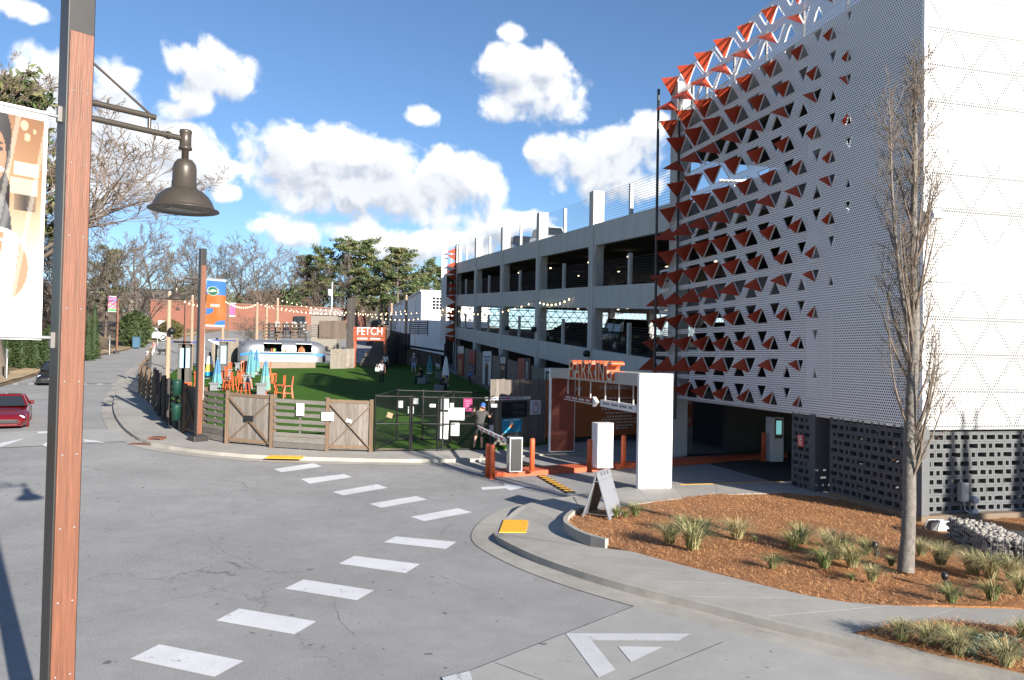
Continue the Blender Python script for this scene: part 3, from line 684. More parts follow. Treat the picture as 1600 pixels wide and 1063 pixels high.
# --- the screen: five bands of three triangle rows
ZB, RH, TB = 2.32, .86, 1.33
ends = [14.2, 13.6, 12.85, 12.1, 12.9]       # ragged left edge, band by band from the bottom
upflap = {0: True, 1: False, 2: True}
ps = lambda s, z, w=0.0: LB(s, w, z)
fl_rnd = random.Random(3)
for band in range(5):
    cells = {}
    for sub in range(3):
        row = band*3+sub; z0 = ZB+row*RH; z1 = z0+RH; sh = .5*(row % 2)
        smax = ends[band]
        i = -1
        while i < 14:
            for up in (True, False):
                if up: tri = [(i+sh, z0), (i+1+sh, z0), (i+.5+sh, z1)]
                else: tri = [(i+.5+sh, z1), (i+1.5+sh, z1), (i+1+sh, z0)]
                tri = [(max(0.0, min(smax+.5, s*TB)), z) for s, z in tri]
                ce = sum(p[0] for p in tri)/3
                area = abs((tri[1][0]-tri[0][0])*(tri[2][1]-tri[0][1])-(tri[2][0]-tri[0][0])*(tri[1][1]-tri[0][1]))
                if area < .02 or ce > smax+.2: continue
                cells.setdefault(int(max(0, ce)//3), []).append((row, sub, up, tri, ce, area))
            i += 1
    for col in sorted(cells):
        mb = MB(); flaps = []
        for row, sub, up, tri, ce, area in cells[col]:
            # openings grow from nothing near the corner to nearly the whole cell at the far end
            k = max(0.0, min(1.0, (ce-1.7-(.0 if row > 6 else (6-row)*.28))/9.5))
            k = .94*k**.72 if k > .004 else 0
            if area < .5: k = 0
            c = (sum(p[0] for p in tri)/3, sum(p[1] for p in tri)/3)
            if k < .16: mb.add([ps(*p) for p in tri], [(0, 1, 2)], 0); continue
            kh = .97*k**1.05; kv = .74*k**.45
            op = [(c[0]+(p[0]-c[0])*kh, c[1]+(p[1]-c[1])*min(.70, kv)) for p in tri]
            V = [ps(*p) for p in tri]+[ps(*p) for p in op]
            mb.add(V, [(0, 1, 4, 3), (1, 2, 5, 4), (2, 0, 3, 5)], 0)
            V2 = [ps(*p) for p in op]+[ps(*p, .05) for p in op]
            mb.add(V2, [(0, 1, 4, 3), (1, 2, 5, 4), (2, 0, 3, 5)], 1)
            if up == upflap[sub]:
                # hinge on the side away from the corner, leaf swung outwards
                if up: h0, h1, ap = op[1], op[2], op[0]
                else: h0, h1, ap = op[2], op[1], op[0]
                A, B, C_ = ps(*h0, -.01), ps(*h1, -.01), ps(*ap, -.01)
                e = (B-A).normalized(); foot = A+e*(C_-A).dot(e); alt = C_-foot; ang = R_(fl_rnd.uniform(66, 74) if up else fl_rnd.uniform(88, 95))
                tip = foot+(alt*math.cos(ang)-WW*(alt.length*math.sin(ang)))*1.14
                flaps.append((A, B, tip))
        if not mb.f: continue
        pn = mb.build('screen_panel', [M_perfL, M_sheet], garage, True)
        for A, B, tip in flaps:
            nrm = (B-A).cross(tip-A).normalized()*.006
            MB().prism([A, B, tip], nrm).build('flap', M_flap, pn, True)
for band in range(5):                       # sunlit front of the screen
    for c in range(5):
        w0, w1 = c*1.9, c*1.9+1.896; z0, z1 = ZB+band*2.58, ZB+band*2.58+2.576
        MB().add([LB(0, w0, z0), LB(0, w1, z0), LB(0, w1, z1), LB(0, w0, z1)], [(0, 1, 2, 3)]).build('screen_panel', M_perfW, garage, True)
MB().obox(LB(-.012, -.012, ZB-.005), LL*.09, WW*.09, Vector((0, 0, 12.95))).build('corner_trim', M_sheet, garage, True)
mb = MB().obox(LB(.03, .02, ZB-.05), LL*13.5, WW*.06, Vector((0, 0, .05))); mb.obox(LB(.02, .1, ZB-.05), LL*.06, WW*9.5, Vector((0, 0, .05))); mb.build('bottom_rail', M_galv, garage, True)
# short screen at the far end, leaves pointing left
MB().add([LB(60.6, -1.45, 5.0), LB(60.6, -.9, 5.0), LB(60.6, -.9, 14.6), LB(60.6, -1.45, 14.6)], [(3, 2, 1, 0)]).build('end_screen', M_sheet, garage, True)
for r in range(14):
    z = 5.1+r*.68; A, B = LB(60.4, -.04, z), LB(60.4, -.04, z+.64); T = LB(59.9, -1.1, z+(.12 if r % 3 else .5)); MB().prism([A, B, T], LL*.01).build('flap', M_flap, garage, True)
for w in (.35, .6): MB().cyl(LB(60.2, w-.42, 1.5), LB(60.2, w-.42, 14.9), .05, n=6).build('standpipe', M_steel, garage, True)
# --- open block walls
RP, OH = .212, .112
kinds = [(.34, .255), (.245, .16), (.185, .10)]
def block_mesh(w, ow, name, m, d=.19):
    mb = MB(); g = .003; W2, H2 = w/2-g, RP/2-g; ow2, oh2 = ow/2, OH/2
    o = [(-W2, -H2), (W2, -H2), (W2, H2), (-W2, H2)]; q = [(-ow2, -oh2), (ow2, -oh2), (ow2, oh2), (-ow2, oh2)]
    V = [(x, 0, z) for x, z in o]+[(x, 0, z) for x, z in q]+[(x, d, z) for x, z in o]+[(x, d, z) for x, z in q]
    F = []
    for i in range(4):
        j = (i+1) % 4
        F += [(i, j, 4+j, 4+i), (8+j, 8+i, 12+i, 12+j), (j, i, 8+i, 8+j), (4+i, 4+j, 12+j, 12+i)]
    return mb.add(V, F).mesh(name, m)
def open_wall(o, along, inward, length, z0, rows, m, name, parent, shift0=0):
    ms = [block_mesh(w, ow, 'block', m) for w, ow in kinds]; per = sum(k[0] for k in kinds)
    B = Matrix((along, inward, Vector((0, 0, 1)))).transposed().to_4x4()
    for r in range(rows):
        s = -((shift0+r)*.255) % per-per; i = 0
        while s < length:
            w = kinds[i % 3][0]
            if s >= -.02 and s+w <= length+.02:
                M = wmat(parent).inverted() @ Matrix.Translation(o+along*(s+w/2)+Vector((0, 0, z0+RP*(r+.5)))) @ B
                link(name, ms[i % 3], parent, M)
            elif s+w > 0 and s < length:
                a, b = max(0, s), min(length, s+w)
                if b-a > .02: MB().obox(o+along*(a+.002)+Vector((0, 0, z0+RP*r+.003)), along*(b-a-.004), inward*.19, Vector((0, 0, RP-.006))).build('end_block', m, parent, True)
            s += w; i += 1
bw = thing('block_screen_wall', 'grey open block wall under the white screen at the building corner', 'wall', LB(0, 0, 0))
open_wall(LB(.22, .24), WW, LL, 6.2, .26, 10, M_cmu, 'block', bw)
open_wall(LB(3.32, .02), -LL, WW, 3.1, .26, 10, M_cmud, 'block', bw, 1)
MB().obox(LB(.02, .02, .26), WW*.22, LL*.2, Vector((0, 0, RP*10))).build('corner_pier', M_cmu, bw, True)
mb = MB().obox(LB(-.0, -.0, -.3), WW*6.5, LL*.24, Vector((0, 0, .557))); mb.obox(LB(.24, 0, -.3), LL*3.1, WW*.24, Vector((0, 0, .557))); mb.build('plinth', M_plinth, bw, True)
bp = thing('block_pier', 'narrow dark block pier between the garage openings, with a small red notice', 'pier', LB(4.1, 0, 0))
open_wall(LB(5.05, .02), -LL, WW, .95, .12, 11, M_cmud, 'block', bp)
MB().obox(LB(3.93, .0, .1), LL*.165, WW*.6, Vector((0, 0, 2.24))).build('pier_end', M_cmud, bp, True)
MB().obox(LB(3.95, .0, -.1), LL*1.15, WW*.6, Vector((0, 0, .19))).build('footing', M_plinth, bp, True)
mb = MB().obox(LB(4.45, -.02, 1.35), LL*.26, WW*.03, Vector((0, 0, .34))); nt_ = mb.build('notice', mat('red_notice', (.55, .06, .05), .5), bp, True)
for k in range(4): MB().obox(LB(4.5, -.026, 1.62-.07*k), LL*.16, WW*.004, Vector((0, 0, .025))).build('notice_line', M_white, nt_, True)
# ------------------------------------------------------------------ entrance portal
UZ = Vector((0, 0, 1))
pA = G(997, 764.5, .14); pB = pA+WW*1.04
far_y = G(867, 704.5, .14).y; PLEN = (far_y-pA.y)/LL.y
portal = thing('parking_portal', 'white square portal frame over the garage entrance carrying the word PARKING', 'portal', pA)
PH = 3.26
P = lambda l, w, z: pA+LL*l+WW*w+UZ*z
MB().obox(P(0, 0, 0), WW*1.04, LL*.16, UZ*PH).build('near_column', M_white, portal, True, bevel=.012)
MB().obox(P(PLEN, 0, 0), WW*1.04, LL*.16, UZ*PH).build('far_column', M_white, portal, True, bevel=.012)
MB().obox(P(.162, 0, PH-.36), WW*1.04, LL*(PLEN-.164), UZ*.36).build('beam', mat('portal_white_shaded', (.36, .355, .33), .5, var=.05), portal, True, bevel=.01)  # white beam, its shade put into a greyer colour
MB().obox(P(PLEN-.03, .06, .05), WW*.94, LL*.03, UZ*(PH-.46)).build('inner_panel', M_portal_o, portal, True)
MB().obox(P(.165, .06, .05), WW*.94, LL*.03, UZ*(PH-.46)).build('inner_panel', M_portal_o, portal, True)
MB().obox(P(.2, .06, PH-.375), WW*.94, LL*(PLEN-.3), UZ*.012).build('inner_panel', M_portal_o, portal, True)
for w in (.05, .85): MB().obox(P(-.03, w, .0), WW*.14, LL*.025, UZ*.12).build('base_clip', M_galv, portal, True)
# letters
def l_at(px):                        # place along the beam's left edge seen at that pixel column
    lo, hi = 0, PLEN
    for _ in range(40):
        m = (lo+hi)/2; q = P(m, -.06, PH); v = q-Vector((0, 0, H)); x = 800+FPX*v.dot(_R)/v.dot(_fw)
        if x > px: lo = m
        else: hi = m
    return lo
la, lb = l_at(889), l_at(959)
word = 'PARKING'; M_face = mat('letter_face', (.50, .44, .32), .5, var=.1)
wid = [1, 1, 1, 1, .45, 1, 1]; cum = [(sum(wid[:i])+wid[i]/2)/sum(wid) for i in range(7)]
for i, ch in enumerate(word):
    me = text_mesh(ch, 1.0, .0, 0, 1.0)
    xs = [v.co.x for v in me.vertices]; ys = [v.co.y for v in me.vertices]; w = max(xs)-min(xs); h = max(ys)-min(ys); cx = (max(xs)+min(xs))/2; cy = (max(ys)+min(ys))/2
    step = (la-lb)/6.45; tw = step*(.74 if ch != 'I' else .16)
    bpy.data.meshes.remove(me)
    me = text_mesh(ch, 1.0, .5, 0, 1.0); me.materials.clear(); me.materials.append(M_face); me.materials.append(M_orange)
    for v in me.vertices: v.co = Vector(((v.co.x-cx)/w*tw, (v.co.y-cy)/h*.62, (v.co.z-.5)*.42))
    me.update()
    for p_ in me.polygons: p_.material_index = 0 if p_.normal.z > .9 else 1
    l = la-(la-lb)*cum[i]
    me.transform(wmat(portal).inverted() @ frame(P(l, -.09, PH+.02), -LL, UZ)); o = link('letter', me, portal)
# hanging clearance bars
def hang(pxa, pxb, z0, z1, m, w=.45, name='hanging_bar'):
    def lw(px):
        lo, hi = 0, PLEN
        for _ in range(40):
            mm_ = (lo+hi)/2; v = P(mm_, w, 2.2)-Vector((0, 0, H)); x = 800+FPX*v.dot(_R)/v.dot(_fw)
            if x > px: lo = mm_
            else: hi = mm_
        return lo
    a, b = max(.2, lw(pxb)), lw(pxa)
    o = MB().obox(P(a, w, z0), LL*(b-a), WW*.12, UZ*(z1-z0)).build(name, m, portal, True, bevel=.006)
    MB().obox(P(a, w-.008, z0+.02), LL*(b-a), WW*.006, UZ*.025).build('trim_line', M_white, o, True)
    for f in (.12, .5, .9):
        c = P(a+(b-a)*f, w+.06, 0); MB().cyl(c+UZ*z1, c+UZ*(PH-.36), .022, n=6).build('hanger_rod', M_white, portal, True)
    n = int((b-a)*6)
    for k in range(n):                       # lettering too far off to read
        if k % 5 == 4: continue
        MB().obox(P(b-.25-(b-a-.5)*(k+.7)/n, w-.006, z0+.09), LL*.09, WW*.003, UZ*.07).build('letter_mark', mat('letter_ink', (.10, .09, .09), .6) if m is M_white else M_white, o, True)
    return a, b
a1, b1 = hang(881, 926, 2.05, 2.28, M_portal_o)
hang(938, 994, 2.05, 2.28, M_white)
q = P(a1, .45, 2.165); MB().prism([q+WW*.0-UZ*.17, q+UZ*.17, q-LL*.34], WW*.12).build('arrow_head', M_white, portal, True)
# ------------------------------------------------------------------ traffic island, bollards, machines
def island():
    a = G(784, 742); b = G(1222, 714); d = (b-a); d.z = 0; ln = d.length; d.normalize(); n = Vector((-d.y, d.x, 0)); hw = .42
    pts = []
    for k in range(9): t = math.pi/2+math.pi*k/8; pts.append(a+d*(math.cos(t)*hw*1.1)+n*(math.sin(t)*hw*1.05))
    for t, w in ((3.6, hw), (3.75, .26), (6.2, .26), (6.35, hw), (9.2, hw), (9.35, .3), (ln, .3)): pts.append(a+d*t-n*w)
    for t, w in ((ln, .3), (9.35, .3), (9.2, hw), (6.35, hw), (6.2, .26), (3.75, .26), (3.6, hw)): pts.append(a+d*t+n*w)
    mb = MB().prism([Vector((p.x, p.y, -.05)) for p in pts], UZ*.21); return mb, a, d, n
mb, ia, idr, inn_ = island()
t = thing('traffic_island', 'orange painted kerb island between the garage lanes', 'traffic island', (ia.x, ia.y, 0)); mb.build('island_kerb', mat('orange_kerb', (.50, .10, .04), .7, var=.12, vscale=3), t, True, bevel=.03)
bol_lab = ['front one of the orange bollard pair at the nose of the island', 'rear one of the orange bollard pair at the nose of the island', 'orange bollard beside the barrier machine', 'orange bollard left of the white cabinet', 'orange bollard right of the white cabinet in shade', 'orange bollard beside the ticket kiosk inside the garage entry']
for (px, py, z), lab in zip(((769, 748.5, 0), (762, 745.5, 0), (831, 737, .16), (921, 738, .16), (974, 729, .16), (1193, 721, .16)), bol_lab):
    c = G(px, py, z); t = thing('bollard', lab, 'bollard', c, group='orange bollards')
    MB().lathe((0, 0, 0), [(.0, 0), (.085, 0), (.085, 1.0), (.075, 1.035), (.04, 1.055), (0, 1.06)], 14).build('post', M_orange, t)
    MB().lathe((0, 0, 0), [(.0, .0), (.12, .0), (.12, .015), (.0, .015)], 14).build('foot_plate', M_orange, t)
c = G(806, 738.5, .16); t = thing('barrier_machine', 'stainless barrier machine with a black front on the island', 'barrier', c)
rzp = math.atan2(LL.y, LL.x)
B3 = lambda c_, l, w, z: c_+LL*l+WW*w+UZ*z
MB().obox(B3(c, 0, -.22, 0), LL*.36, WW*.44, UZ*1.1).build('cabinet', mat('stainless', (.55, .56, .57), .3, .8, var=.1), t, True, bevel=.02)
MB().obox(B3(c, -.01, -.17, .05), LL*.02, WW*.34, UZ*1.0).build('front_panel', M_black, t, True)
arm0 = B3(c, .2, -.26, .97); arm1 = at(745, 668.5, 29.0); arm1.z = arm0.z
ad = (arm1-arm0); al_ = ad.length; ad.normalize()
o = MB().bar(arm0, arm1, .05, .12).build('barrier_arm', M_white, t, True)
for k in range(6): MB().bar(arm0+ad*(al_*(.1+.16*k)), arm0+ad*(al_*(.1+.16*k)+.32), .054, .09).build('red_stripe', mat('red_reflector', (.55, .03, .03), .4), o, True)
MB().cyl(B3(c, .2, -.27, .97), B3(c, .2, -.2, .97), .09, n=12).build('pivot_hub', M_black, t, True)
c = G(946, 731.5, .16); t = thing('ticket_cabinet', 'tall plain white ticket cabinet standing on the orange island', 'cabinet', c)
MB().prism([B3(c, 0, -.28, 0), B3(c, 0, .14, 0), B3(c, .12, .32, 0), B3(c, .5, .32, 0), B3(c, .5, -.32, 0), B3(c, .1, -.32, 0)], UZ*1.48).build('body', M_white, t, True, bevel=.02)
MB().obox(B3(c, -.012, -.22, .62), LL*.01, WW*.03, UZ*.16).build('lock_slot', M_black, t, True)
MB().obox(B3(c, .05, -.3, -.01), LL*.45, WW*.6, UZ*.04).build('base_plate', M_galv, t, True)
c = G(1213, 722, .16); t = thing('ticket_kiosk', 'pale ticket kiosk with a lit teal screen inside the garage entry', 'kiosk', c)
MB().obox(B3(c, 0, -.2, 0), LL*.4, WW*.5, UZ*1.62).build('body', mat('kiosk_white', (.6, .62, .68), .4), t, True, bevel=.02)
fc = MB().obox(B3(c, -.012, -.08, .85), LL*.012, WW*.32, UZ*.72).build('face', M_black, t, True)
MB().obox(B3(c, -.02, -.03, 1.0), LL*.006, WW*.22, UZ*.5).build('screen', mat('screen_glow', (.1, .3, .3), .3, emit=(.18, .5, .5, .35)), fc, True)
# speed bumps
M_bump = mat('rubber_black', (.02, .02, .02), .8)
for (a, b, lab) in (((846, 745), (893, 772), 'black and yellow rubber speed bump at the lane mouth in sun'), ((808, 722), (836, 735), 'black and yellow rubber speed bump behind the island in shade')):
    p, q = G(*a), G(*b); t = thing('speed_bump', lab, 'speed bump', p, group='rubber speed bumps'); d = (q-p).normalized(); n = Vector((-d.y, d.x, 0)); ln = (q-p).length
    prof = [(-.17, 0), (-.12, .045), (.12, .045), (.17, 0)]
    MB().prism([p+n*x+UZ*z for x, z in prof], q-p).build('ridge', M_bump, t, True)
    k = .12
    while k+.16 < ln:
        MB().prism([p+n*x+UZ*z+d*k for x, z in ((-.15, .022), (-.115, .05), (.115, .05), (.15, .022))], d*.16).build('yellow_band', M_yellow, t, True); k += .36
# A-frame sign
fb = [G(953, 813, .16), G(973, 803, .16)]; bb = [G(909, 807, .16)]; w = (fb[1]-fb[0]); bb.append(bb[0]+w)
cen = (fb[0]+bb[0])/2; t = thing('a_frame_sign', 'blank pale grey plastic A-frame sign standing on the mulch', 'sign', cen)
ap = (fb[0]+bb[0])/2+UZ*1.06; M_plas = mat('grey_plastic', (.21, .22, .245), .45, var=.03); M_pl2 = mat('grey_plastic_back', (.10, .105, .11), .6)
for nm, base, sgn in (('front_board', fb, 1), ('back_board', bb, -1)):
    up = ap-base[0]; nrm = w.cross(up).normalized()*.035*sgn
    o = MB().obox(base[0]+up*.05, w, up*.95, -nrm).build(nm, M_plas, t, True, bevel=.008)
    for f in (0, .86): MB().obox(base[0]+w*f, w*.14, up*.06, -nrm).build('foot', M_plas, o, True)
    if sgn > 0:
        MB().obox(base[0]+up*.80+w*.04+nrm*.05, w*.92, up*.008, nrm*.1).build('groove', M_pl2, o, True)
        MB().obox(base[0]+up*.10+w*.04+nrm*.05, w*.92, up*.008, nrm*.1).build('groove', M_pl2, o, True)
        for f in (.22, .45, .68): MB().obox(base[0]+up*.88+w*f+nrm*.05, w*.12, up*.07, nrm*.1).build('handle_slot', M_pl2, o, True)
        MB().obox(base[0]+up*.5+w*.86+nrm*.05, w*.05, up*.035, nrm*.1).build('latch', M_pl2, o, True)
    else:
        MB().obox(base[0]+up*.07+w*.06-nrm*1.02, w*.88, up*.85, -nrm*.1).build('inner_face', M_pl2, o, True)
MB().cyl(fb[0]+(ap-fb[0])*.78, bb[0]+(ap-bb[0])*.78, .012, n=6).build('stay', M_galv, t, True)
MB().cyl(fb[0]+(ap-fb[0])*.08, bb[0]+(ap-bb[0])*.08, .006, n=5).build('stay', M_galv, t, True)
# ------------------------------------------------------------------ orange mural wall
ma, mbp = G(853, 689, .13), G(1000, 686, .13); md = (mbp-ma); md.z = 0; mlen = md.length; md.normalize(); mn = Vector((md.y, -md.x, 0))
t = thing('mural_wall', 'orange painted wall with white rules lettering beside the garage entry', 'wall', ma)
M_mural = mat('mural_orange', (.36, .10, .03), .7, var=.06)
MB().obox(ma-UZ*.1, md*mlen, -mn*.12, UZ*2.68).build('panel', M_mural, t, True)
MB().obox(ma-UZ*.12+mn*.004, md*mlen, -mn*.13, UZ*.22).build('base_board', M_dark, t, True)
mp = lambda px, py: (lambda d: Vector((0, 0, H))+d*((ma-Vector((0, 0, H))).dot(mn)/d.dot(mn)))(ray(px, py))+mn*.006
M_ink = mat('mural_white', (.55, .53, .5), .7)
def mtext(px, py, body, size, sx, align='CENTER'): return text_obj('lettering', body, size, frame(mp(px, py), md, UZ), M_ink, t, .002, sx, align)
mtext(859, 609, 'WELCOME TO BARK PARK', .27, .52, 'LEFT')
mtext(964, 606, 'IF YOU ARE BRINGING A PUP', .27, .56)
lr = random.Random(5)
for i, (py, wd) in enumerate(((622, .62), (627.5, .5), (633, .52), (639, .78), (645, .6), (650.5, .55), (655, .8), (660, .72), (665, .6), (669, .45))):
    c = mp(967, py); x = -wd*1.25
    while x < wd*1.25:
        ww_ = lr.uniform(.08, .2); MB().obox(c+md*x-UZ*.03, md*ww_, mn*.002, UZ*.06).build('text_mark', M_ink, t, True); x += ww_+.05
for i, py in enumerate((628, 640, 652)): MB().obox(mp(858, py), md*.08, mn*.002, UZ*.06).build('text_mark', M_ink, t, True)
# hello panel by the entry
hp = at(1057, 690, 31.0); hp.z = .1; t = thing('entry_sign_panel', 'dim grey and rust panel with small white lettering at the garage entry corner', 'sign', hp)
MB().obox(hp, WW*.7, LL*.12, UZ*2.5).build('board', mat('panel_grey', (.14, .14, .14), .7), t, True)
MB().obox(hp-LL*.004+UZ*1.05, WW*.7, LL*.003, UZ*1.2).build('rust_field', mat('rust_field', (.22, .06, .03), .7), t, True)
text_obj('lettering', 'HELLO!', .2, frame(hp+WW*.35-LL*.01+UZ*2.0, WW, UZ), M_ink, t, .002, .8)
for k in range(3): MB().obox(hp+WW*.1-LL*.008+UZ*(1.8-.09*k), WW*.35, LL*.002, UZ*.04).build('text_mark', M_ink, t, True)
for k in (0, 1): MB().obox(hp+WW*(.1+.27*k)-LL*.008+UZ*1.15, WW*.24, LL*.002, UZ*.24).build('notice_block', mat('notice_pink', (.3, .16, .14), .7), t, True)
# ------------------------------------------------------------------ fences
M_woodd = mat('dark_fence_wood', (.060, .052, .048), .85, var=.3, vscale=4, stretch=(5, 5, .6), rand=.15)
def fence_dirs(a, b):
    d = Vector(b)-Vector(a); d.z = 0; ln = d.length; d.normalize(); return d, Vector((d.y, -d.x, 0)), ln      # n points to the viewer side
def tmat(parent, o, x, y, z=UZ):
    M = Matrix((Vector(x), Vector(y), Vector(z))).transposed().to_4x4(); M.translation = o; return wmat(parent).inverted() @ M
_bm = {}
def unit_box(key, sx, sy, sz, m):
    k = (key, round(sx, 3), round(sy, 3), round(sz, 3), m.name)
    if k not in _bm: _bm[k] = MB().obox((0, 0, 0), (sx, 0, 0), (0, sy, 0), (0, 0, sz)).mesh(key, m)
    return _bm[k]
fr = random.Random(21)
def board_fence(name, label, a, b, h, m=None, bw_=.14, top=None, group=None, rail=True, cat='fence', ragged=.02):
    m = m or M_wood; a, b = Vector(a), Vector(b); d, n, ln = fence_dirs(a, b); t = thing(name, label, cat, a, group=group)
    k = max(1, round(ln/bw_)); w = ln/k
    for i in range(k):
        p = a+d*(i*w)+n*fr.uniform(-.004, .006); z = th(p.x, p.y)+.12 if a.z < 90 else a.z
        z = a.z+(b.z-a.z)*(i+.5)/k; hh = h if top is None else top(i/k)
        me = unit_box('board', w*.965, .022, round(hh+fr.choice((-1, 0, 1))*ragged, 2), m)
        link('board', me, t, tmat(t, Vector((p.x, p.y, z)), d, -n))
    if rail:
        hh = h if top is None else min(top(0), top(1))
        for f in (.18, .82): MB().bar(a+UZ*hh*f-n*.05, b+UZ*hh*f-n*.05, .05, .09).build('rail', m, t, True)
    return t
def post(t, p, h, s=.11, m=None, name='post'):
    return MB().obox(Vector(p)-Vector((s/2, s/2, .1)), (s, 0, 0), (0, s, 0), (0, 0, h+.1)).build(name, m or M_post, t, True, bevel=.006)
def slat_fence(label, a, b, h, ns=7, kick=True, group=None, m=None, every=2.2):
    a, b = Vector(a), Vector(b); d, n, ln = fence_dirs(a, b); t = thing('slat_fence', label, 'fence', a, group=group); m = m or M_woodh
    z0 = .42 if kick else .1; pit = (h-z0)/ns; sl = (b-a)
    rows = [(z0+pit*i, .13) for i in range(ns)]+([(.03, .185), (.225, .185)] if kick else [])
    for z, hh in rows:
        mb = MB().obox(a+UZ*z+n*fr.uniform(0, .006), sl, n*.025, UZ*hh); mb.build('slat', m, t, True)
    k = max(1, round(ln/every))
    for i in range(k+1): post(t, a+sl*(i/k)-n*.07, h+.04, .11, m if m is M_woodd else None)
    for i in range(k): post(t, a+sl*((i+.5)/k)-n*.045, h-.1, .07, m, 'batten')
    return t
def x_gate(label, a, b, h, m=None, latch=True):
    a, b = Vector(a), Vector(b); d, n, ln = fence_dirs(a, b); t = thing('plank_gate', label, 'gate', a); m = m or M_wood
    k = round(ln/.145); w = ln/k
    for i in range(k):
        p = a+(b-a)*(i/k); link('board', unit_box('board', w*.97, .02, h-.1+fr.choice((-.02, 0, .02)), m), t, tmat(t, p+UZ*.06, d, -n))
    for s, e in (((0, .12), (1, h-.2)), ((0, h-.2), (1, .12))):
        off = .035 if s[1] < 1 else .060
        MB().bar(a+(b-a)*.03+UZ*s[1]+n*off, a+(b-a)*.97+UZ*e[1]+n*off, .025, .10, n).build('diagonal_brace', M_post, t, True)
    for z in (.1, h-.13): MB().obox(a+UZ*z+n*.005, b-a, n*.025, UZ*.11).build('frame_rail', M_post, t, True)
    for f in (-.02, 1.0): post(t, a+(b-a)*f+n*.02, h+.03, .12)
    if latch: MB().box(a+(b-a)*.5+n*.09+UZ*(h*.52), (.34, .06, .2), math.atan2(d.y, d.x)).build('latch_box', M_black, t, True, bevel=.02)
    return t
g_ = lambda px, py: G(px, py, .14)
FH = 1.8
slat_fence('weathered slat fence panel right of the second lamp post', g_(317,685), g_(352,692), FH, 6)
x_gate('wide plank gate with crossed braces and a black latch box', g_(356,693), g_(424,699.5), FH)
slat_fence('long weathered slat fence between the two plank gates', g_(427,700), g_(508,705), FH, 6)
x_gate('plank gate with crossed braces next to the chain link fence', g_(512,705), g_(579,706.5), FH, latch=False)
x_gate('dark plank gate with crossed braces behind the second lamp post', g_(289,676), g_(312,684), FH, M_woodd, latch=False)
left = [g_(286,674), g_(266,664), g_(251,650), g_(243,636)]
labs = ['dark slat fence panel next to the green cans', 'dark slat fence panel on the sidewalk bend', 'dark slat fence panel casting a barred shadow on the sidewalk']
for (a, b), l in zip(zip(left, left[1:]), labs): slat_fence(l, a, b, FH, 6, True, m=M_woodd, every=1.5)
lf2 = [left[-1], Vector((-20.2, 42, th(-20.2, 42)+.14)), Vector((-24.5, 52, th(-24.5, 52)+.14)), Vector((-30, 64, th(-30, 64)+.14))]
for (a, b), l in zip(zip(lf2, lf2[1:]), ['slat fence along the street kerb nearest the bend', 'slat fence along the street kerb by the blue topped posts', 'slat fence along the street kerb farthest up the hill']): slat_fence(l, a, b, 1.6, 6, False, m=M_woodh, every=2.5)
# posts with blue caps by the street fence
M_cap = mat('blue_cap', (.06, .10, .35), .4)
for px, lab in ((292, 'grey display post with a blue canopy and light blue poster'), (286, 'grey display post with a small blue canopy nearest the tall pole'), (301, 'grey display post with a blue canopy beside the lamp post')):
    c = Vector((at(px, 560, 47).x, 47 if px != 301 else 52, 0)); c.z = th(c.x, c.y)+.12; t = thing('display_post', lab, 'post', c)
    post(t, c, 2.6, .45, M_woodh); MB().box(c+UZ*2.72, (1.3, 1.0, .08)).build('canopy', M_cap, t, True); MB().box(c+Vector((.1, -.26, 1.75)), (.36, .04, 1.2)).build('poster', mat('pale_blue_poster', (.35, .55, .7), .5), t, True)
# green cans on the fence
M_green = mat('bin_green', (.006, .04, .028), .5)
for px, py0, py1, lab in ((276, 596, 618, 'upper green waste box hung on the dark fence'), (275, 634, 657, 'lower green waste can at the foot of the dark fence')):
    c = at(px, py1, 28.6); h = size_at(py1-py0, 28.6); t = thing('waste_can', lab, 'bin', c); MB().lathe((0, 0, 0), [(0, 0), (.15, 0), (.17, h*.92), (.175, h), (0, h)], 12).build('can', M_green, t); MB().lathe((0, 0, h), [(0.185, 0), (.16, .06), (0, .07)], 12).build('lid', M_green, t)
# ------------------------------------------------------------------ chain link pen
def chain_run(label, a, b, h, gates=(), nposts=2, group='black chain link panels'):
    a, b = Vector(a), Vector(b); d, n, ln = fence_dirs(a, b); t = thing('chain_link_fence', label, 'fence', a, group=group)
    mb = MB(); p = .085; x = -h
    while x < ln:
        for sgn in (1, -1):
            # clip the 45 degree wire to the panel
            x0, z0, x1, z1 = (x, 0, x+h, h) if sgn > 0 else (x, h, x+h, 0)
            f0 = max(0, -x0/h); f1 = min(1, (ln-x0)/h)
            if f1 <= f0: continue
            q0 = a+d*(x0+h*f0)+UZ*(z0+(z1-z0)*f0); q1 = a+d*(x0+h*f1)+UZ*(z0+(z1-z0)*f1)
            mb.cyl(q0+n*.003*sgn, q1+n*.003*sgn, .0022, n=3, cap=False)
        x += p
    mb.build('mesh', M_black, t, True)
    for f in [i/(nposts-1) for i in range(nposts)]+list(gates): MB().cyl(a+(b-a)*f-UZ*.1, a+(b-a)*f+UZ*(h+.06), .036, n=8).build('post', M_black, t, True)
    for z in (.04, h*.5, h): MB().cyl(a+UZ*z, b+UZ*z, .024, n=6).build('rail', M_black, t, True)
    return t
f0, f1, f2 = g_(584,706), g_(683,704.5), g_(762,703)
f0.y += .1
back = Vector((.35, 2.9, 0)); lift = lambda p: Vector((p.x, p.y, th(p.x, p.y)+.12))
i0, i1, i2 = lift(f0+back), lift(f1+back), lift(f2+back)
CH = 1.95
chain_run('front chain link fence with a double gate beside the plank gate', f0, f1, CH, (.55, .58), 2)
chain_run('front chain link fence covered with white notices', f1, f2, CH, (.1,), 2)
chain_run('rear chain link fence of the pen on the left', i0, i1, CH, (.45,), 2)
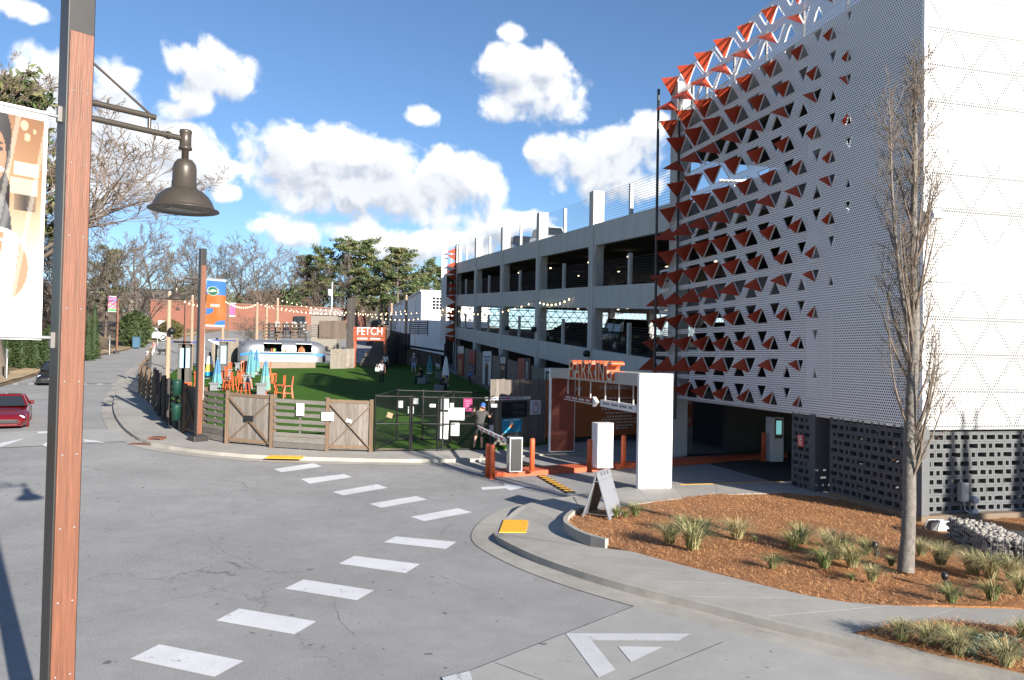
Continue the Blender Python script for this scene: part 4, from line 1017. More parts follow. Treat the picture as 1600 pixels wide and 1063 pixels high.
chain_run('rear chain link fence of the pen on the right', i1, i2, CH, (.5,), 2)
chain_run('left side of the chain link pen', f0, i0, CH); chain_run('chain link divider in the middle of the pen', f1, i1, CH); chain_run('right side of the chain link pen by the wooden wall', f2, i2, CH)
# notices: flat boards wired to the mesh
def notice(px, py, w, h, label, col=(.8, .8, .78), y=None, ink=3, rot=0.0, inkcol=None):
    yy = y if y is not None else f0.y+(f2.y-f0.y)*((px-584)/178)-.07
    c = at(px, py, yy); W_, H_ = size_at(w, yy), size_at(h, yy)
    t = thing('notice', label, 'notice', c); X = Vector((math.cos(rot), 0, math.sin(rot))); Y = Vector((-math.sin(rot), 0, math.cos(rot)))
    MB().obox(-X*W_/2-Y*H_/2, X*W_, Y*H_, (0, .012, 0)).build('board', mat('notice_%d_%d_%d' % tuple(int(q*100) for q in col), col, .6), t)
    for k in range(ink):
        z = H_*(.28-.56*k/max(1, ink-1)); w0 = W_*fr.uniform(.45, .7); MB().obox(-X*w0/2+Y*z+Vector((0, -.003, 0)), X*w0, Y*H_*.035, (0, .003, 0)).build('text_mark', inkcol or mat('faded_ink', (.35, .25, .25), .7), t)
    return t
notice(469, 640, 12, 19, 'tall white notice on the slat fence between the gates', y=G(470,703,.14).y-.12, ink=6)
notice(512, 651, 19, 13, 'wide white notice at the left edge of the right plank gate', y=G(512,705,.14).y-.16, ink=5)
notice(545, 658, 9, 5, 'small crumpled white paper on the right plank gate', y=G(545,705,.14).y-.14, ink=0, rot=-.3)
notice(609, 649, 9, 8, 'tilted brown cardboard notice on the chain link fence', (.42, .28, .16), rot=-.3, ink=2)
notice(626, 632, 7, 11, 'upper left white notice on the chain link fence')
notice(647, 627, 13, 9, 'white box sign at the top of the chain link gate', ink=1)
notice(642, 641, 9, 11, 'white notice below the box sign on the chain link gate')
notice(676, 634, 9, 5, 'small oval white tag on the chain link fence left of the notices', ink=1)
notice(695, 632, 12, 17, 'white notice with faint print above the blank board', ink=5)
notice(706, 634, 6, 8, 'small narrow white notice beside the printed one', ink=2)
notice(713, 647, 25, 19, 'large blank white board on the chain link fence', ink=0)
notice(711, 671, 13, 20, 'lower white notice with lines of print on the chain link fence', ink=7)
notice(731, 633, 14, 20, 'magenta notice on the chain link fence near the man', (.35, .03, .13), ink=4, inkcol=mat('pink_ink', (.7, .4, .5), .7), y=i1.y)
notice(694, 665, 14, 42, 'tall white torn board leaning inside the chain link pen', ink=0, y=f1.y+.3, rot=-.04)
notice(772, 634, 9, 5, 'small oval white tag right of the man at the gate', ink=1, y=f2.y-.05)
notice(766, 671, 10, 13, 'pale notice low on the fence right of the man', (.5, .48, .55), ink=2, y=f2.y+.2)
# ------------------------------------------------------------------ wooden wall right of the pen
wa, wb = G(764, 699, .13), G(852, 692, .13); wa.y += .5; wb.y += .3
ht = lambda f: 2.62
wt = board_fence('plank_wall', 'grey plank wall with a dark window between the pen and the orange mural', wa, wb, 2.62, M_wood, .15, cat='wall')
wd, wn, wl = fence_dirs(wa, wb)
wp = lambda px, py, off=.03: (lambda d: Vector((0, 0, H))+d*((wa-Vector((0, 0, H))).dot(wn)/d.dot(wn)))(ray(px, py))+wn*off
def on_wall(px0, py0, px1, py1, th_, m, name, parent, off=.0):
    a = wp(px0, py1, off); b = wp(px1, py0, off); w = (b-a).dot(wd); h = b.z-a.z; return MB().obox(a, wd*w, wn*th_, UZ*h).build(name, m, parent, True)
o = on_wall(784, 627, 822, 653, .06, M_black, 'window_frame', wt); on_wall(788, 630, 818, 640, .065, M_glass, 'pane', o); on_wall(788, 641, 818, 650, .065, M_glass, 'pane', o)
for (x0, y0, x1, y1, m, nm, lab) in ((757, 619, 828, 626, mat('strip_white', (.6, .58, .58), .6), 'banner_strip', 'long narrow white banner strip on the plank wall above the window'), (827, 625, 844, 648, mat('poster_white', (.6, .6, .64), .6), 'poster', 'white poster with a framed symbol on the plank wall'), (783, 653, 814, 677, mat('poster_blue', (.03, .28, .48), .6), 'poster', 'bright blue poster with an orange round figure under the window')):
    a = wp(x0, y1, .035); t = thing(nm, lab, nm.split('_')[0], a); b = wp(x1, y0, .035); w = (b-a).dot(wd); h = b.z-a.z
    MB().obox(a, wd*w, wn*.015, UZ*h).build('panel', m, t, True)
    if nm == 'banner_strip':
        text_obj('lettering', 'NEW SIGN UPS', .16, frame(a+wd*w*.66+UZ*h*.5+wn*.02, wd, UZ), mat('navy_ink', (.04, .05, .15), .6), t, .001, .75)
        MB().obox(a+wd*w*.44+UZ*h*.15+wn*.016, wd*w*.07, wn*.002, UZ*h*.7).build('pink_mark', mat('pink_mark', (.6, .1, .25), .6), t, True)
        for f in (.05, .16, .27, .36): MB().obox(a+wd*w*f+UZ*h*.3+wn*.016, wd*w*.08, wn*.002, UZ*h*.4).build('text_mark', mat('navy_ink', (.04, .05, .15), .6), t, True)
    elif 'white' in lab:
        q = MB()
        for f in ((.25, .12, .5, .05), (.25, .65, .5, .05), (.25, .12, .05, .55), (.7, .12, .05, .55)): q.obox(a+wd*w*f[0]+UZ*h*f[1]+wn*.016, wd*w*f[2], wn*.002, UZ*h*f[3])
        q.build('symbol_frame', mat('navy_ink', (.04, .05, .15), .6), t, True); MB().obox(a+wd*w*.36+UZ*h*.78+wn*.016, wd*w*.3, wn*.002, UZ*h*.1).build('pink_mark', mat('pink_mark', (.6, .1, .25), .6), t, True)
    else:
        cc = a+wd*w*.48+UZ*h*.5+wn*.017
        MB().cyl(cc, cc+wn*.003, h*.2, n=16).build('round_figure', mat('poster_orange', (.5, .17, .06), .6), t, True); MB().cyl(cc+UZ*h*.18+wn*.001, cc+UZ*h*.18+wn*.005, h*.12, n=16).build('figure_cap', M_white, t, True)
        MB().obox(a+wd*w*.1+UZ*h*.86+wn*.016, wd*w*.8, wn*.002, UZ*h*.05).build('text_mark', M_white, t, True)
# ------------------------------------------------------------------ tall fence between lawn and garage
def back_fence():
    segs = [(17.5, 25, 'dark tall plank fence under the garage nearest the street'), (25, 33, 'dark tall plank fence under the garage behind the tall white bottle poster'), (33, 42, 'dark tall plank fence under the garage behind the lawn tables'), (42, 52, 'dark tall plank fence under the garage near the shed')]
    for a, b, l in segs:
        p, q = LB(a, -1.3), LB(b, -1.3); p.z = th(p.x, p.y)+.1; q.z = th(q.x, q.y)+.1
        # walk so that the viewer side faces the lawn
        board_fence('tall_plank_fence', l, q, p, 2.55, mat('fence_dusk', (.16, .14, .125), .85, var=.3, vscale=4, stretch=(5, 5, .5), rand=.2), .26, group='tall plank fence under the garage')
back_fence()
def fence_poster(px0, px1, py0, py1, base, label, marks):
    # on the plane of the tall fence (w = -1.36)
    def pt(px, py):
        d = ray(px, py); o = Vector((0, 0, H)); return o+d*((LB(0, -1.36)-o).dot(WW)/d.dot(WW))
    a = pt(px0, py1); b = pt(px1, py0); w = (b-a).dot(-LL); h = abs(b.z-a.z); z = min(a.z, b.z)
    if w < 0: w = -w
    a.z = z; t = thing('fence_poster', label, 'poster', a)
    MB().obox(a, -LL*w, -WW*.02, UZ*h).build('panel', base, t, True)
    for x, y, ww_, hh_, m in marks: MB().obox(a-LL*w*x+UZ*h*y-WW*.022, -LL*w*ww_, -WW*.003, UZ*h*hh_).build('print_shape', m, t, True)
Pm = lambda n, c: mat(n, c, .6)
tan, wht, drk, red, blu = Pm('print_tan', (.36, .22, .12)), Pm('print_white', (.55, .55, .57)), Pm('print_dark', (.03, .03, .035)), Pm('print_red', (.28, .04, .03)), Pm('print_blue', (.10, .22, .34))
fence_poster(715, 725, 541, 586, red, 'narrow red and white poster with a brown animal on the tall fence', [(.0, .75, 1, .25, wht), (.2, .05, .5, .5, tan)])
fence_poster(733, 743, 548, 582, red, 'red and black framed poster on the tall fence', [(.0, .0, 1, .4, drk), (.1, .05, .35, .3, wht), (.55, .05, .35, .3, wht)])
fence_poster(754, 768, 549, 600, wht, 'tall pale poster with blue heading and a dog figure', [(.1, .8, .8, .06, blu), (.2, .7, .6, .06, blu), (.3, .0, .4, .6, drk), (.35, .55, .3, .12, tan)])
fence_poster(781, 791, 554, 594, drk, 'tall black poster with white lettering and a dark dog head', [(.1, .65, .35, .25, wht), (.55, .65, .35, .25, wht), (.2, .4, .6, .15, tan)])
fence_poster(809, 829, 560, 594, red, 'dark red poster with a white bottle shape', [(.55, .0, .45, 1, drk), (.66, .08, .2, .45, wht), (.72, .5, .09, .35, wht)])
fence_poster(851, 868, 576, 600, wht, 'white framed poster with a round emblem above the orange mural', [(.1, .1, .8, .7, drk), (.3, .2, .4, .45, wht)])
# ------------------------------------------------------------------ shed, arch, stairs
c = Vector((-8.2, 77.5, 0)); c.z = th(c.x, c.y)
sh = thing('shed', 'low dark shed with a mono pitch roof beyond the lawn', 'shed', c)
sx0, sx1 = at(628, 560, 77).x, at(694, 560, 77).x
zl, zr = at(628, 541, 77).z, at(690, 552, 77).z; zb = c.z
shm = mat('shed_wall', (.11, .095, .08), .85, var=.2, rand=.15)
kk = 14
for i in range(kk):
    x = sx0+.5+(sx1-sx0-.8)*i/kk; w = (sx1-sx0-.8)/kk; top = zl+(zr-zl)*i/kk-.15
    MB().obox((x, 77, zb-.2), (w*.95, 0, 0), (0, .04, 0), (0, 0, top-zb+.2)).build('board', shm, sh, True)
MB().prism([(sx0, 76.3, zl), (sx1+.3, 76.3, zr), (sx1+.3, 76.3, zr+.2), (sx0, 76.3, zl+.2)], (0, 4.5, 0)).build('roof', M_dark, sh, True)
MB().obox((sx0+.5, 77.1, zb-.2), (sx1-sx0-.8, 0, 0), (0, 3, 0), (0, 0, zr-zb)).build('core', shm, sh, True)
# arch
aL = G(554, 573.5, .1); aR = at(601, 573, aL.y-.3); aR.z = aL.z; zt = at(555, 511, aL.y).z
ar = thing('entrance_arch', 'orange timber arch with the word FETCH at the far end of the lawn', 'arch', aL)
M_archo = mat('arch_orange', (.36, .085, .04), .6, var=.08)
for p in (aL, aR): MB().box(p+UZ*((zt-aL.z)/2), (.22, .22, zt-aL.z)).build('post', M_archo, ar, True)
hd = aR-aL; hn = Vector((hd.y, -hd.x, 0)).normalized()
zh = [(zt-.32*k-.3, .285) for k in range(4)]
for z, h in zh[:4]: MB().obox(aL-hd*.05+UZ*(z-aL.z)+hn*.12, hd*1.1, hn*.05, UZ*h).build('header_board', M_archo, ar, True)
text_obj('lettering', 'FETCH', 1.0, frame(aL+hd*.5+UZ*(zt-aL.z-.42)+hn*.2, hd, UZ), M_white, ar, .02, .82)
for k in range(9):
    if k != 4: MB().obox(aL+hd*(.1+.085*k)+UZ*(zt-aL.z-1.13)+hn*.172, hd*.065, hn*.01, UZ*.14).build('letter_mark', M_white, ar, True)
# stairs
st = thing('stairs', 'broad grey timber stairs rising behind the orange arch', 'stairs', (aL.x+1.4, aL.y+1, aL.z)); M_step = mat('step_wood', (.16, .135, .11), .8, var=.15, rand=.08)
for k in range(18):
    z = aL.z+.05+.17*k; y = aL.y+1.0+.42*k+(1.6 if k > 8 else 0)
    MB().obox((aL.x+.2, y, z), (2.5, 0, 0), (0, .44+(1.6 if k == 8 else 0), 0), (0, 0, .045)).build('tread', M_step, st, True)
    MB().obox((aL.x+.2, y+.02, z-.17), (2.5, 0, 0), (0, .03, 0), (0, 0, .168)).build('riser', M_step, st, True)
MB().obox((aL.x+2.72, aL.y+1, aL.z-.3), (.1, 0, 0), (0, 9.5, 0), (0, 0, 3.8)).build('side_wall', M_woodd, st, True)
# ivy on the side wall
iv = MB(); ir = random.Random(4)
for k in range(260):
    y = aL.y+1+ir.uniform(0, 8); z = aL.z+.2+(y-aL.y)*.3+ir.uniform(0, 2.2); x = aL.x+2.66-ir.uniform(0, .25); s = ir.uniform(.08, .16)
    iv.add([(x, y-s, z), (x-.05, y, z-s), (x, y+s, z), (x-.03, y, z+s)], [(0, 1, 2, 3)])
iv.build('climbing_ivy', mat('ivy', (.02, .03, .012), .7), st, True)
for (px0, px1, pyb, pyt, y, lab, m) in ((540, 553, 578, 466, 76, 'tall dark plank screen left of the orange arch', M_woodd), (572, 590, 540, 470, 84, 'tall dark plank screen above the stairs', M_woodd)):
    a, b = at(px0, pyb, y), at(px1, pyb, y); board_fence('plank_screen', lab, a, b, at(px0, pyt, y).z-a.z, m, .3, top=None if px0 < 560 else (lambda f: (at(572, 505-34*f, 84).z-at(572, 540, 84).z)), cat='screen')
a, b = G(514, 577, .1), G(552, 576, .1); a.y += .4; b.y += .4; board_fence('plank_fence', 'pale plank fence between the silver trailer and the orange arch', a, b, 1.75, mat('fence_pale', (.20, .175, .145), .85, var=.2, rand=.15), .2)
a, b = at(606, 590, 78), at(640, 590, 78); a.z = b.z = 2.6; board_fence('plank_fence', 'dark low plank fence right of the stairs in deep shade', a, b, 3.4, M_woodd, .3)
for (px0, px1, py, hh, y, lab) in ((474, 497, 528, 1.5, 82, 'slat railing on the deck behind the silver trailer'), (498, 540, 530, 2.0, 84, 'plank railing on the deck left of the arch'), (640, 668, 523, 1.6, 88, 'slat railing in front of the white building')):
    a, b = at(px0, py, y), at(px1, py, y)
    if 'slat' in lab: slat_fence(lab, a, b, hh, 6, False)
    else: board_fence('plank_fence', lab, a, b, hh, mat('fence_brown', (.12, .09, .07), .85, var=.2, rand=.15), .25)
# pale plank fence left of the trailer
a, b = at(330, 578, 66), at(372, 577, 68); a.z = th(a.x, a.y)+.1; b.z = th(b.x, b.y)+.1; board_fence('plank_fence', 'pale plank fence running up to the silver trailer from the left', a, b, 2.5, mat('fence_pale', (.20, .175, .145), .85), .2)
# ------------------------------------------------------------------ silver trailer
tA, tB = G(372, 576, .1), G(511, 575, .1); tx, tn, tl_ = fence_dirs(tA, tB)
tr = thing('silver_trailer', 'polished silver rounded trailer bar with a blue stripe and two serving hatches', 'trailer', tA)
M_alu = mat('polished_aluminium', (.30, .315, .345), .38, .7, var=.12, vscale=1.2, stretch=(1, 1, 2)); M_stripe = mat('trailer_blue', (.05, .22, .55), .4)
zt0 = at(440, 531, tA.y-1).z-tA.z; skirt = .62; TD = 2.4; TH = zt0-skirt
NS, NL = 20, 44
def trailer_pt(u, a):            # u along 0..1, a around section (front low -> roof -> back low)
    e = .0; L_ = tl_
    s = u*L_; r = 1.5
    k = 1.0
    if s < r: k = math.sqrt(max(.0, 1-((r-s)/r)**2))
    if s > L_-r: k = math.sqrt(max(.0, 1-((s-L_+r)/r)**2))
    kk = .35+.65*k
    R0 = .75
    # rounded box section
    pts = [(0, 0), (0, TH-R0)]+[(R0-R0*math.cos(q), TH-R0+R0*math.sin(q)) for q in [math.pi/2*j/5 for j in range(1, 6)]]
    pts += [(TD-R0+R0*math.sin(q), TH-R0+R0*math.cos(q)) for q in [math.pi/2*j/5 for j in range(0, 6)]]+[(TD, 0)]
    d = [0]
    for p, q in zip(pts, pts[1:]): d.append(d[-1]+math.dist(p, q))
    t = a*d[-1]; i = 0
    while i < len(d)-2 and d[i+1] < t: i += 1
    f = (t-d[i])/(d[i+1]-d[i]); x = pts[i][0]+(pts[i+1][0]-pts[i][0])*f; z = pts[i][1]+(pts[i+1][1]-pts[i][1])*f
    x = TD/2+(x-TD/2)*kk; z = z*(.62+.38*k)
    return tA+tx*s-tn*x+UZ*(skirt+z)
hatch = [(.27, .47, ), (.63, .82)]
mb = MB(); V = [trailer_pt(i/NL, j/NS) for i in range(NL+1) for j in range(NS+1)]
F = []; MI = []
for i in range(NL):
    for j in range(NS):
        u = (i+.5)/NL; a = (j+.5)/NS
        if any(h0 < u < h1 for h0, h1 in hatch) and .16 < a < .30: continue
        F.append((i*(NS+1)+j, (i+1)*(NS+1)+j, (i+1)*(NS+1)+j+1, i*(NS+1)+j+1)); 
mb.add(V, F, 0, True); mb.build('shell', M_alu, tr, True)
mb = MB()
for i in range(1, NL-1):
    p, q = trailer_pt(i/NL, .125), trailer_pt((i+1)/NL, .125); mb.obox(p+tn*.012-UZ*.1, q-p, tn*.02, UZ*.2)
mb.build('blue_stripe', M_stripe, tr, True)
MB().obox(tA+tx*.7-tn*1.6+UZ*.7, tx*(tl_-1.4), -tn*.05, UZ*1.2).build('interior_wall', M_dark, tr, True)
MB().obox(tA+tx*(.24*tl_)+tn*.3+UZ*(skirt+TH*.42), tx*(.6*tl_), -tn*.4, UZ*.05).build('serving_shelf', M_alu, tr, True)
MB().obox(tA+tx*1.2-tn*.05, tx*(tl_-2.2), -tn*.06, UZ*.66).build('skirt_boards', mat('skirt_wood', (.22, .17, .13), .8, var=.25, stretch=(5, 5, .5)), tr, True)
for h0, h1 in hatch: 
    MB().obox(tA+tx*(h0*tl_)-tn*.05+UZ*(skirt+TH*.83), tx*((h1-h0)*tl_), tn*.06, UZ*.05).build('hatch_trim', M_alu, tr, True)
MB().obox(tA+tx*.35-tn*.55+UZ*(skirt+.95), tx*.5, tn*.2, UZ*.55).build('end_window', M_glass, tr, True)
for k, (u, c) in enumerate(((.36, (.5, .1, .05)), (.385, (.6, .45, .1)), (.40, (.1, .3, .12)), (.50, (.6, .5, .2)), (.52, (.5, .12, .06)), (.545, (.7, .7, .6)), (.57, (.15, .3, .1)), (.72, (.6, .2, .08)))):
    p = tA+tx*(u*tl_)+tn*.1+UZ*(skirt+TH*.42+.05); t = thing('bottle', ['red', 'yellow', 'green', 'straw coloured', 'second red', 'white', 'leafy green', 'orange'][k]+' bottle on the shelf of the silver trailer', 'bottle', p)
    MB().lathe((0, 0, 0), [(0, 0), (.06, 0), (.06, .2), (.025, .26), (.025, .34), (0, .34)], 8).build('glass', mat('bottle_%d' % k, c, .3), t)
# BARK marquee letters on the deck behind
bq = at(428, 522, tA.y+7); t = thing('marquee_letters', 'large pale outlined letters reading BARK above the silver trailer', 'sign', bq)
for i, ch in enumerate('BARK'):
    p = at(434+13.5*i, 513, tA.y+7); text_obj('letter', ch, 1.55, frame(p, (1, 0, 0), UZ), mat('marquee_grey', (.5, .5, .52), .5), t, .08, .8)
MB().bar(at(428, 521, tA.y+7), at(482, 521, tA.y+7), .1, .12).build('support_rail', M_steel, t, True)
for px in (432, 478): MB().bar(at(px, 521, tA.y+7.1), at(px, 545, tA.y+7.1), .1, .1).build('leg', M_steel, t, True)
for k, px in enumerate((414, 424, 437, 449, 461, 473)):
    a = at(px, 529, tA.y+6); t = thing('planter_crate', ['leftmost', 'second', 'third', 'fourth', 'fifth', 'rightmost'][k]+' slatted dark crate in the row behind the silver trailer', 'crate', a, group='slatted crates behind the trailer')
    for j in range(5): MB().box(a+UZ*(.1+.3*j), (.55, .5, .16)).build('slat', M_woodd if k % 2 else M_post, t, True)
    for sx in (-.25, .25): MB().box(a+Vector((sx, .2, .75)), (.06, .06, 1.5)).build('corner_post', M_woodd, t, True)
# ------------------------------------------------------------------ lawn furniture
def umbrella_mesh(t, h, cols, r=.28):
    MB().cyl((0, 0, 0), (0, 0, h), .025, n=8).build('pole', M_white, t)
    mb = MB(); n = 16; prof = [(.0, h), (.05, h-.06), (.13, h-.35), (r*.75, h-.9), (r, h-1.45), (r*.82, h-1.75), (r*.4, h-1.74)]
    V = [Vector((math.cos(2*math.pi*k/n)*rr*(1 if k % 2 else .68), math.sin(2*math.pi*k/n)*rr*(1 if k % 2 else .68), z+(0 if k % 2 or i < 4 else .05))) for i, (rr, z) in enumerate(prof) for k in range(n)]
    b = len(mb.v); mb.v = V
    for i in range(len(prof)-1):
        for k in range(n): mb.f.append([i*n+k, (i+1)*n+k, (i+1)*n+(k+1) % n, i*n+(k+1) % n]); mb.m.append(cols[i]); mb.sm.append(False)
    mb.build('canopy', [mat('canopy_blue', (.055, .17, .30), .7), mat('canopy_teal', (.08, .24, .28), .7), mat('canopy_mint', (.15, .29, .25), .7), M_white, mat('canopy_navy', (.03, .03, .04), .7), mat('canopy_yellow', (.65, .45, .08), .7), mat('canopy_cyan', (.02, .28, .50), .7)], t)
def umb(px, py0, py1, pyb, cols, label):
    b = G(px, pyb, .1); z = at(px, py0, b.y).z; t = thing('closed_umbrella', label, 'umbrella', b, group='closed lawn umbrellas'); umbrella_mesh(t, z-b.z, cols)
    MB().box((0, 0, .03), (.5, .5, .06)).build('base', M_galv, t); return t
blu_ = [0, 0, 0, 1, 2, 2]
umb(345, 541, 568, 583, blu_, 'closed blue umbrella farthest left behind the grey tables')
umb(339, 560, 591, 610, blu_, 'closed blue umbrella over the front left grey table')
umb(391, 545, 590, 608, [0, 0, 1, 1, 2, 2], 'tall closed blue umbrella in the middle of the lawn seats')
umb(400, 545, 570, 586, blu_, 'closed blue umbrella behind the middle one')
umb(414, 562, 598, 618, [0, 0, 1, 2, 2, 2], 'closed blue umbrella over the right front grey table')
umb(327, 549, 580, 592, [3, 4, 3, 5, 6, 6], 'closed white, black, yellow and cyan umbrella next to the lamp post')
umb(696, 556, 592, 603, [0, 3, 3, 3, 5, 6], 'closed white umbrella with a blue hem in the shade')
umb(671, 555, 579, 584, [0, 0, 1, 1, 2, 2], 'closed blue umbrella in the shade by the shed')
M_tgrey = mat('table_grey', (.17, .175, .185), .7, var=.1, rand=.06)
def ltable(px, py, w, h, label, y=None):
    b = G(px, py, .1); W_ = size_at(w, b.y); H_ = size_at(h, b.y); t = thing('box_table', label, 'table', b, rz=.3, group='grey box tables on the lawn')
    MB().box((0, 0, H_-.04), (W_*1.12, W_*1.12, .08)).build('top', M_tgrey, t, bevel=.01)
    MB().box((0, 0, H_*.46), (W_*.8, W_*.8, H_*.92-.02)).build('body', M_tgrey, t, bevel=.01)
    for s in (-1, 1):
        MB().box((s*W_*.34, -W_*.41, H_*.45), (W_*.12, .03, H_*.8)).build('trim', M_tgrey, t); MB().box((0, -W_*.41, H_*(.45+.36*s)), (W_*.55, .03, H_*.1)).build('trim', M_tgrey, t)
    return b
tb = [ltable(334, 611, 13, 13, 'front left grey box table on the lawn'), ltable(355, 593, 14, 16, 'grey box table left of the tall orange chairs'), ltable(371, 580, 8, 13, 'small grey box table beside the silver trailer end'), ltable(386, 610, 13, 24, 'tall grey box table under the middle umbrella'), ltable(408, 620, 16, 21, 'front right grey box table behind the plank gate'), ltable(400, 585, 8, 10, 'small grey box table behind the middle umbrella'), ltable(664, 598, 11, 11, 'dim box table in the shade beside the seated person'), ltable(686, 592, 12, 11, 'pale box table in the shade near the white umbrella'), ltable(693, 606, 12, 8, 'dim table in front under the white umbrella')]
def chair_proto():
    t = thing('cafe_chair', 'x', 'chair', (0, 0, 0), group='orange metal chairs on the lawn')
    h = .62
    MB().box((0, 0, h), (.40, .40, .03)).build('seat', M_orange, t, bevel=.01)
    for sx in (-1, 1):
        for sy in (-1, 1): MB().bar((sx*.16, sy*.16, h), (sx*.23, sy*.23, 0), .035, .035).build('leg', M_orange, t)
    MB().box((0, .2, h+.25), (.14, .015, .42)).build('back_splat', M_orange, t)
    for sx in (-1, 1): MB().bar((sx*.17, .19, h), (sx*.18, .22, h+.46), .03, .03).build('back_rail', M_orange, t)
    MB().bar((-.19, .22, h+.46), (.19, .22, h+.46), .04, .06).build('top_rail', M_orange, t)
    for s in (-1, 1): MB().bar((s*.2, -.2, .25), (s*.2, .2, .25), .02, .02).build('stretcher', M_orange, t)
    return t
ch0 = chair_proto(); first = True
for (ti, dx, dy, rz, sc, lab) in ((0, -.9, .1, 1.6, 1, 'orange chair at the left of the front left table'), (0, .85, -.1, -1.6, 1, 'orange chair at the right of the front left table'), (0, .1, .9, 0, 1, 'orange chair behind the front left table'),
        (1, .95, .0, -1.5, 1, 'orange chair right of the second grey table'), (1, -.3, .95, 0, 1, 'orange chair behind the second grey table'), (3, -.95, -.1, 1.6, 1.25, 'tall orange chair left of the tall grey table'), (3, -.5, 1.2, .4, 1.5, 'very tall orange lifeguard style chair behind the tall grey table'), (3, 1.0, .3, -1.3, 1.2, 'orange chair between the two front tables'),
        (4, -1.0, .1, 1.5, 1.15, 'orange chair left of the front right table'), (4, 1.0, .1, -1.5, 1.1, 'orange chair right of the front right table'), (4, .25, 1.0, .1, 1.1, 'orange chair behind the front right table'), (4, 1.5, -.1, -1.2, 1.1, 'outermost orange chair right of the front right table'), (5, .9, 0, -1.4, 1, 'orange chair right of the small rear table'), (2, -.8, 0, 1.5, 1, 'orange chair by the end of the silver trailer')):
    c = ch0 if first else copy_tree(ch0); first = False
    p = tb[ti]+Vector((dx, dy, 0)); p.z = th(p.x, p.y)+.1; place(c, p, rz, sc); c['label'] = lab
c = copy_tree(ch0); p = G(258, 655, .1); p = Vector((-15.0, 36, th(-15, 36)+.1)); place(c, p, 1.0, 1.1); c['label'] = 'lone orange chair on the lawn left of the lamp post'
# ------------------------------------------------------------------ festoon poles and lights
poles = {}
for k, (px, pt_, y, lab) in enumerate(((265, 457, 44, 'pale tall timber pole beside the street fence'), (301, 463, 58, 'pale timber pole just left of the second lamp post'), (349, 468, 65, 'pale timber pole right of the blue and orange banner'), (402, 474, 76, 'thin pale timber pole above the silver trailer'), (434, 467, 80, 'tall thin timber pole behind the letters'), (417, 476, 84, 'thin timber pole left of the letters'), (317, 500, 40, 'white slim pole behind the second lamp post'), (612, 475, 96, 'timber pole on the deck before the white building'), (635, 462, 92, 'timber pole standing at the white building wall'))):
    c = Vector((at(px, 520, y).x, y, 0)); c.z = th(c.x, c.y); zt_ = at(px, pt_, y).z; c.x = at(px, pt_, y).x
    t = thing('timber_pole', lab, 'pole', c); r = .13 if y < 70 else .16
    MB().tube([(0, 0, -.2), (.02, 0, (zt_-c.z)*.5), (0, 0, zt_-c.z)], [r*1.1, r, r*.85], 8).build('shaft', M_pole if k != 6 else M_white, t)
    MB().cyl((0, 0, zt_-c.z), (0, 0, zt_-c.z+.05), r*.9, n=8).build('cap', M_galv, t); poles[px] = Vector((c.x, c.y, zt_))
t = thing('timber_pole_lamp', 'small black floodlight clamped to the pale tall pole', 'lamp', at(268, 517, 43.8)); MB().lathe((0, 0, 0), [(0, 0), (.2, .05), (.22, .25), (0, .3)], 10, axis=Vector((.5, -1, -.1))).build('hood', M_black, t)
M_bulb = mat('bulb', (.8, .7, .5), .4, emit=(1, .74, .36, 3.2)); bulb_me = MB().lathe((0, 0, 0), [(0, -.05), (.03, -.035), (.04, 0), (.028, .035), (.015, .06), (0, .06)], 8).mesh('bulb', M_bulb)
def festoon(a, b, sag, n, label):
    a, b = Vector(a), Vector(b); t = thing('string_lights', label, 'string lights', a, group='festoon lights over the lawn'); pts = []
    for k in range(n+1): f = k/n; p = a.lerp(b, f); p.z -= sag*4*f*(1-f); pts.append(p)
    MB().tube(pts, .012, 4).build('cable', M_black, t, True)
    for k in range(1, n): link('bulb', bulb_me, t, Matrix.Translation(pts[k]-UZ*.08-a))
def fw_(px, py):
    d = ray(px, py); o = Vector((0, 0, H)); return o+d*((LB(0, -.15)-o).dot(WW)/d.dot(WW))
festoon(poles[349], poles[402], .5, 16, 'string lights between the two timber poles left of the letters'); festoon(poles[402], at(553, 486, 77), .5, 24, 'string lights from the thin pole to the plank screen')
festoon(poles[434], at(700, 482, 76), 1.0, 34, 'long string lights crossing in front of the brick building'); festoon(at(553, 486, 77), at(712, 484, 76), .9, 22, 'string lights from the plank screen to the far end of the garage')
festoon(at(712, 484, 76), fw_(838, 469), .6, 16, 'string lights along the garage front, farthest run'); festoon(fw_(838, 469), fw_(897, 461), .35, 9, 'string lights along the garage front, nearest run'); festoon(poles[265], poles[349], .6, 14, 'string lights from the tall pale pole to the banner side pole')
festoon(poles[417], at(640, 484, 88), .8, 30, 'faint rear string lights over the deck')
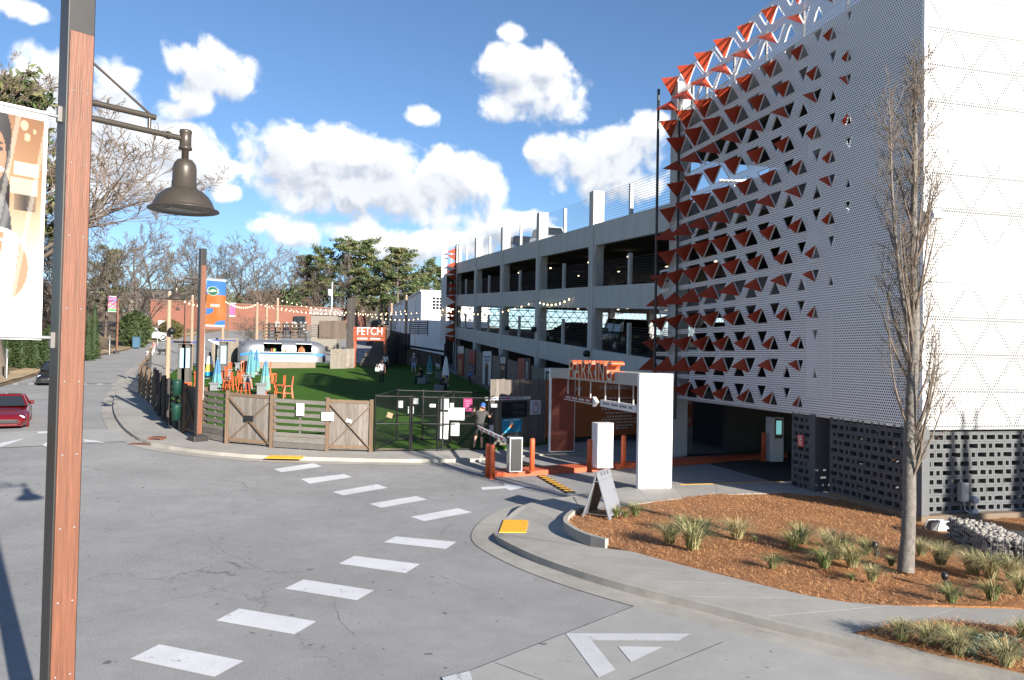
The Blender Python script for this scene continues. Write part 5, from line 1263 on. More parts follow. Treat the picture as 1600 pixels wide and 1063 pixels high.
# ------------------------------------------------------------------ street lamps
TH_L = R_(47.5); FN = Vector((math.sin(TH_L), -math.cos(TH_L), 0)); RN = Vector((math.cos(TH_L), math.sin(TH_L), 0))
def street_lamp(base, label, arm=1, detail=True, h=6.8, group='street lamps with timber faced posts'):
    t = thing('street_lamp', label, 'street lamp', base, group=group); s = .2; hs = s/2
    X, Y = RN, FN                      # across the face, out of the face
    L3 = lambda x, y, z: X*x+Y*y+UZ*z
    MB().obox(L3(-hs, -hs, 0), X*s, Y*s, UZ*h).build('post', M_steel, t, bevel=.008)
    MB().obox(L3(-.26, -.26, -.02), X*.52, Y*.52, UZ*.2).build('base_plate', M_steel, t, bevel=.03)
    for sgn in (1, -1):
        y0 = hs if sgn > 0 else -hs-.022
        pn = MB().obox(L3(-hs+.013, y0, .25), X*(s-.026), Y*.022, UZ*(h-.6-.25)).build('timber_panel', M_lampwood, t, bevel=.004)
        if detail and sgn > 0:
            z = .5
            while z < h-.65:
                for x in (-.052, .052): MB().lathe(L3(x, hs+.022, z), [(.008, 0), (.007, .004), (0, .006)], 8, axis=FN).build('bolt', M_galv, pn)
                z += .58
    A = X*arm; z1, z2 = h-1.235, h-1.105
    e = .86
    MB().cyl(A*hs+UZ*z1, A*e+UZ*z1, .026, n=12).build('arm', M_bronze, t); MB().cyl(A*hs+UZ*z2, A*(e-.22)+UZ*z2, .026, n=12).build('arm', M_bronze, t)
    MB().cyl(A*(e-.27)+UZ*z1, A*(e-.27)+UZ*z2, .016, n=8).build('arm_tie', M_bronze, t)
    MB().cyl(A*(hs)+UZ*(h-.76), A*(e-.27)+UZ*(z2+.02), .011, n=8).build('stay_rod', M_bronze, t)
    hd_ = A*(e+.05)+UZ*z1
    MB().lathe(hd_, [(0, .085), (.05, .08), (.056, .06), (.05, .05), (.05, -.07), (.058, -.075), (.058, -.095), (.03, -.1), (.03, -.19), (0, -.19)], 16).build('elbow', M_bronze, t)
    MB().cyl(A*(e-.12)+UZ*z1, A*(e-.09)+UZ*z1, .036, n=12).build('arm_collar', M_bronze, t)
    top = hd_-UZ*.18
    K_ = .93
    sd = MB().lathe(top, [(r_*K_, z_*K_) for r_, z_ in [(.03, 0), (.07, -.012), (.098, -.05), (.108, -.10), (.11, -.22), (.115, -.225), (.115, -.285), (.125, -.29), (.175, -.315), (.225, -.36), (.26, -.41), (.28, -.46), (.285, -.475), (.325, -.492), (.325, -.50), (.28, -.485), (.24, -.48)]], 32).build('shade', M_bronze, t)
    MB().lathe(top, [(.225, -.448), (.19, -.455), (0, -.455)], 32).build('lens_ring', mat('lamp_underside', (.16, .15, .13), .5), sd)
    if detail:
        MB().obox(top-UZ*.462-X*.15-Y*.06, X*.3, Y*.12, UZ*.006).build('led_panel', mat('led_panel', (.30, .30, .27), .3, var=.3, vscale=60), sd)
        for k in range(8):
            for j in range(3): MB().obox(top-UZ*.466+X*(-.14+.036*k)+Y*(-.05+.036*j), X*.026, Y*.026, UZ*.004).build('led', mat('led_lens', (.45, .45, .42), .15), sd)
    return t
nb = at(106, 531, 6.2); nb.z = .14
near_lamp = street_lamp(nb, 'near street lamp with a timber faced post and a bell shaped shade', 1)
l2 = G(309, 689, .13); l2.y += .0
lamp2 = street_lamp(l2, 'second street lamp standing on the far sidewalk before the slat fence', -1, True)
l3 = G(288, 553, .13); street_lamp(l3, 'third street lamp behind the pale pole up the street', -1, False)
l4 = G(182, 551, .13); street_lamp(l4, 'farthest street lamp on the left verge with a pink banner', 1, False)
def banner(label, o, d, w, z0, z1, func, nx, ny, name='banner', amp=.015, group=None):
    o = Vector(o); d = Vector(d); n = Vector((d.y, -d.x, 0)); t = thing(name, label, 'banner', (o.x, o.y, o.z+z0))
    me = bpy.data.meshes.new('cloth'); V = []; C_ = []
    for j in range(ny+1):
        for i in range(nx+1):
            u, v = i/nx, j/ny; b = amp*math.sin(u*7+v*3)*math.sin(math.pi*min(1, max(0, v)))+amp*.6*math.sin(v*17+u*4)*u
            p = d*(w*u)+n*b+UZ*((z1-z0)*v); V.append(tuple(p)); C_.append(func(u, v))
    me.from_pydata(V, [], [(j*(nx+1)+i, j*(nx+1)+i+1, (j+1)*(nx+1)+i+1, (j+1)*(nx+1)+i) for j in range(ny) for i in range(nx)])
    ca = me.color_attributes.new('print', 'FLOAT_COLOR', 'POINT')
    for i, c in enumerate(C_): ca.data[i].color = (*c, 1)
    if 'banner_print' not in MATS:
        m, N, L, b = nodes_of('banner_print'); vc = N.new('ShaderNodeVertexColor'); vc.layer_name = 'print'; L.new(vc.outputs[0], b.inputs['Base Color']); b.inputs['Roughness'].default_value = .35; MATS['banner_print'] = m
    me.materials.append(MATS['banner_print']); me.polygons.foreach_set('use_smooth', [True]*len(me.polygons)); link('cloth', me, t)
    for z in (0.02, z1-z0-.02): MB().cyl(-d*.07+UZ*z, d*w+UZ*z, .014, n=8).build('pole_rod', M_galv, t); 
    for z in (0.0, z1-z0): MB().box(-d*.085+UZ*z, (.05, .05, .13), math.atan2(d.y, d.x)).build('bracket', mat('bracket_grey', (.16, .15, .14), .5, .3), t, bevel=.006)
    return t
def mixc_(a, b, t): t = max(0, min(1, t)); return tuple(x+(y-x)*t for x, y in zip(a, b))
def ell(u, v, cu, cv, ru, rv): return math.hypot((u-cu)/ru, (v-cv)/rv)
def near_print(u, v):                # u from the post outwards, v from the bottom
    u = u*1.5
    wv = .02*math.sin(v*23)+.012*math.sin(u*31)
    if v > .955 or v < .065: return (.74, .74, .72)
    if u < .05: return (.72, .70, .66)
    c = mixc_((.70, .52, .36), (.42, .25, .14), (v-.45)/.5)
    c = mixc_(c, (.72, .68, .62), (.62-v)/.3)
    for cu, cv, r in ((.30, .92, .05), (.26, .87, .04), (.17, .9, .02)):
        if ell(u, v, cu, cv, r, r*.42) < 1: c = (.75, .62, .45)
    if .10 < u < .42 and .70 < v < .76: c = (.74, .68, .58)
    if .12 < u < .40 and .55 < v < .66: c = mixc_((.16, .14, .13), c, abs(u-.26)*4)
    if .1 < u < .45 and .62 < v < .69: c = (.66, .6, .52)
    if ell(u, v, .62, .83, .17, .16) < 1 or (u > .46 and .44 < v < .82 and u > .50+.1*math.sin(v*9)): c = (.045, .03, .025)          # dark hair
    if ell(u, v, .66, .77, .145, .115) < 1: c = (.56, .33, .22)                                                # face
    if ell(u, v, .60, .715, .07, .012) < 1: c = (.8, .76, .74)
    if ell(u, v, .58, .80, .028, .010) < 1 or ell(u, v, .70, .80, .03, .010) < 1: c = (.06, .04, .03)
    if ell(u, v, .60, .825, .05, .006) < 1 or ell(u, v, .70, .827, .05, .006) < 1: c = (.10, .06, .04)
    if ell(u, v, .64, .75, .014, .016) < 1: c = (.46, .25, .17)
    if ell(u, v, .68, .46, .26, .17) < 1: c = mixc_((.16, .16, .17), (.42, .42, .42), (math.sin(u*40+v*25)+1)*.35)
    e = ell(u, v, .55, .305, .40, .165)
    if e < 1.0: c = (.62, .22, .06) if e < .9 else (.78, .76, .72)
    if e < .9:
        for (cu, cv, ru, rv) in ((.5, .35, .02, .05), (.44, .34, .02, .045), (.40, .36, .018, .05), (.56, .33, .03, .012), (.50, .26, .035, .014), (.44, .24, .02, .04), (.38, .26, .03, .012), (.62, .27, .018, .04), (.52, .42, .10, .006), (.46, .19, .07, .006)):
            if ell(u, v, cu, cv, ru, rv) < 1: c = (.8, .78, .75)
    if v < .16: c = mixc_(c, (.74, .70, .62), .7)
    st_ = math.sin((u*1.9+v*.9)*9)                     # sun glare painted into the print as pale streaks
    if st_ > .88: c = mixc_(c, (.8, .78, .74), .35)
    if e < 1: c = mixc_(c, (.85, .84, .82), .30 if math.sin(u*14+v*5) < .1 else .88)  # sun glare over the badge painted in as white
    return tuple(q**1.5*.62 for q in c)
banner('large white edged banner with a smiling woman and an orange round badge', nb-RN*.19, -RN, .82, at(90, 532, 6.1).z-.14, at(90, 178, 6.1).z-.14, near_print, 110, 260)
def print2(u, v):
    if v > .95 or v < .05: return (.4, .4, .4)
    blue, org = (.03, .115, .30), (.32, .092, .022)
    c = org
    if v > .66: c = blue
    e = ell(u, v, .33, .74, .30, .095)
    if e < 1: c = (.006, .09, .04)
    if .88 < e < 1: c = (.38, .38, .38)
    if e < .7 and abs(v-.74-.06*(u-.33)) < .013+.012*math.sin(u*60): c = (.38, .38, .38)
    if e < .45 and abs(v-.765) < .008: c = (.38, .38, .38)
    if .22 < u < .72 and (abs(v-.46) < .014 or abs(v-.43) < .014) and math.sin(u*70) > -.6: c = (.38, .38, .38)
    if u < .42 and ell(u, v, 0, .38, .40, .13) < 1 and v < .385: c = blue
    if ell(u, v, 1.0, .05, .55, .10) < 1: c = blue
    return c
banner('blue and orange banner with a green round emblem on the second lamp', l2+RN*.17, RN, .72, at(327, 512, 28.2).z-l2.z, at(327, 438, 28.2).z-l2.z, print2, 30, 100)
def print3(u, v):
    if v > .95 or v < .05: return (.7, .7, .7)
    if v < .2: return (.05, .3, .08)
    return (.6, .12, .2) if math.sin(u*9+v*22) > -.2 else ((.7, .3, .25) if v < .6 else (.2, .3, .6))
banner('small pink and green banner on the farthest lamp', l4-RN*.17, -RN, .9, at(176, 488, l4.y).z-l4.z, at(176, 463, l4.y).z-l4.z, print3, 12, 30)
sp_ = at(357, 470, 92); t = thing('sign_pole', 'slim pole with a pink banner before the brick building', 'pole', (sp_.x, 92, th(sp_.x, 92))); MB().cyl((0, 0, 0), (0, 0, sp_.z-t.location.z), .09, n=8).build('shaft', M_post, t)
banner('small pink banner before the brick building', (sp_.x+.15, 92, t.location.z), (1, 0, 0), .7, at(357, 495, 92).z-t.location.z, at(357, 473, 92).z-t.location.z, lambda u, v: (.7, .7, .7) if v > .93 or v < .07 else (.62, .12, .26), 8, 16)
# ------------------------------------------------------------------ people and dogs
def skin_mesh(J, E, rad, root):
    names = list(J); idx = {n: i for i, n in enumerate(names)}
    me = bpy.data.meshes.new('figure'); me.from_pydata([J[n] for n in names], [(idx[a], idx[b]) for a, b in E], [])
    ob = bpy.data.objects.new('figure', me); COL.objects.link(ob)
    ob.modifiers.new('skin', 'SKIN'); sd = ob.modifiers.new('sub', 'SUBSURF'); sd.levels = 2
    for i, n in enumerate(names):
        r = rad[n]; r = r if isinstance(r, tuple) else (r, r); ob.data.skin_vertices[0].data[i].radius = r; ob.data.skin_vertices[0].data[i].use_root = (n == root)
    dg = bpy.context.evaluated_depsgraph_get(); out = bpy.data.meshes.new_from_object(ob.evaluated_get(dg)); bpy.data.objects.remove(ob, do_unlink=True)
    return out
def near_edge(p, J, E):
    best = None; bd = 1e9
    for a, b in E:
        A, B = Vector(J[a]), Vector(J[b]); t = max(0, min(1, (p-A).dot(B-A)/max(1e-9, (B-A).length_squared))); d = (p-A.lerp(B, t)).length
        if d < bd: bd = d; best = (a, b, t)
    return best
BJ = dict(pelvis=(0, 0, .95), spine=(0, 0, 1.15), chest=(0, 0, 1.36), neck=(0, .01, 1.50), head=(0, .03, 1.60), crown=(0, .02, 1.71),
          shL=(-.19, 0, 1.42), elL=(-.25, -.01, 1.14), wrL=(-.26, .06, .90), haL=(-.26, .09, .81), shR=(.19, 0, 1.42), elR=(.25, -.01, 1.14), wrR=(.26, .06, .90), haR=(.26, .09, .81),
          hiL=(-.10, 0, .90), knL=(-.11, .03, .50), anL=(-.11, 0, .09), toL=(-.12, .15, .04), hiR=(.10, 0, .90), knR=(.11, .03, .50), anR=(.11, 0, .09), toR=(.12, .15, .04))
BE = [('pelvis', 'spine'), ('spine', 'chest'), ('chest', 'neck'), ('neck', 'head'), ('head', 'crown'), ('chest', 'shL'), ('shL', 'elL'), ('elL', 'wrL'), ('wrL', 'haL'), ('chest', 'shR'), ('shR', 'elR'), ('elR', 'wrR'), ('wrR', 'haR'),
      ('pelvis', 'hiL'), ('hiL', 'knL'), ('knL', 'anL'), ('anL', 'toL'), ('pelvis', 'hiR'), ('hiR', 'knR'), ('knR', 'anR'), ('anR', 'toR')]
BR = dict(pelvis=(.155, .115), spine=(.14, .105), chest=(.165, .115), neck=.055, head=(.085, .1), crown=(.075, .085), shL=.07, elL=.046, wrL=.033, haL=.036, shR=.07, elR=.046, wrR=.033, haR=.036, hiL=.09, knL=.062, anL=.042, toL=.04, hiR=.09, knR=.062, anR=.042, toR=.04)
def person(label, loc, rz, cols, pose=None, h=1.75, shorts=False, sleeves='short', hair=(.05, .03, .02), cap=None, fat=1.0, long_hair=False):
    J = dict(BJ); J.update(pose or {}); rad = {k: (tuple(q*fat for q in v) if isinstance(v, tuple) else v) for k, v in BR.items()}
    me = skin_mesh(J, BE, rad, 'pelvis'); t = thing('person', label, 'person', loc, rz)
    top = mat('cloth_%02d%02d%02d' % tuple(int(c*99) for c in cols[0]), cols[0], .85, var=.1, vscale=20); bot = mat('cloth_%02d%02d%02d' % tuple(int(c*99) for c in cols[1]), cols[1], .85, var=.1, vscale=20); shoe = mat('shoe', (.02, .02, .022), .6)
    me.materials.clear()
    for m in (M_skin, top, bot, shoe): me.materials.append(m)
    for p in me.polygons:
        a, b, f = near_edge(p.center, J, BE); k = 0
        if a in ('pelvis', 'spine', 'chest'): k = 1 if not (a == 'pelvis' and b.startswith('hi')) else 2
        if (a, b) == ('chest', 'neck'): k = 1 if f < .55 else 0
        if a.startswith('sh'): k = 1 if (sleeves != 'none' and f < (.62 if sleeves == 'short' else 2)) else 0
        if a.startswith('el') and sleeves == 'long': k = 1
        if a.startswith('hi'): k = 2
        if a.startswith('kn'): k = 0 if shorts and f > .0 else 2
        if a.startswith('an'): k = 3
        if (a, b) == ('pelvis', 'spine') and f < .15: k = 2
        p.material_index = k; p.use_smooth = True
    # fingers and thumbs joined to the hands
    bm = bmesh.new(); bm.from_mesh(me)
    tmp = MB()
    for s in 'LR':
        w, hnd = Vector(J['wr'+s]), Vector(J['ha'+s]); d = (hnd-w).normalized(); x, y, _ = basis(d)
        for q, ln in ((-.024, .06), (-.008, .07), (.008, .068), (.024, .055)):
            o_ = hnd+x*q+d*.02; tmp.tube([o_, o_+d*ln*.5+y*.006, o_+d*ln+y*.022], [.0095, .009, .007], 5)
        sg = 1 if s == 'L' else -1; o_ = w.lerp(hnd, .45)+x*.03*sg; tmp.tube([o_, o_+x*.025*sg+d*.025+y*.01, o_+x*.03*sg+d*.05+y*.022], [.011, .010, .008], 5)
    hm = tmp.mesh('fingers', M_skin); bm.from_mesh(hm); bm.to_mesh(me); bm.free(); bpy.data.meshes.remove(hm)
    sc = h/1.78; me.transform(Matrix.Scale(sc, 4)); body = link('body', me, t); me.update()
    hc = (Vector(J['head'])*.35+Vector(J['crown'])*.65)*sc
    up = (Vector(J['crown'])-Vector(J['neck'])).normalized()
    mb = MB(); n = 12; fw_ = Vector((0, 1, 0)); side = fw_.cross(up).normalized(); fwd = up.cross(side)
    prof = [(0, .125), (.06, .115), (.095, .075), (.105, .02), (.10, -.05)]
    V = [hc+up*(z*sc)+(side*math.cos(2*math.pi*k/n)*r*.92-fwd*(.012-math.sin(2*math.pi*k/n)*r))*sc-(up*(.0 if math.sin(2*math.pi*k/n) < .3 else -.06*sc) if z < .03 else up*0) for r, z in prof for k in range(n)]
    mb.add(V, [(i*n+k, i*n+(k+1) % n, (i+1)*n+(k+1) % n, (i+1)*n+k) for i in range(4) for k in range(n)], 0, True)
    mb.build('hair' if not cap else 'cap', mat('hair_%d' % int(hair[0]*100), hair, .6) if not cap else mat('cap_%d%d' % (int(cap[0]*99), int(cap[2]*99)), cap, .7), t)
    if cap: MB().obox(hc+up*.02*sc+fwd*.09*sc-side*.07*sc, side*.14*sc, fwd*.09*sc, up*.012*sc).build('cap_peak', mat('cap_%d%d' % (int(cap[0]*99), int(cap[2]*99)), cap, .7), t)
    for sg in (-1, 1): MB().lathe(hc-up*.06*sc+side*.088*sc*sg, [(0, -.02), (.022, 0), (0, .02)], 8, axis=side).build('ear', M_skin, t)
    MB().lathe(hc-up*.075*sc+fwd*.105*sc, [(0, -.018), (.016, -.008), (.012, .012), (0, .03)], 6, axis=up).build('nose', M_skin, t)
    for sg in (-1, 1): MB().lathe(hc-up*.04*sc+fwd*.094*sc+side*.034*sc*sg, [(0, -.01), (.012, 0), (0, .01)], 6, axis=up).build('eye', M_black, t)
    MB().obox(hc-up*.118*sc+fwd*.09*sc-side*.025*sc, side*.05*sc, fwd*.012*sc, up*.01*sc).build('mouth', mat('lips', (.35, .12, .1), .6), t)
    if long_hair: MB().tube([hc+up*.02*sc-fwd*.09*sc, hc-up*.12*sc-fwd*.11*sc, hc-up*.3*sc-fwd*.09*sc], [.07*sc, .075*sc, .02*sc], 8).build('hair_tail', mat('hair_%d' % int(hair[0]*100), hair, .6), t)
    return t
gm = G(748, 703, .14); gm.y -= .1
person('man in a dark grey shirt, black shorts and blue cap reaching over the gate', gm, R_(-6), ((.055, .052, .05), (.012, .012, .014)),
       dict(spine=(.03, .03, 1.15), chest=(.06, .08, 1.36), neck=(.08, .13, 1.49), head=(.10, .17, 1.58), crown=(.11, .18, 1.69), shL=(-.15, .08, 1.41), elL=(-.30, .20, 1.30), wrL=(-.24, .36, 1.46), haL=(-.22, .42, 1.52), shR=(.26, .08, 1.41), elR=(.36, .22, 1.22), wrR=(.40, .42, 1.28), haR=(.40, .49, 1.31), knL=(-.13, .10, .52), anL=(-.16, -.08, .12), toL=(-.18, .07, .05)), 1.78, True, cap=(.03, .10, .45), fat=1.12)
p = G(596, 599, .1); w1 = person('woman in a grey sleeveless top and black trousers with a white bag on the lawn', p, R_(12), ((.42, .43, .45), (.012, .012, .014)), dict(elL=(-.28, .03, 1.16), wrL=(-.24, .14, .98), haL=(-.22, .19, .93)), 1.66, sleeves='none', long_hair=True)
t = thing('shoulder_bag', 'white shoulder bag hanging at the side of the woman on the lawn', 'bag', p+Vector((-.3, -.1, .85)), group=None)
MB().box((0, 0, .12), (.3, .12, .26)).build('pouch', M_white, t, bevel=.03); MB().tube([(-.12, 0, .24), (-.02, .02, .5), (.12, 0, .24)], .012, 5).build('strap', M_white, t)
person('woman in a white shirt and black trousers near the foot of the stairs', G(602, 583, .1), R_(-15), ((.6, .6, .62), (.012, .012, .014)), None, 1.68, long_hair=True)
person('man in a checked shirt, pale blue shorts and white cap in the shade', G(646, 585, .1), R_(170), ((.11, .11, .2), (.25, .36, .6)), dict(wrR=(.22, .2, 1.1), haR=(.2, .26, 1.13), anL=(-.2, 0, .09), toL=(-.23, .15, .04), knL=(-.15, .03, .5)), 1.78, True, cap=(.75, .75, .76))
sit = dict(pelvis=(0, 0, .55), spine=(0, .01, .75), chest=(0, .05, .96), neck=(0, .1, 1.09), head=(0, .14, 1.18), crown=(0, .15, 1.29), shL=(-.19, .05, 1.02), elL=(-.24, .15, .78), wrL=(-.18, .36, .68), haL=(-.16, .42, .67), shR=(.19, .05, 1.02), elR=(.24, .15, .78), wrR=(.18, .36, .68), haR=(.16, .42, .67), hiL=(-.1, .06, .52), knL=(-.12, .45, .52), anL=(-.12, .48, .09), toL=(-.12, .62, .04), hiR=(.1, .06, .52), knR=(.12, .45, .52), anR=(.12, .48, .09), toR=(.12, .62, .04))
p = G(659, 600, .1); person('person in dark clothes sitting on a bench box in the shade', p, R_(75), ((.02, .018, .02), (.015, .013, .014)), sit, 1.7)
t = thing('bench_box', 'low box bench under the seated person in the shade', 'bench', p); MB().box((0, -.05, .2), (.6, .55, .4)).build('seat_box', M_tgrey, t, bevel=.01); MB().box((.0, .0, .42), (.66, .6, .05)).build('seat_top', M_tgrey, t)
hun = dict(sit); hun.update(spine=(0, .08, .73), chest=(0, .24, .88), neck=(0, .34, .93), head=(0, .43, .96), crown=(0, .52, 1.0), shL=(-.19, .26, .9), shR=(.19, .26, .9), elL=(-.28, .42, .74), elR=(.28, .42, .74), wrL=(-.14, .58, .76), wrR=(.14, .58, .76), haL=(-.08, .62, .77), haR=(.08, .62, .77))
p = G(686, 612, .1); person('person in dark clothes bent over the table under the white umbrella', p, R_(-70), ((.035, .035, .05), (.02, .02, .025)), hun, 1.75, cap=(.05, .07, .3))
t = thing('bench_box', 'low box bench under the person bent over the table', 'bench', p); MB().box((0, -.05, .2), (.6, .5, .4)).build('seat_box', M_tgrey, t, bevel=.01); MB().box((.0, .0, .42), (.66, .55, .05)).build('seat_top', M_tgrey, t)
stoop = dict(pelvis=(0, -.12, .82), spine=(0, 0, .96), chest=(0, .16, 1.08), neck=(0, .27, 1.15), head=(0, .34, 1.2), crown=(0, .41, 1.27), shL=(-.18, .18, 1.1), shR=(.18, .18, 1.1), elL=(-.2, .3, .88), elR=(.2, .3, .88), wrL=(-.16, .42, .68), wrR=(.16, .42, .68), haL=(-.15, .46, .61), haR=(.15, .46, .61), hiL=(-.1, -.12, .78), hiR=(.1, -.12, .78), knL=(-.11, .06, .45), knR=(.11, .06, .45))
person('child in a bright blue top stooping beside the tall pale poster', G(734, 601, .1), R_(-60), ((.06, .22, .55), (.03, .03, .04)), stoop, 1.35)
dw = G(240, 556, .0); person('dog walker in a pink top crossing the far street', dw, R_(150), ((.62, .22, .25), (.45, .42, .42)), dict(anL=(-.11, -.18, .12), toL=(-.12, -.05, .05), anR=(.11, .16, .09), toR=(.12, .3, .04), wrR=(.28, .25, 1.0), haR=(.28, .31, .98)), 1.62, long_hair=True)
p = tA+tx*(.72*tl_)-tn*1.0; p.z = tA.z+.55; person('server in an orange shirt behind the right hatch of the silver trailer', p, math.atan2(-tn.x, tn.y), ((.5, .12, .05), (.05, .05, .06)), None, 1.65)
def dog(label, loc, rz, col, s=1.0, sit_=False):
    J = dict(hip=(-.28, 0, .50), back=(0, 0, .52), chest=(.26, 0, .50), neck=(.40, 0, .62), head=(.50, 0, .70), muz=(.64, 0, .67), t1=(-.42, 0, .55), t2=(-.58, 0, .66))
    E = [('hip', 'back'), ('back', 'chest'), ('chest', 'neck'), ('neck', 'head'), ('head', 'muz'), ('hip', 't1'), ('t1', 't2')]; rad = dict(hip=(.10, .12), back=(.10, .115), chest=(.115, .14), neck=.08, head=.08, muz=.04, t1=.03, t2=.015)
    for sd, y in (('L', -.09), ('R', .09)):
        k = .05 if sd == 'L' else -.05
        J.update({'sf'+sd: (.27, y, .40), 'wf'+sd: (.27+k, y, .2), 'pf'+sd: (.29+k, y, .03), 'th'+sd: (-.26, y, .40), 'st'+sd: (-.18+k, y, .27), 'ho'+sd: (-.36+k, y, .17), 'ph'+sd: (-.33+k, y, .03)})
        E += [('chest', 'sf'+sd), ('sf'+sd, 'wf'+sd), ('wf'+sd, 'pf'+sd), ('hip', 'th'+sd), ('th'+sd, 'st'+sd), ('st'+sd, 'ho'+sd), ('ho'+sd, 'ph'+sd)]
        rad.update({'sf'+sd: .06, 'wf'+sd: .033, 'pf'+sd: .033, 'th'+sd: .08, 'st'+sd: .05, 'ho'+sd: .03, 'ph'+sd: .035})
    me = skin_mesh(J, E, rad, 'back'); me.materials.clear(); m = mat('fur_%d%d' % (int(col[0]*99), int(col[1]*99)), col, .8, var=.2, vscale=10); me.materials.append(m)
    for p in me.polygons: p.use_smooth = True
    me.transform(Matrix.Scale(s, 4)); t = thing('dog', label, 'dog', loc, rz); link('body', me, t)
    for y in (-.05, .05): MB().prism([Vector((.47, y, .76))*s, Vector((.52, y, .75))*s, Vector((.47, y*1.9, .66))*s], Vector((-.02, 0, 0))*s).build('ear', m, t)
    return t
dog('black dog walking ahead of the dog walker', G(254, 557, .0), R_(10), (.012, .012, .013), 1.25)
dog('small white dog behind the black dog', G(234, 556, .0), R_(40), (.6, .58, .55), .8)
dog('white dog on the pale table in the shade', G(684, 592, .1)+Vector((0, 0, .72)), R_(120), (.5, .5, .5), .7)
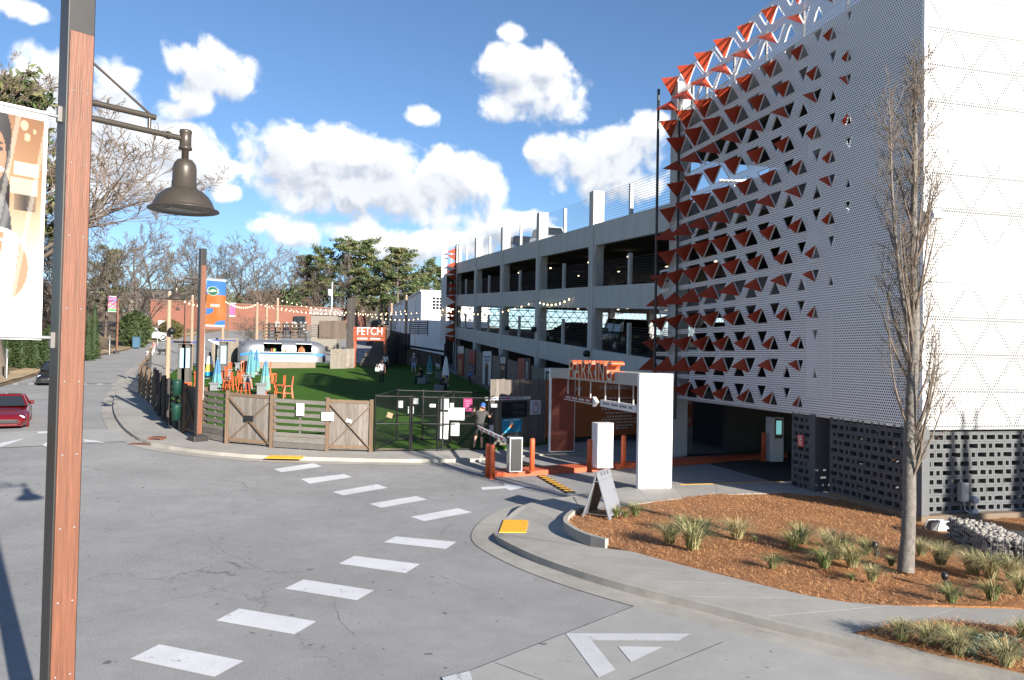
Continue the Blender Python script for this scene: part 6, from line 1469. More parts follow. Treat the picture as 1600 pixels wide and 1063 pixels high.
# ------------------------------------------------------------------ vehicles (nose towards +x)
def car(label, loc, rz, col, kind, cat='car', tilt=0.0, lights=False):
    t = thing('parked_car' if kind != 'coupe' else 'red_coupe', label, cat, loc, rz)
    P_ = dict(coupe=dict(L=3.95, W=1.74, H=1.24, hood=.74, belt=.86, clear=.15, x=(.62, .12, -.55, -1.35), wr=.31, wb=2.31, nose=.52, tail=.82),
              hatch=dict(L=4.1, W=1.74, H=1.48, hood=.90, belt=.98, clear=.17, x=(1.05, .42, -1.35, -1.85), wr=.31, wb=2.55, nose=.62, tail=.98),
              suv=dict(L=4.7, W=1.88, H=1.80, hood=1.12, belt=1.15, clear=.25, x=(.85, .45, -1.9, -2.2), wr=.38, wb=2.85, nose=.85, tail=1.12),
              jeep=dict(L=4.4, W=1.85, H=1.86, hood=1.12, belt=1.16, clear=.30, x=(.42, .25, -2.0, -2.05), wr=.41, wb=2.75, nose=1.02, tail=1.14),
              truck=dict(L=5.6, W=1.98, H=1.90, hood=1.18, belt=1.22, clear=.28, x=(.95, .45, -.95, -1.15), wr=.40, wb=3.6, nose=1.05, tail=1.2),
              sedan=dict(L=4.75, W=1.82, H=1.45, hood=.92, belt=.96, clear=.17, x=(1.0, .25, -1.15, -1.85), wr=.33, wb=2.8, nose=.62, tail=1.0))[kind]
    L_, W_, Hh = P_['L'], P_['W'], P_['H']; hw = W_/2; M_p = mat('paint_%02d%02d%02d' % tuple(int(c*99) for c in col), col, .25, .1, coat=.9)
    # lower body, lofted nose to tail
    xs = [L_/2, L_/2-.06, L_/2-.28, L_/2-.75, P_['x'][0], 0, P_['x'][3], -L_/2+.35, -L_/2+.06, -L_/2]
    zt_ = [P_['nose']*.86, P_['nose'], P_['nose']+.10, P_['hood']-.04, P_['hood']+.03, P_['belt'], P_['belt']+.02, P_['tail'], P_['tail']-.08, P_['tail']*.75]
    wd_ = [.72, .84, .93, .985, 1, 1, 1, .95, .88, .78]; zb = P_['clear']
    mb = MB(); ring = []
    for x, z, w in zip(xs, zt_, wd_):
        w *= hw; lo = zb+(.1 if abs(x) > L_/2-.1 else 0)
        half = [(0, lo), (w*.8, lo), (w*.95, lo+.06), (w, lo+(z-lo)*.35), (w*.995, lo+(z-lo)*.62), (w*.955, z-.07), (w*.86, z-.015), (w*.5, z+.012), (0, z+.02)]
        ring.append([(x, y, q) for y, q in half]+[(x, -y, q) for y, q in half[-2:0:-1]])
    n = len(ring[0]); V = [p for r in ring for p in r]
    mb.add(V, [(i*n+k, i*n+(k+1) % n, (i+1)*n+(k+1) % n, (i+1)*n+k) for i in range(len(ring)-1) for k in range(n)], 0, True)
    mb.add(V, [tuple(range(n)), tuple(range((len(ring)-1)*n+n-1, (len(ring)-1)*n-1, -1))], 0, True)
    body = mb.build('body', M_p, t)
    # cabin
    x0, x1, x2, x3 = P_['x']; zbel, zr = P_['belt']-.02, Hh; wb_, wr_ = hw*.93, hw*(.74 if kind not in ('jeep', 'suv', 'truck') else .80)
    base = [(x0, wb_*.92), (x0-.35, wb_), (x3+.3, wb_), (x3, wb_*.9)]; roof = [(x1, wr_*.9), (x1-.25, wr_), (x2+.25, wr_), (x2, wr_*.92)]
    mb = MB(); B_ = [(x, y, zbel) for x, y in base]+[(x, -y, zbel) for x, y in base[::-1]]; T_ = [(x, y, zr-.06) for x, y in roof]+[(x, -y, zr-.06) for x, y in roof[::-1]]; T2 = [(x*.97, y*.86, zr) for x, y, z in T_]
    mb.add(B_+T_, [(i, (i+1) % 8, 8+(i+1) % 8, 8+i) for i in range(8)], 0, False)
    mb.build('windows', M_glass, t)
    mb = MB(); mb.add(T_+T2, [(i, (i+1) % 8, 8+(i+1) % 8, 8+i) for i in range(8)]+[tuple(range(8, 16))], 0, True); mb.build('roof', M_p if kind != 'jeep' else M_black, t)
    for s in (1, -1):
        for (bx, by), (tx_, ty) in ((base[0], roof[0]), (base[3], roof[3]), ((0.5*(base[1][0]+base[2][0]), base[1][1]), (0.5*(roof[1][0]+roof[2][0]), roof[1][1]))):
            MB().bar((bx, by*s, zbel), (tx_, ty*s, zr-.05), .07, .06).build('pillar', M_p, t)
        MB().lathe((x0-.25, s*(hw+.05), zbel+.12), [(0, -.09), (.07, -.05), (.085, 0), (.06, .06), (0, .08)], 10, axis=Vector((0, 1, 0))).build('mirror', M_p, t)
        hl = MB().lathe((L_/2-.22, s*hw*.70, P_['nose']+(.0 if kind not in ('jeep', 'truck') else -.12)), [(0, -.16), (.06, -.1), (.075, 0), (.05, .12), (0, .2)], 10, axis=Vector((-.45, -s*.9, .18))).build('headlight', mat('headlight', (.75, .77, .8), .08, .3, emit=(1, .97, .9, 1.6) if lights else None) if not lights else mat('headlight_lit', (.8, .8, .8), .1, emit=(1, .97, .9, 2.5)), t)
        MB().box((-L_/2+.05, s*hw*.72, P_['tail']-.2), (.08, .3, .14)).build('tail_light', mat('tail_light', (.35, .02, .02), .25), t, bevel=.02)
        for wx in (P_['wb']/2, -P_['wb']/2):
            r = P_['wr']; c = (wx, s*(hw-.11), r)
            wl = MB().lathe(c, [(r*.62, -.11), (r*.95, -.11), (r, -.07), (r, .07), (r*.95, .11), (r*.62, .11)], 24, axis=Vector((0, 1, 0))).build('tyre', M_tyre, t)
            MB().lathe(c, [(r*.64, s*.085), (r*.6, s*.06), (0, s*.07)], 20, axis=Vector((0, 1, 0))).build('rim', M_rim, wl)
            for q in range(5):
                a = 2*math.pi*q/5; MB().bar((wx, s*(hw-.02), r), (wx+math.cos(a)*r*.6, s*(hw-.02), r+math.sin(a)*r*.6), .05, .03, Vector((0, 1, 0))).build('spoke', M_rim, wl)
            MB().lathe((wx, s*(hw-.02), r), [(r*1.18, -.06), (r*1.18, .012), (r*1.02, .02), (r*1.02, -.06)], 24, axis=Vector((0, s, 0))).build('wheel_arch', M_black if kind in ('jeep',) else M_p, t)
    zg = zb+.22
    MB().box((L_/2-.03, 0, zg), (.09, W_*.62, .16 if kind != 'truck' else .4)).build('grille', M_black, t, bevel=.03)
    MB().box((L_/2-.0, 0, zb+.08), (.12, W_*.8, .05)).build('lower_lip', M_p if kind == 'coupe' else M_black, t, bevel=.015)
    if kind in ('jeep', 'truck', 'suv'): MB().box((L_/2+.04, 0, zb+.25), (.14, W_*.9, .16)).build('bumper', M_galv if kind == 'truck' else M_black, t, bevel=.03)
    MB().box((L_/2-.01 if kind != 'coupe' else L_/2+.02, 0, zb+.26), (.02, .3, .13)).build('plate', M_white, t) if kind not in ('coupe',) else None
    if kind == 'coupe':
        for s in (1, -1): MB().lathe((L_/2-.16, s*hw*.78, zg+.04), [(0, -.02), (.05, 0), (0, .02)], 10, axis=Vector((1, 0, 0))).build('fog_light', M_black, t)
        for s in (1, -1): MB().box((x0-.75, s*.33, .80), (.14, .44, .55)).build('seat_back', M_black, t, bevel=.05)
    for s in (1, -1):
        MB().box((x0-.95, s*(hw+.004), P_['belt']-.12), (.16, .015, .03)).build('door_handle', M_p, t)
        MB().box((x0-.55, s*(hw-.002), P_['belt']*.6), (.012, .012, P_['belt']*.55)).build('door_gap', M_black, t); MB().box((x0-1.55, s*(hw-.002), P_['belt']*.6), (.012, .012, P_['belt']*.55)).build('door_gap', M_black, t)
    if tilt: t.rotation_euler = (0, tilt, rz)
    return t
rc = G(-6, 672, .0); car('glossy dark red low coupe driving towards the crossing', rc+Vector((-.43, .9, 0))*1.9, math.atan2(-.86, .50), (.13, .006, .010), 'coupe', tilt=.035)
bc = G(84, 602, .0); car('black hatchback coming down the far street behind the near lamp post', bc+Vector((-.4, .9, 0))*1.5, math.atan2(-.93, .36), (.012, .012, .014), 'hatch', tilt=.035)
fl = lambda lev, tl, w: LB(tl, w, ztop(lev, tl)-.3)
aw = math.atan2(-WW.y, -WW.x); al2 = math.atan2(LL.y, LL.x)
car('dark grey boxy four by four parked on the lowest ramp deck', fl(0, 26.5, 3.4), al2+.05, (.05, .06, .055), 'jeep', tilt=-.06)
car('dark red pickup with a chrome grille facing out on the lowest ramp deck', fl(0, 17.0, 4.6), aw+.5, (.12, .015, .015), 'truck', lights=False)
car('small dark sedan farther along the lowest ramp deck', fl(0, 35.5, 3.6), aw+.2, (.02, .022, .025), 'sedan')
car('white sport utility vehicle parked on the open roof ramp', fl(2, 37.6, 2.6), al2+math.pi, (.75, .75, .74), 'suv', tilt=.06)
car('black sport utility vehicle at the edge of the roof ramp behind the white one', fl(2, 45.5, 2.6), al2+math.pi, (.02, .02, .022), 'suv', tilt=.06)
wc = at(236, 522, 112); car('white pickup parked by the brick building far up the street', (wc.x, 112, verge_z(wc.x, 112)+.02), R_(15), (.75, .75, .75), 'truck')
car('dim parked sedan inside the ground floor of the garage', LB(9.5, 9.5, .02), al2+.4, (.05, .05, .055), 'sedan')
# ------------------------------------------------------------------ vegetation
M_bark = mat('bark_grey', (.15, .135, .12), .9, var=.5, vscale=9, stretch=(2, 2, 1.2), bump=.8, bscale=36, fine=.25)
M_barkd = mat('bark_brown', (.105, .085, .068), .9, var=.25, vscale=5)
M_twig = mat('twig', (.15, .125, .105), .9, var=.2, vscale=2)
M_twigr = mat('twig_reddish', (.165, .12, .09), .9, var=.2, vscale=2)
def rdir(r): 
    v = Vector((r.gauss(0, 1), r.gauss(0, 1), r.gauss(0, 1))); return v.normalized()
def limb(mb, r, p, d, ln, rad, lev, spec, mi=0):
    """grow one limb and its children; spec[lev] = (children, length ratio, spread angle, upward pull, wobble, sides, steps)"""
    ch, lr, ang, pull, wob, sides, steps = spec[lev]; pts = [p.copy()]; rr = [rad]; dirs = [d.copy()]
    for i in range(steps):
        d = (d+rdir(r)*wob+UZ*pull).normalized(); p = p+d*(ln/steps); pts.append(p.copy()); rr.append(max(spec['min'], rad*(1-.82*(i+1)/steps))); dirs.append(d.copy())
    mb.tube(pts, rr, sides, mi if lev < 2 else 1, cap=False)
    if lev+1 >= spec['levels']: return
    for c in range(ch):
        f = (spec.get('start', .35) if lev == 0 else .2)+(1-(spec.get('start', .35) if lev == 0 else .2))*(c+r.random())/ch
        x = f*steps; i = min(int(x), steps-1); q = pts[i].lerp(pts[i+1], x-i); dd = dirs[i+1]
        a, b, _ = basis(dd); az = r.uniform(0, 6.283); an = ang*r.uniform(.7, 1.25)
        nd = (dd*math.cos(an)+(a*math.cos(az)+b*math.sin(az))*math.sin(an)).normalized()
        limb(mb, r, q, nd, ln*lr*(1.15-.55*f)*r.uniform(.75, 1.2), max(spec['min'], rr[i]*.55), lev+1, spec, mi)
def bare_mesh(name, seed, h, spec, mats, rad):
    r = random.Random(seed); mb = MB(); limb(mb, r, Vector((0, 0, -.3)), UZ.copy(), h, rad, 0, spec); return mb.mesh(name, mats)
spec_n = {'levels': 6, 'min': .0006, 'start': .42, 0: (11, .55, .8, .02, .10, 9, 10), 1: (7, .58, .65, .05, .16, 6, 7), 2: (6, .52, .6, .04, .22, 5, 5), 3: (5, .5, .6, .03, .25, 4, 4), 4: (3, .5, .6, .03, .25, 3, 2), 5: (0, 0, 0, .02, .2, 3, 1)}
spec_b = {'levels': 5, 'min': .018, 'start': .28, 0: (12, .50, .75, .03, .10, 7, 8), 1: (7, .55, .65, .06, .16, 5, 6), 2: (6, .52, .6, .05, .2, 4, 4), 3: (4, .55, .6, .03, .2, 3, 3), 4: (0, 0, 0, .02, .2, 3, 2)}
bare = [bare_mesh('bare_branches', s, 1.0, {**spec_b, 'min': .0011}, [M_barkd, M_twig], .020) for s in (1, 2, 3, 4)]+[bare_mesh('bare_branches', 5, 1.0, spec_n, [M_barkd, M_twigr], .018)]
def bare_tree(v, p, h, label, rz=0.0, sx=1.0):
    t = thing('bare_tree', label, 'tree', p, rz, group='leafless trees'); o = link('branches', bare[v], t); o.scale = (h*sx, h*sx, h); return t
def leafball(mb, r, c, rx, rz_, n, s, mi=0, flat=.6, shell=.55):
    for _ in range(n):
        v = rdir(r)*(shell+(1-shell)*r.random()); q = c+Vector((v.x*rx, v.y*rx, v.z*rz_)); a = rdir(r); b = rdir(r); b = (b-a*b.dot(a)).normalized(); k = s*r.uniform(.6, 1.4)
        mb.add([q-a*k, q-b*k*flat, q+a*k, q+b*k*flat], [(0, 1, 2, 3)], mi)
def pine_mesh(seed, mats_):
    r = random.Random(seed); tr_ = MB(); pts = [Vector((0, 0, -.02))]
    for i in range(6): pts.append(pts[-1]+Vector((r.gauss(0, .008), r.gauss(0, .008), .17)))
    tr_.tube(pts, [.016*(1-.13*i) for i in range(7)], 7, 0); cr = MB()
    for k in range(40):
        f = .36+.64*(k+r.random())/40; z = f*1.0; ln = (.26*(1.05-f)**.7+.05)*r.uniform(.55, 1.25); a = r.uniform(0, 6.283); i = min(5, int(z/.17)); o_ = pts[i].lerp(pts[i+1], z/.17-i)
        d = Vector((math.cos(a), math.sin(a), r.uniform(-.05, .45))).normalized(); tr_.tube([o_, o_+d*ln*.6, o_+d*ln+UZ*.02], [.005, .0035, .002], 4, 0, cap=False)
        for j in range(4):
            c = o_+d*ln*(.45+.2*j)+rdir(r)*.025; leafball(cr, r, c, .05*r.uniform(.7, 1.3), .032*r.uniform(.7, 1.3), 34, .016, r.randrange(3), .35, .2)
    return tr_.mesh('trunk', M_barkd), cr.mesh('crown', mats_)
M_pine = [mat('pine_a', (.055, .085, .028), .8), mat('pine_b', (.10, .13, .042), .8), mat('pine_c', (.13, .125, .05), .8)]
pines = [pine_mesh(s, M_pine) for s in (11, 12, 13)]
def pine_tree(v, p, h, label, rz=0.0, sx=1.0):
    t = thing('pine_tree', label, 'tree', p, rz, group='tall pines'); 
    for nm, me in zip(('trunk', 'crown'), pines[v]): o = link(nm, me, t); o.scale = (h*sx, h*sx, h)
    return t
def bg(px, y): x = at(px, 500, y).x; return Vector((x, y, (verge_z(x, y) if x < kx(y) and y < 158 else th(x, y))-.1))
def tree_h(px, py, p): return at(px, py, p.y).z-p.z
# prominent background trees
lb_ = [(42, 5, 54, 4, 'big near bare tree spreading behind the large banner at the left edge', 1.7), (205, 330, 105, 1, 'bare tree over the brown thicket left of the brick building', 1.2), (255, 365, 174, 2, 'bare tree above the left end of the brick building', 1.1), (293, 352, 176, 3, 'tallest bare tree above the left end of the brick building', 1.0), (338, 372, 180, 0, 'bare tree right of the second lamp post top', 1.1), (372, 375, 182, 1, 'bare tree behind the middle of the brick building', 1.1), (415, 362, 178, 2, 'pale tall bare tree against the low cloud', 1.1), (446, 385, 182, 3, 'bare tree left of the first pines', 1.1), (530, 400, 176, 1, 'bare brown tree among the pines', 1.2), (505, 395, 180, 2, 'bare tree just left of the tall pines', 1.2), (120, 300, 84, 3, 'bare tree behind the near lamp post on the left bank', 1.3), (20, 260, 78, 1, 'bare tree behind the large banner further up the bank', 1.3)]
for i, (px, py, y, v, l, sx) in enumerate(lb_):
    p = bg(px, y); bare_tree(v, p, tree_h(px, py, p), l, i*1.7, sx)
for i, (px, py, y, v, l, sx) in enumerate(((545, 371, 176, 0, 'tallest round topped pine behind the deck', 1.25), (572, 376, 178, 1, 'second tall pine right of the tallest one', 1.2), (620, 386, 140, 2, 'broad pine above the white building roof', 1.35), (596, 402, 146, 0, 'shorter pine between the broad pine and the tall pair', 1.3), (505, 388, 178, 1, 'dark pine left of the tall pair', 1.3), (672, 408, 165, 1, 'pale pine seen left of the garage end', 1.1), (480, 398, 184, 2, 'leftmost pine of the group behind the brick building', 1.3), (650, 425, 150, 0, 'low pine between the broad pine and the garage end', 1.3), (165, 385, 110, 2, 'pine among the bare trees on the left bank', 1.1), (5, 110, 66, 0, 'pine with a green top at the left edge of the picture', .9), (692, 415, 170, 2, 'small pine partly hidden by the garage end', 1.2))):
    p = bg(px, y); pine_tree(v, p, tree_h(px, py, p), l, i*1.3, sx)
# woodland mass further back and thicket on the bank: too dense to count
def merged(name, items, mats_, label, cat):
    V = []; F = []; MI = []
    for me, M in items:
        b = len(V); V += [tuple(M @ v.co) for v in me.vertices]
        for p in me.polygons: F.append([i+b for i in p.vertices]); MI.append(p.material_index)
    me = bpy.data.meshes.new(name); me.from_pydata(V, [], F); 
    for m in mats_: me.materials.append(m)
    me.polygons.foreach_set('material_index', MI); me.update(); o = link(name, me); return tag(o, label, cat, kind='stuff')
spec_s = {'levels': 4, 'min': .004, 'start': .05, 0: (9, .8, .55, .03, .14, 4, 5), 1: (7, .62, .5, .06, .2, 3, 4), 2: (5, .6, .5, .04, .2, 3, 3), 3: (0, 0, 0, .02, .2, 3, 2)}
shrubs = [bare_mesh('shrub', s, 1.0, spec_s, [M_twig, M_twigr], .02) for s in (31, 32)]
vr = random.Random(9)
def TM(p, h, sx, rz): return Matrix.Translation(p) @ Matrix.Rotation(rz, 4, 'Z') @ Matrix.Diagonal((h*sx, h*sx, h, 1))
items = []
for k in range(12):
    px = -60+k*66+vr.uniform(-10, 10); y = vr.uniform(182, 205); p = bg(px, y); items.append((bare[k % 4], TM(p, vr.uniform(11, 16), 1.2, vr.uniform(0, 6))))
merged('far_wood', items, [M_barkd, M_twig], 'far off leafless wood behind the brick building', 'wood')
items = []
for k in range(70):
    px = vr.uniform(-30, 720); y = vr.uniform(172, 194); p = bg(px, y); items.append((shrubs[k % 2], TM(p, vr.uniform(4, 8), 1.0, vr.uniform(0, 6))))
merged('far_undergrowth', items, [M_twig, M_twigr], 'brown undergrowth along the foot of the far wood', 'undergrowth')
items = []
for k in range(64):
    y = vr.uniform(58, 128); x = kx(y)-vr.uniform(7, 30); p = Vector((x, y, verge_z(x, y)-.1)); items.append((shrubs[k % 2], TM(p, vr.uniform(2.5, 6.0), .9, vr.uniform(0, 6))))
merged('bank_thicket', items, [M_twig, M_twigr], 'brown leafless thicket covering the left bank', 'thicket')
gl = MB(); r_ = random.Random(8)
for k in range(46):
    px = r_.uniform(-20, 700); y = r_.uniform(174, 196); p = bg(px, y); leafball(gl, r_, p+UZ*r_.uniform(2, 7), r_.uniform(2.5, 4.5), r_.uniform(2, 4), 130, .5, r_.randrange(3), .5, .3)
tag(gl.build('far_evergreens', M_pine), 'low dark evergreen undergrowth in the far wood', 'undergrowth', kind='stuff')
# clipped columns and bushes on the left verge
def leaf_bush(label, p, w, h, seed, cols, n=1500, s=.09, cone=.0, name='evergreen_bush', group=None):
    r = random.Random(seed); t = thing(name, label, 'shrub' if name != 'conifer' else 'tree', p, group=group); mb = MB()
    for _ in range(n):
        f = r.random()**.8; rad = w/2*math.sqrt(max(.02, 1-(2*f-.9)**2 if not cone else 1))*(1 if not cone else (1-f)**cone+.03); a = r.uniform(0, 6.283); q = rad*(.72+.3*r.random())*(1+.12*math.sin(a*5+f*9)); c = Vector((math.cos(a)*q, math.sin(a)*q, f*h)); u = (Vector((math.cos(a), math.sin(a), .5))+rdir(r)*.8).normalized(); v = rdir(r); v = (v-u*v.dot(u)).normalized(); k = s*r.uniform(.6, 1.4)*(1 if not cone else 1.15-f)
        mb.add([c-u*k, c-v*k*.5, c+u*k, c+v*k*.5], [(0, 1, 2, 3)], r.randrange(2))
    mb.build('foliage', [mat('%s_leaf%d' % (name, i), c_, .75) for i, c_ in enumerate(cols)] if False else [mat('leaf_%02d%02d%02d' % tuple(int(q*200) for q in c_), c_, .75) for c_ in cols], t)
    MB().tube([(0, 0, -.2), (0, 0, h*.55), (0, 0, h*.8)], [w*.05, w*.04, w*.01], 6).build('stem', M_barkd, t)
    core = MB().lathe((0, 0, 0), [(0, .02*h)]+[(w/2*.66*(math.sqrt(max(.02, 1-(2*f-.9)**2)) if not cone else (1-f)**cone), f*h) for f in (.05, .2, .4, .6, .8, .92)]+[(0, .95*h)], 10); core.build('inner_foliage', mat('leaf_%02d%02d%02d' % tuple(int(q*200) for q in cols[0]), cols[0], .75), t)
    return t
hg = ((.022, .042, .010), (.038, .066, .016))
for k, px in enumerate((-8, 14, 37, 58, 78)):
    p = bg(px, 60); leaf_bush(['first', 'second', 'third', 'fourth', 'fifth'][k]+' clipped evergreen column from the left under the large banner', p, 1.25, tree_h(px, 521-3*k, p), 50+k, hg, 1500, .10, name='evergreen_column', group='clipped evergreen columns')
for k, (px, py, y) in enumerate(((139, 488, 74), (148, 470, 77))): p = bg(px, y); leaf_bush(['lower', 'taller'][k]+' pointed cypress right of the near lamp post', p, 1.3, tree_h(px, py, p), 60+k, hg, 1600, .10, .55, 'cypress')
p = bg(212, 100); leaf_bush('round green bush by the white pickup', p, 4.2, tree_h(212, 486, p), 70, ((.03, .05, .013), (.055, .08, .022)), 2200, .2)
p = bg(268, 118); leaf_bush('yellowish bush before the brick building beside the lamp', p, 3.6, tree_h(268, 500, p), 71, ((.075, .07, .018), (.10, .09, .025)), 1500, .2)
for k, px in enumerate((385, 398)): p = bg(px, 108); o = bare_tree(k, p, tree_h(px, 492, p), ['left', 'right'][k]+' small bare twiggy tree before the brick wall', k, 1.3)
# conifers to the right of the view, their shadows fall on the block wall
for k, (w, z, tt) in enumerate(((1.17, 2.75, 13.0), (1.55, 2.8, 14.5), (3.2, 3.2, 13.5), (4.3, 2.6, 15))):
    q = LB(0, w)+Vector((math.sin(SUN_AZ), math.cos(SUN_AZ), 0))*tt; h = z+tt*math.tan(SUN_EL); leaf_bush('slender conifer right of the planting bed, '+['nearest the wall corner', 'second from the wall corner', 'third from the wall corner', 'farthest from the wall corner'][k], (q.x, q.y, 0), 1.9, h, 80+k, hg, 3600, .11, 1.25, 'conifer', group='conifers right of the bed')
# ------------------------------------------------------------------ the upright tree in the bed
def upright_tree():
    r = random.Random(17); b = G(1415, 893, .17); t = thing('upright_tree', 'slender upright leafless tree with pale trunk in the mulch bed', 'tree', b)
    H_ = at(1440, 82, b.y).z-b.z; tk = MB(); tw = MB()
    pts = []; n = 16
    for i in range(n+1):
        f = i/n; pts.append(Vector((.16*f+.05*math.sin(f*5)+.02*math.sin(f*17), .03*math.sin(f*7), H_*f)))
    rad_ = lambda f: .115*(1-f)**.75+.008+(.06*max(0, .05-f)*20*.3)
    tk.tube(pts, [rad_(i/n) for i in range(n+1)], 12, 0)
    at_ = lambda f: pts[min(n-1, int(f*n))].lerp(pts[min(n-1, int(f*n))+1], f*n-min(n-1, int(f*n)))
    sub = {'levels': 3, 'min': .0035, 0: (9, .34, .55, .16, .10, 5, 8), 1: (6, .5, .55, .10, .2, 3, 4), 2: (0, 0, 0, .05, .25, 3, 3)}
    for k in range(52):
        f = .155+.80*(k+r.random())/52; a = r.uniform(0, 6.283); d = Vector((math.cos(a)*.48, math.sin(a)*.48, .75)).normalized(); ln = (2.5 if f < .6 else 1.9)*(1.05-f)**.35*r.uniform(.55, 1.1)
        if f > .7: ln *= .75
        ch, lr, ang, pull, wob, sides, steps = sub[0]; p = at_(f); pp = [p.copy()]; dirs = []
        for i in range(steps):
            d = (d+UZ*.20+rdir(r)*.07).normalized(); p = p+d*ln/steps; pp.append(p.copy()); dirs.append(d.copy())
        r0 = min(.026, rad_(f)*.42); tw.tube(pp, [max(.005, r0*(1-.85*i/steps)) for i in range(steps+1)], 5, 0, cap=False)
        for c in range(9):
            x = (.1+.9*r.random())*steps; i = min(steps-1, int(x)); q = pp[i].lerp(pp[i+1], x-i); aa, bb, _ = basis(dirs[i]); az = r.uniform(0, 6.283); an = r.uniform(.4, .9)
            limb(tw, r, q, (dirs[i]*math.cos(an)+(aa*math.cos(az)+bb*math.sin(az))*math.sin(an)).normalized(), r.uniform(.18, .5), .006, 1, sub, 0)
    # one long second leader on the left
    p = at_(.42); pp = [p.copy()]; d = Vector((-.35, -.1, .9)).normalized()
    for i in range(10): d = (d+UZ*.16+rdir(r)*.05).normalized(); p = p+d*.44; pp.append(p.copy())
    tk.tube(pp, [.05*(1-.085*i) for i in range(11)], 7, 0)
    for c in range(60):
        x = r.uniform(1, 9.9); i = int(x); q = pp[i].lerp(pp[i+1], x-i); an = r.uniform(.35, .8); az = r.uniform(0, 6.283); dd = (pp[i+1]-pp[i]).normalized(); aa, bb, _ = basis(dd); limb(tw, r, q, (dd*math.cos(an)+(aa*math.cos(az)+bb*math.sin(az))*math.sin(an)).normalized(), r.uniform(.3, .8), .008, 1, sub, 0)
    tk.build('trunk', M_bark, t); tw.build('branches', [mat('twig_pale', (.165, .13, .10), .9, var=.2, vscale=3)], t)
    lf = MB()
    for k in range(150):
        f = r.uniform(.2, .92); a = r.uniform(0, 6.283); q = at_(f)+Vector((math.cos(a), math.sin(a), 0))*r.uniform(.1, .5); u = rdir(r)*.022; v = rdir(r)*.014; lf.add([q-u, q-v, q+u, q+v], [(0, 1, 2, 3)])
    lf.build('dry_leaves', mat('dry_leaf', (.22, .09, .05), .8), t)
upright_tree()
# ------------------------------------------------------------------ ornamental grasses
def tuft_mesh(seed, greenness):
    r = random.Random(seed); mb = MB()
    for k in range(330):
        a = r.gauss(0, 1.4)+2.6 if r.random() < .45 else r.uniform(0, 6.283); le = r.uniform(.6, 1.1); out = r.uniform(.25, 1.0); d = Vector((math.cos(a), math.sin(a), 0)); s = Vector((-d.y, d.x, 0)); o_ = d*r.uniform(0, .12)+s*r.uniform(-.08, .08); w = r.uniform(.005, .010)
        pts = [o_+d*(out*le*f**1.6)+UZ*(le*.95*math.sin(min(2.3, f*(1.25+out*1.0)))*(1.0-.30*out)) for f in (0, .3, .55, .78, 1)]
        V = []
        for j, p in enumerate(pts): ww_ = w*(1-.85*j/4); V += [p-s*ww_, p+s*ww_]
        mb.add(V, [(2*j, 2*j+1, 2*j+3, 2*j+2) for j in range(4)], 0 if r.random() < greenness else (1 if r.random() < .6 else 2))
    return mb.mesh('blades', [mat('grass_green', (.075, .115, .024), .8), mat('grass_straw', (.44, .36, .19), .8), mat('grass_olive', (.21, .21, .08), .8)])
tufts = [tuft_mesh(s, g) for s, g in ((1, .12), (2, .28), (3, .04), (4, .55))]
tl = [(962,808,24,3,'low green grass tuft at the foot of the A-frame sign, left'),(993,806,30,3,'low green grass tuft at the foot of the A-frame sign, right'),(977,809,18,3,'small green grass sprig between the two tufts by the A-frame sign'),(1046,850,44,0,'straw coloured grass tuft at the left of the first clump'),(1082,858,58,1,'large drooping grass tuft of the first clump'),(1067,830,34,1,'rear left grass tuft behind the first clump'),(1100,832,32,3,'rear right green grass tuft behind the first clump'),(1152,842,46,2,'pale grass tuft standing alone right of the first clump'),(1207,888,30,3,'small bright green tuft nearest the sidewalk edge'),(1238,858,38,3,'green grass tuft at the left of the middle clump'),(1252,850,44,1,'taller tuft at the left rear of the middle clump'),(1288,888,42,3,'front green tuft of the middle clump'),(1312,872,54,0,'tall straw tuft in the heart of the middle clump'),(1332,886,46,1,'right hand tuft of the middle clump'),(1293,852,34,2,'faint rear tuft of the middle clump'),(1362,908,34,0,'low tuft between the middle clump and the tree'),(1331,908,16,3,'tiny green sprig before the middle clump'),(1354,866,34,1,'tuft behind the black path light left of the tree'),(1393,884,22,3,'small green tuft at the foot of the tree'),(1440,868,36,2,'pale tuft just right of the tree trunk'),(1470,882,46,0,'straw tuft right of the tree nearest the gabion'),(1486,942,38,3,'bright green tuft beside the small post light'),(1520,898,48,2,'pale drooping tuft left in the right hand clump'),(1548,905,52,0,'large straw tuft in the right hand clump'),(1582,905,50,0,'straw tuft at the right edge of the picture'),(1550,938,42,3,'green tuft in front of the right hand clump'),(1598,930,46,1,'tuft cut by the right edge below the clump'),(1410,1003,44,1,'first grass tuft of the verge bed from the left'),(1450,1010,48,0,'second grass tuft of the verge bed from the left'),(1482,1000,36,1,'rear tuft in the verge bed'),(1497,1024,52,0,'third tuft in the verge bed, leaning left'),(1572,1040,56,2,'large straw tuft at the right of the verge bed'),(1600,1000,42,1,'tuft cut by the right edge of the picture in the verge bed'),(1520,1004,30,3,'green tuft beside the blue green shrub'),(1180,846,12,3,'tiny sprig between the lone tuft and the middle clump')]
for i, (px, py, w, v, l) in enumerate(tl):
    p = G(px, py, .17); s = size_at(w, p.y); t = thing('grass_tuft', l, 'grass', p, i*1.1, group='ornamental grass tufts'); o = link('blades', tufts[v], t); o.scale = (s*1.25, s*1.25, s*.85)
p = G(1538, 1022, .17); r = random.Random(6); t = thing('low_shrub', 'low blue green leafy shrub in the verge bed', 'shrub', p); mb = MB()
for k in range(14): leafball(mb, r, Vector((r.uniform(-.42, .42), r.uniform(-.22, .3), r.uniform(.04, .16))), .13, .1, 60, .028, r.randrange(2), .45, .3)
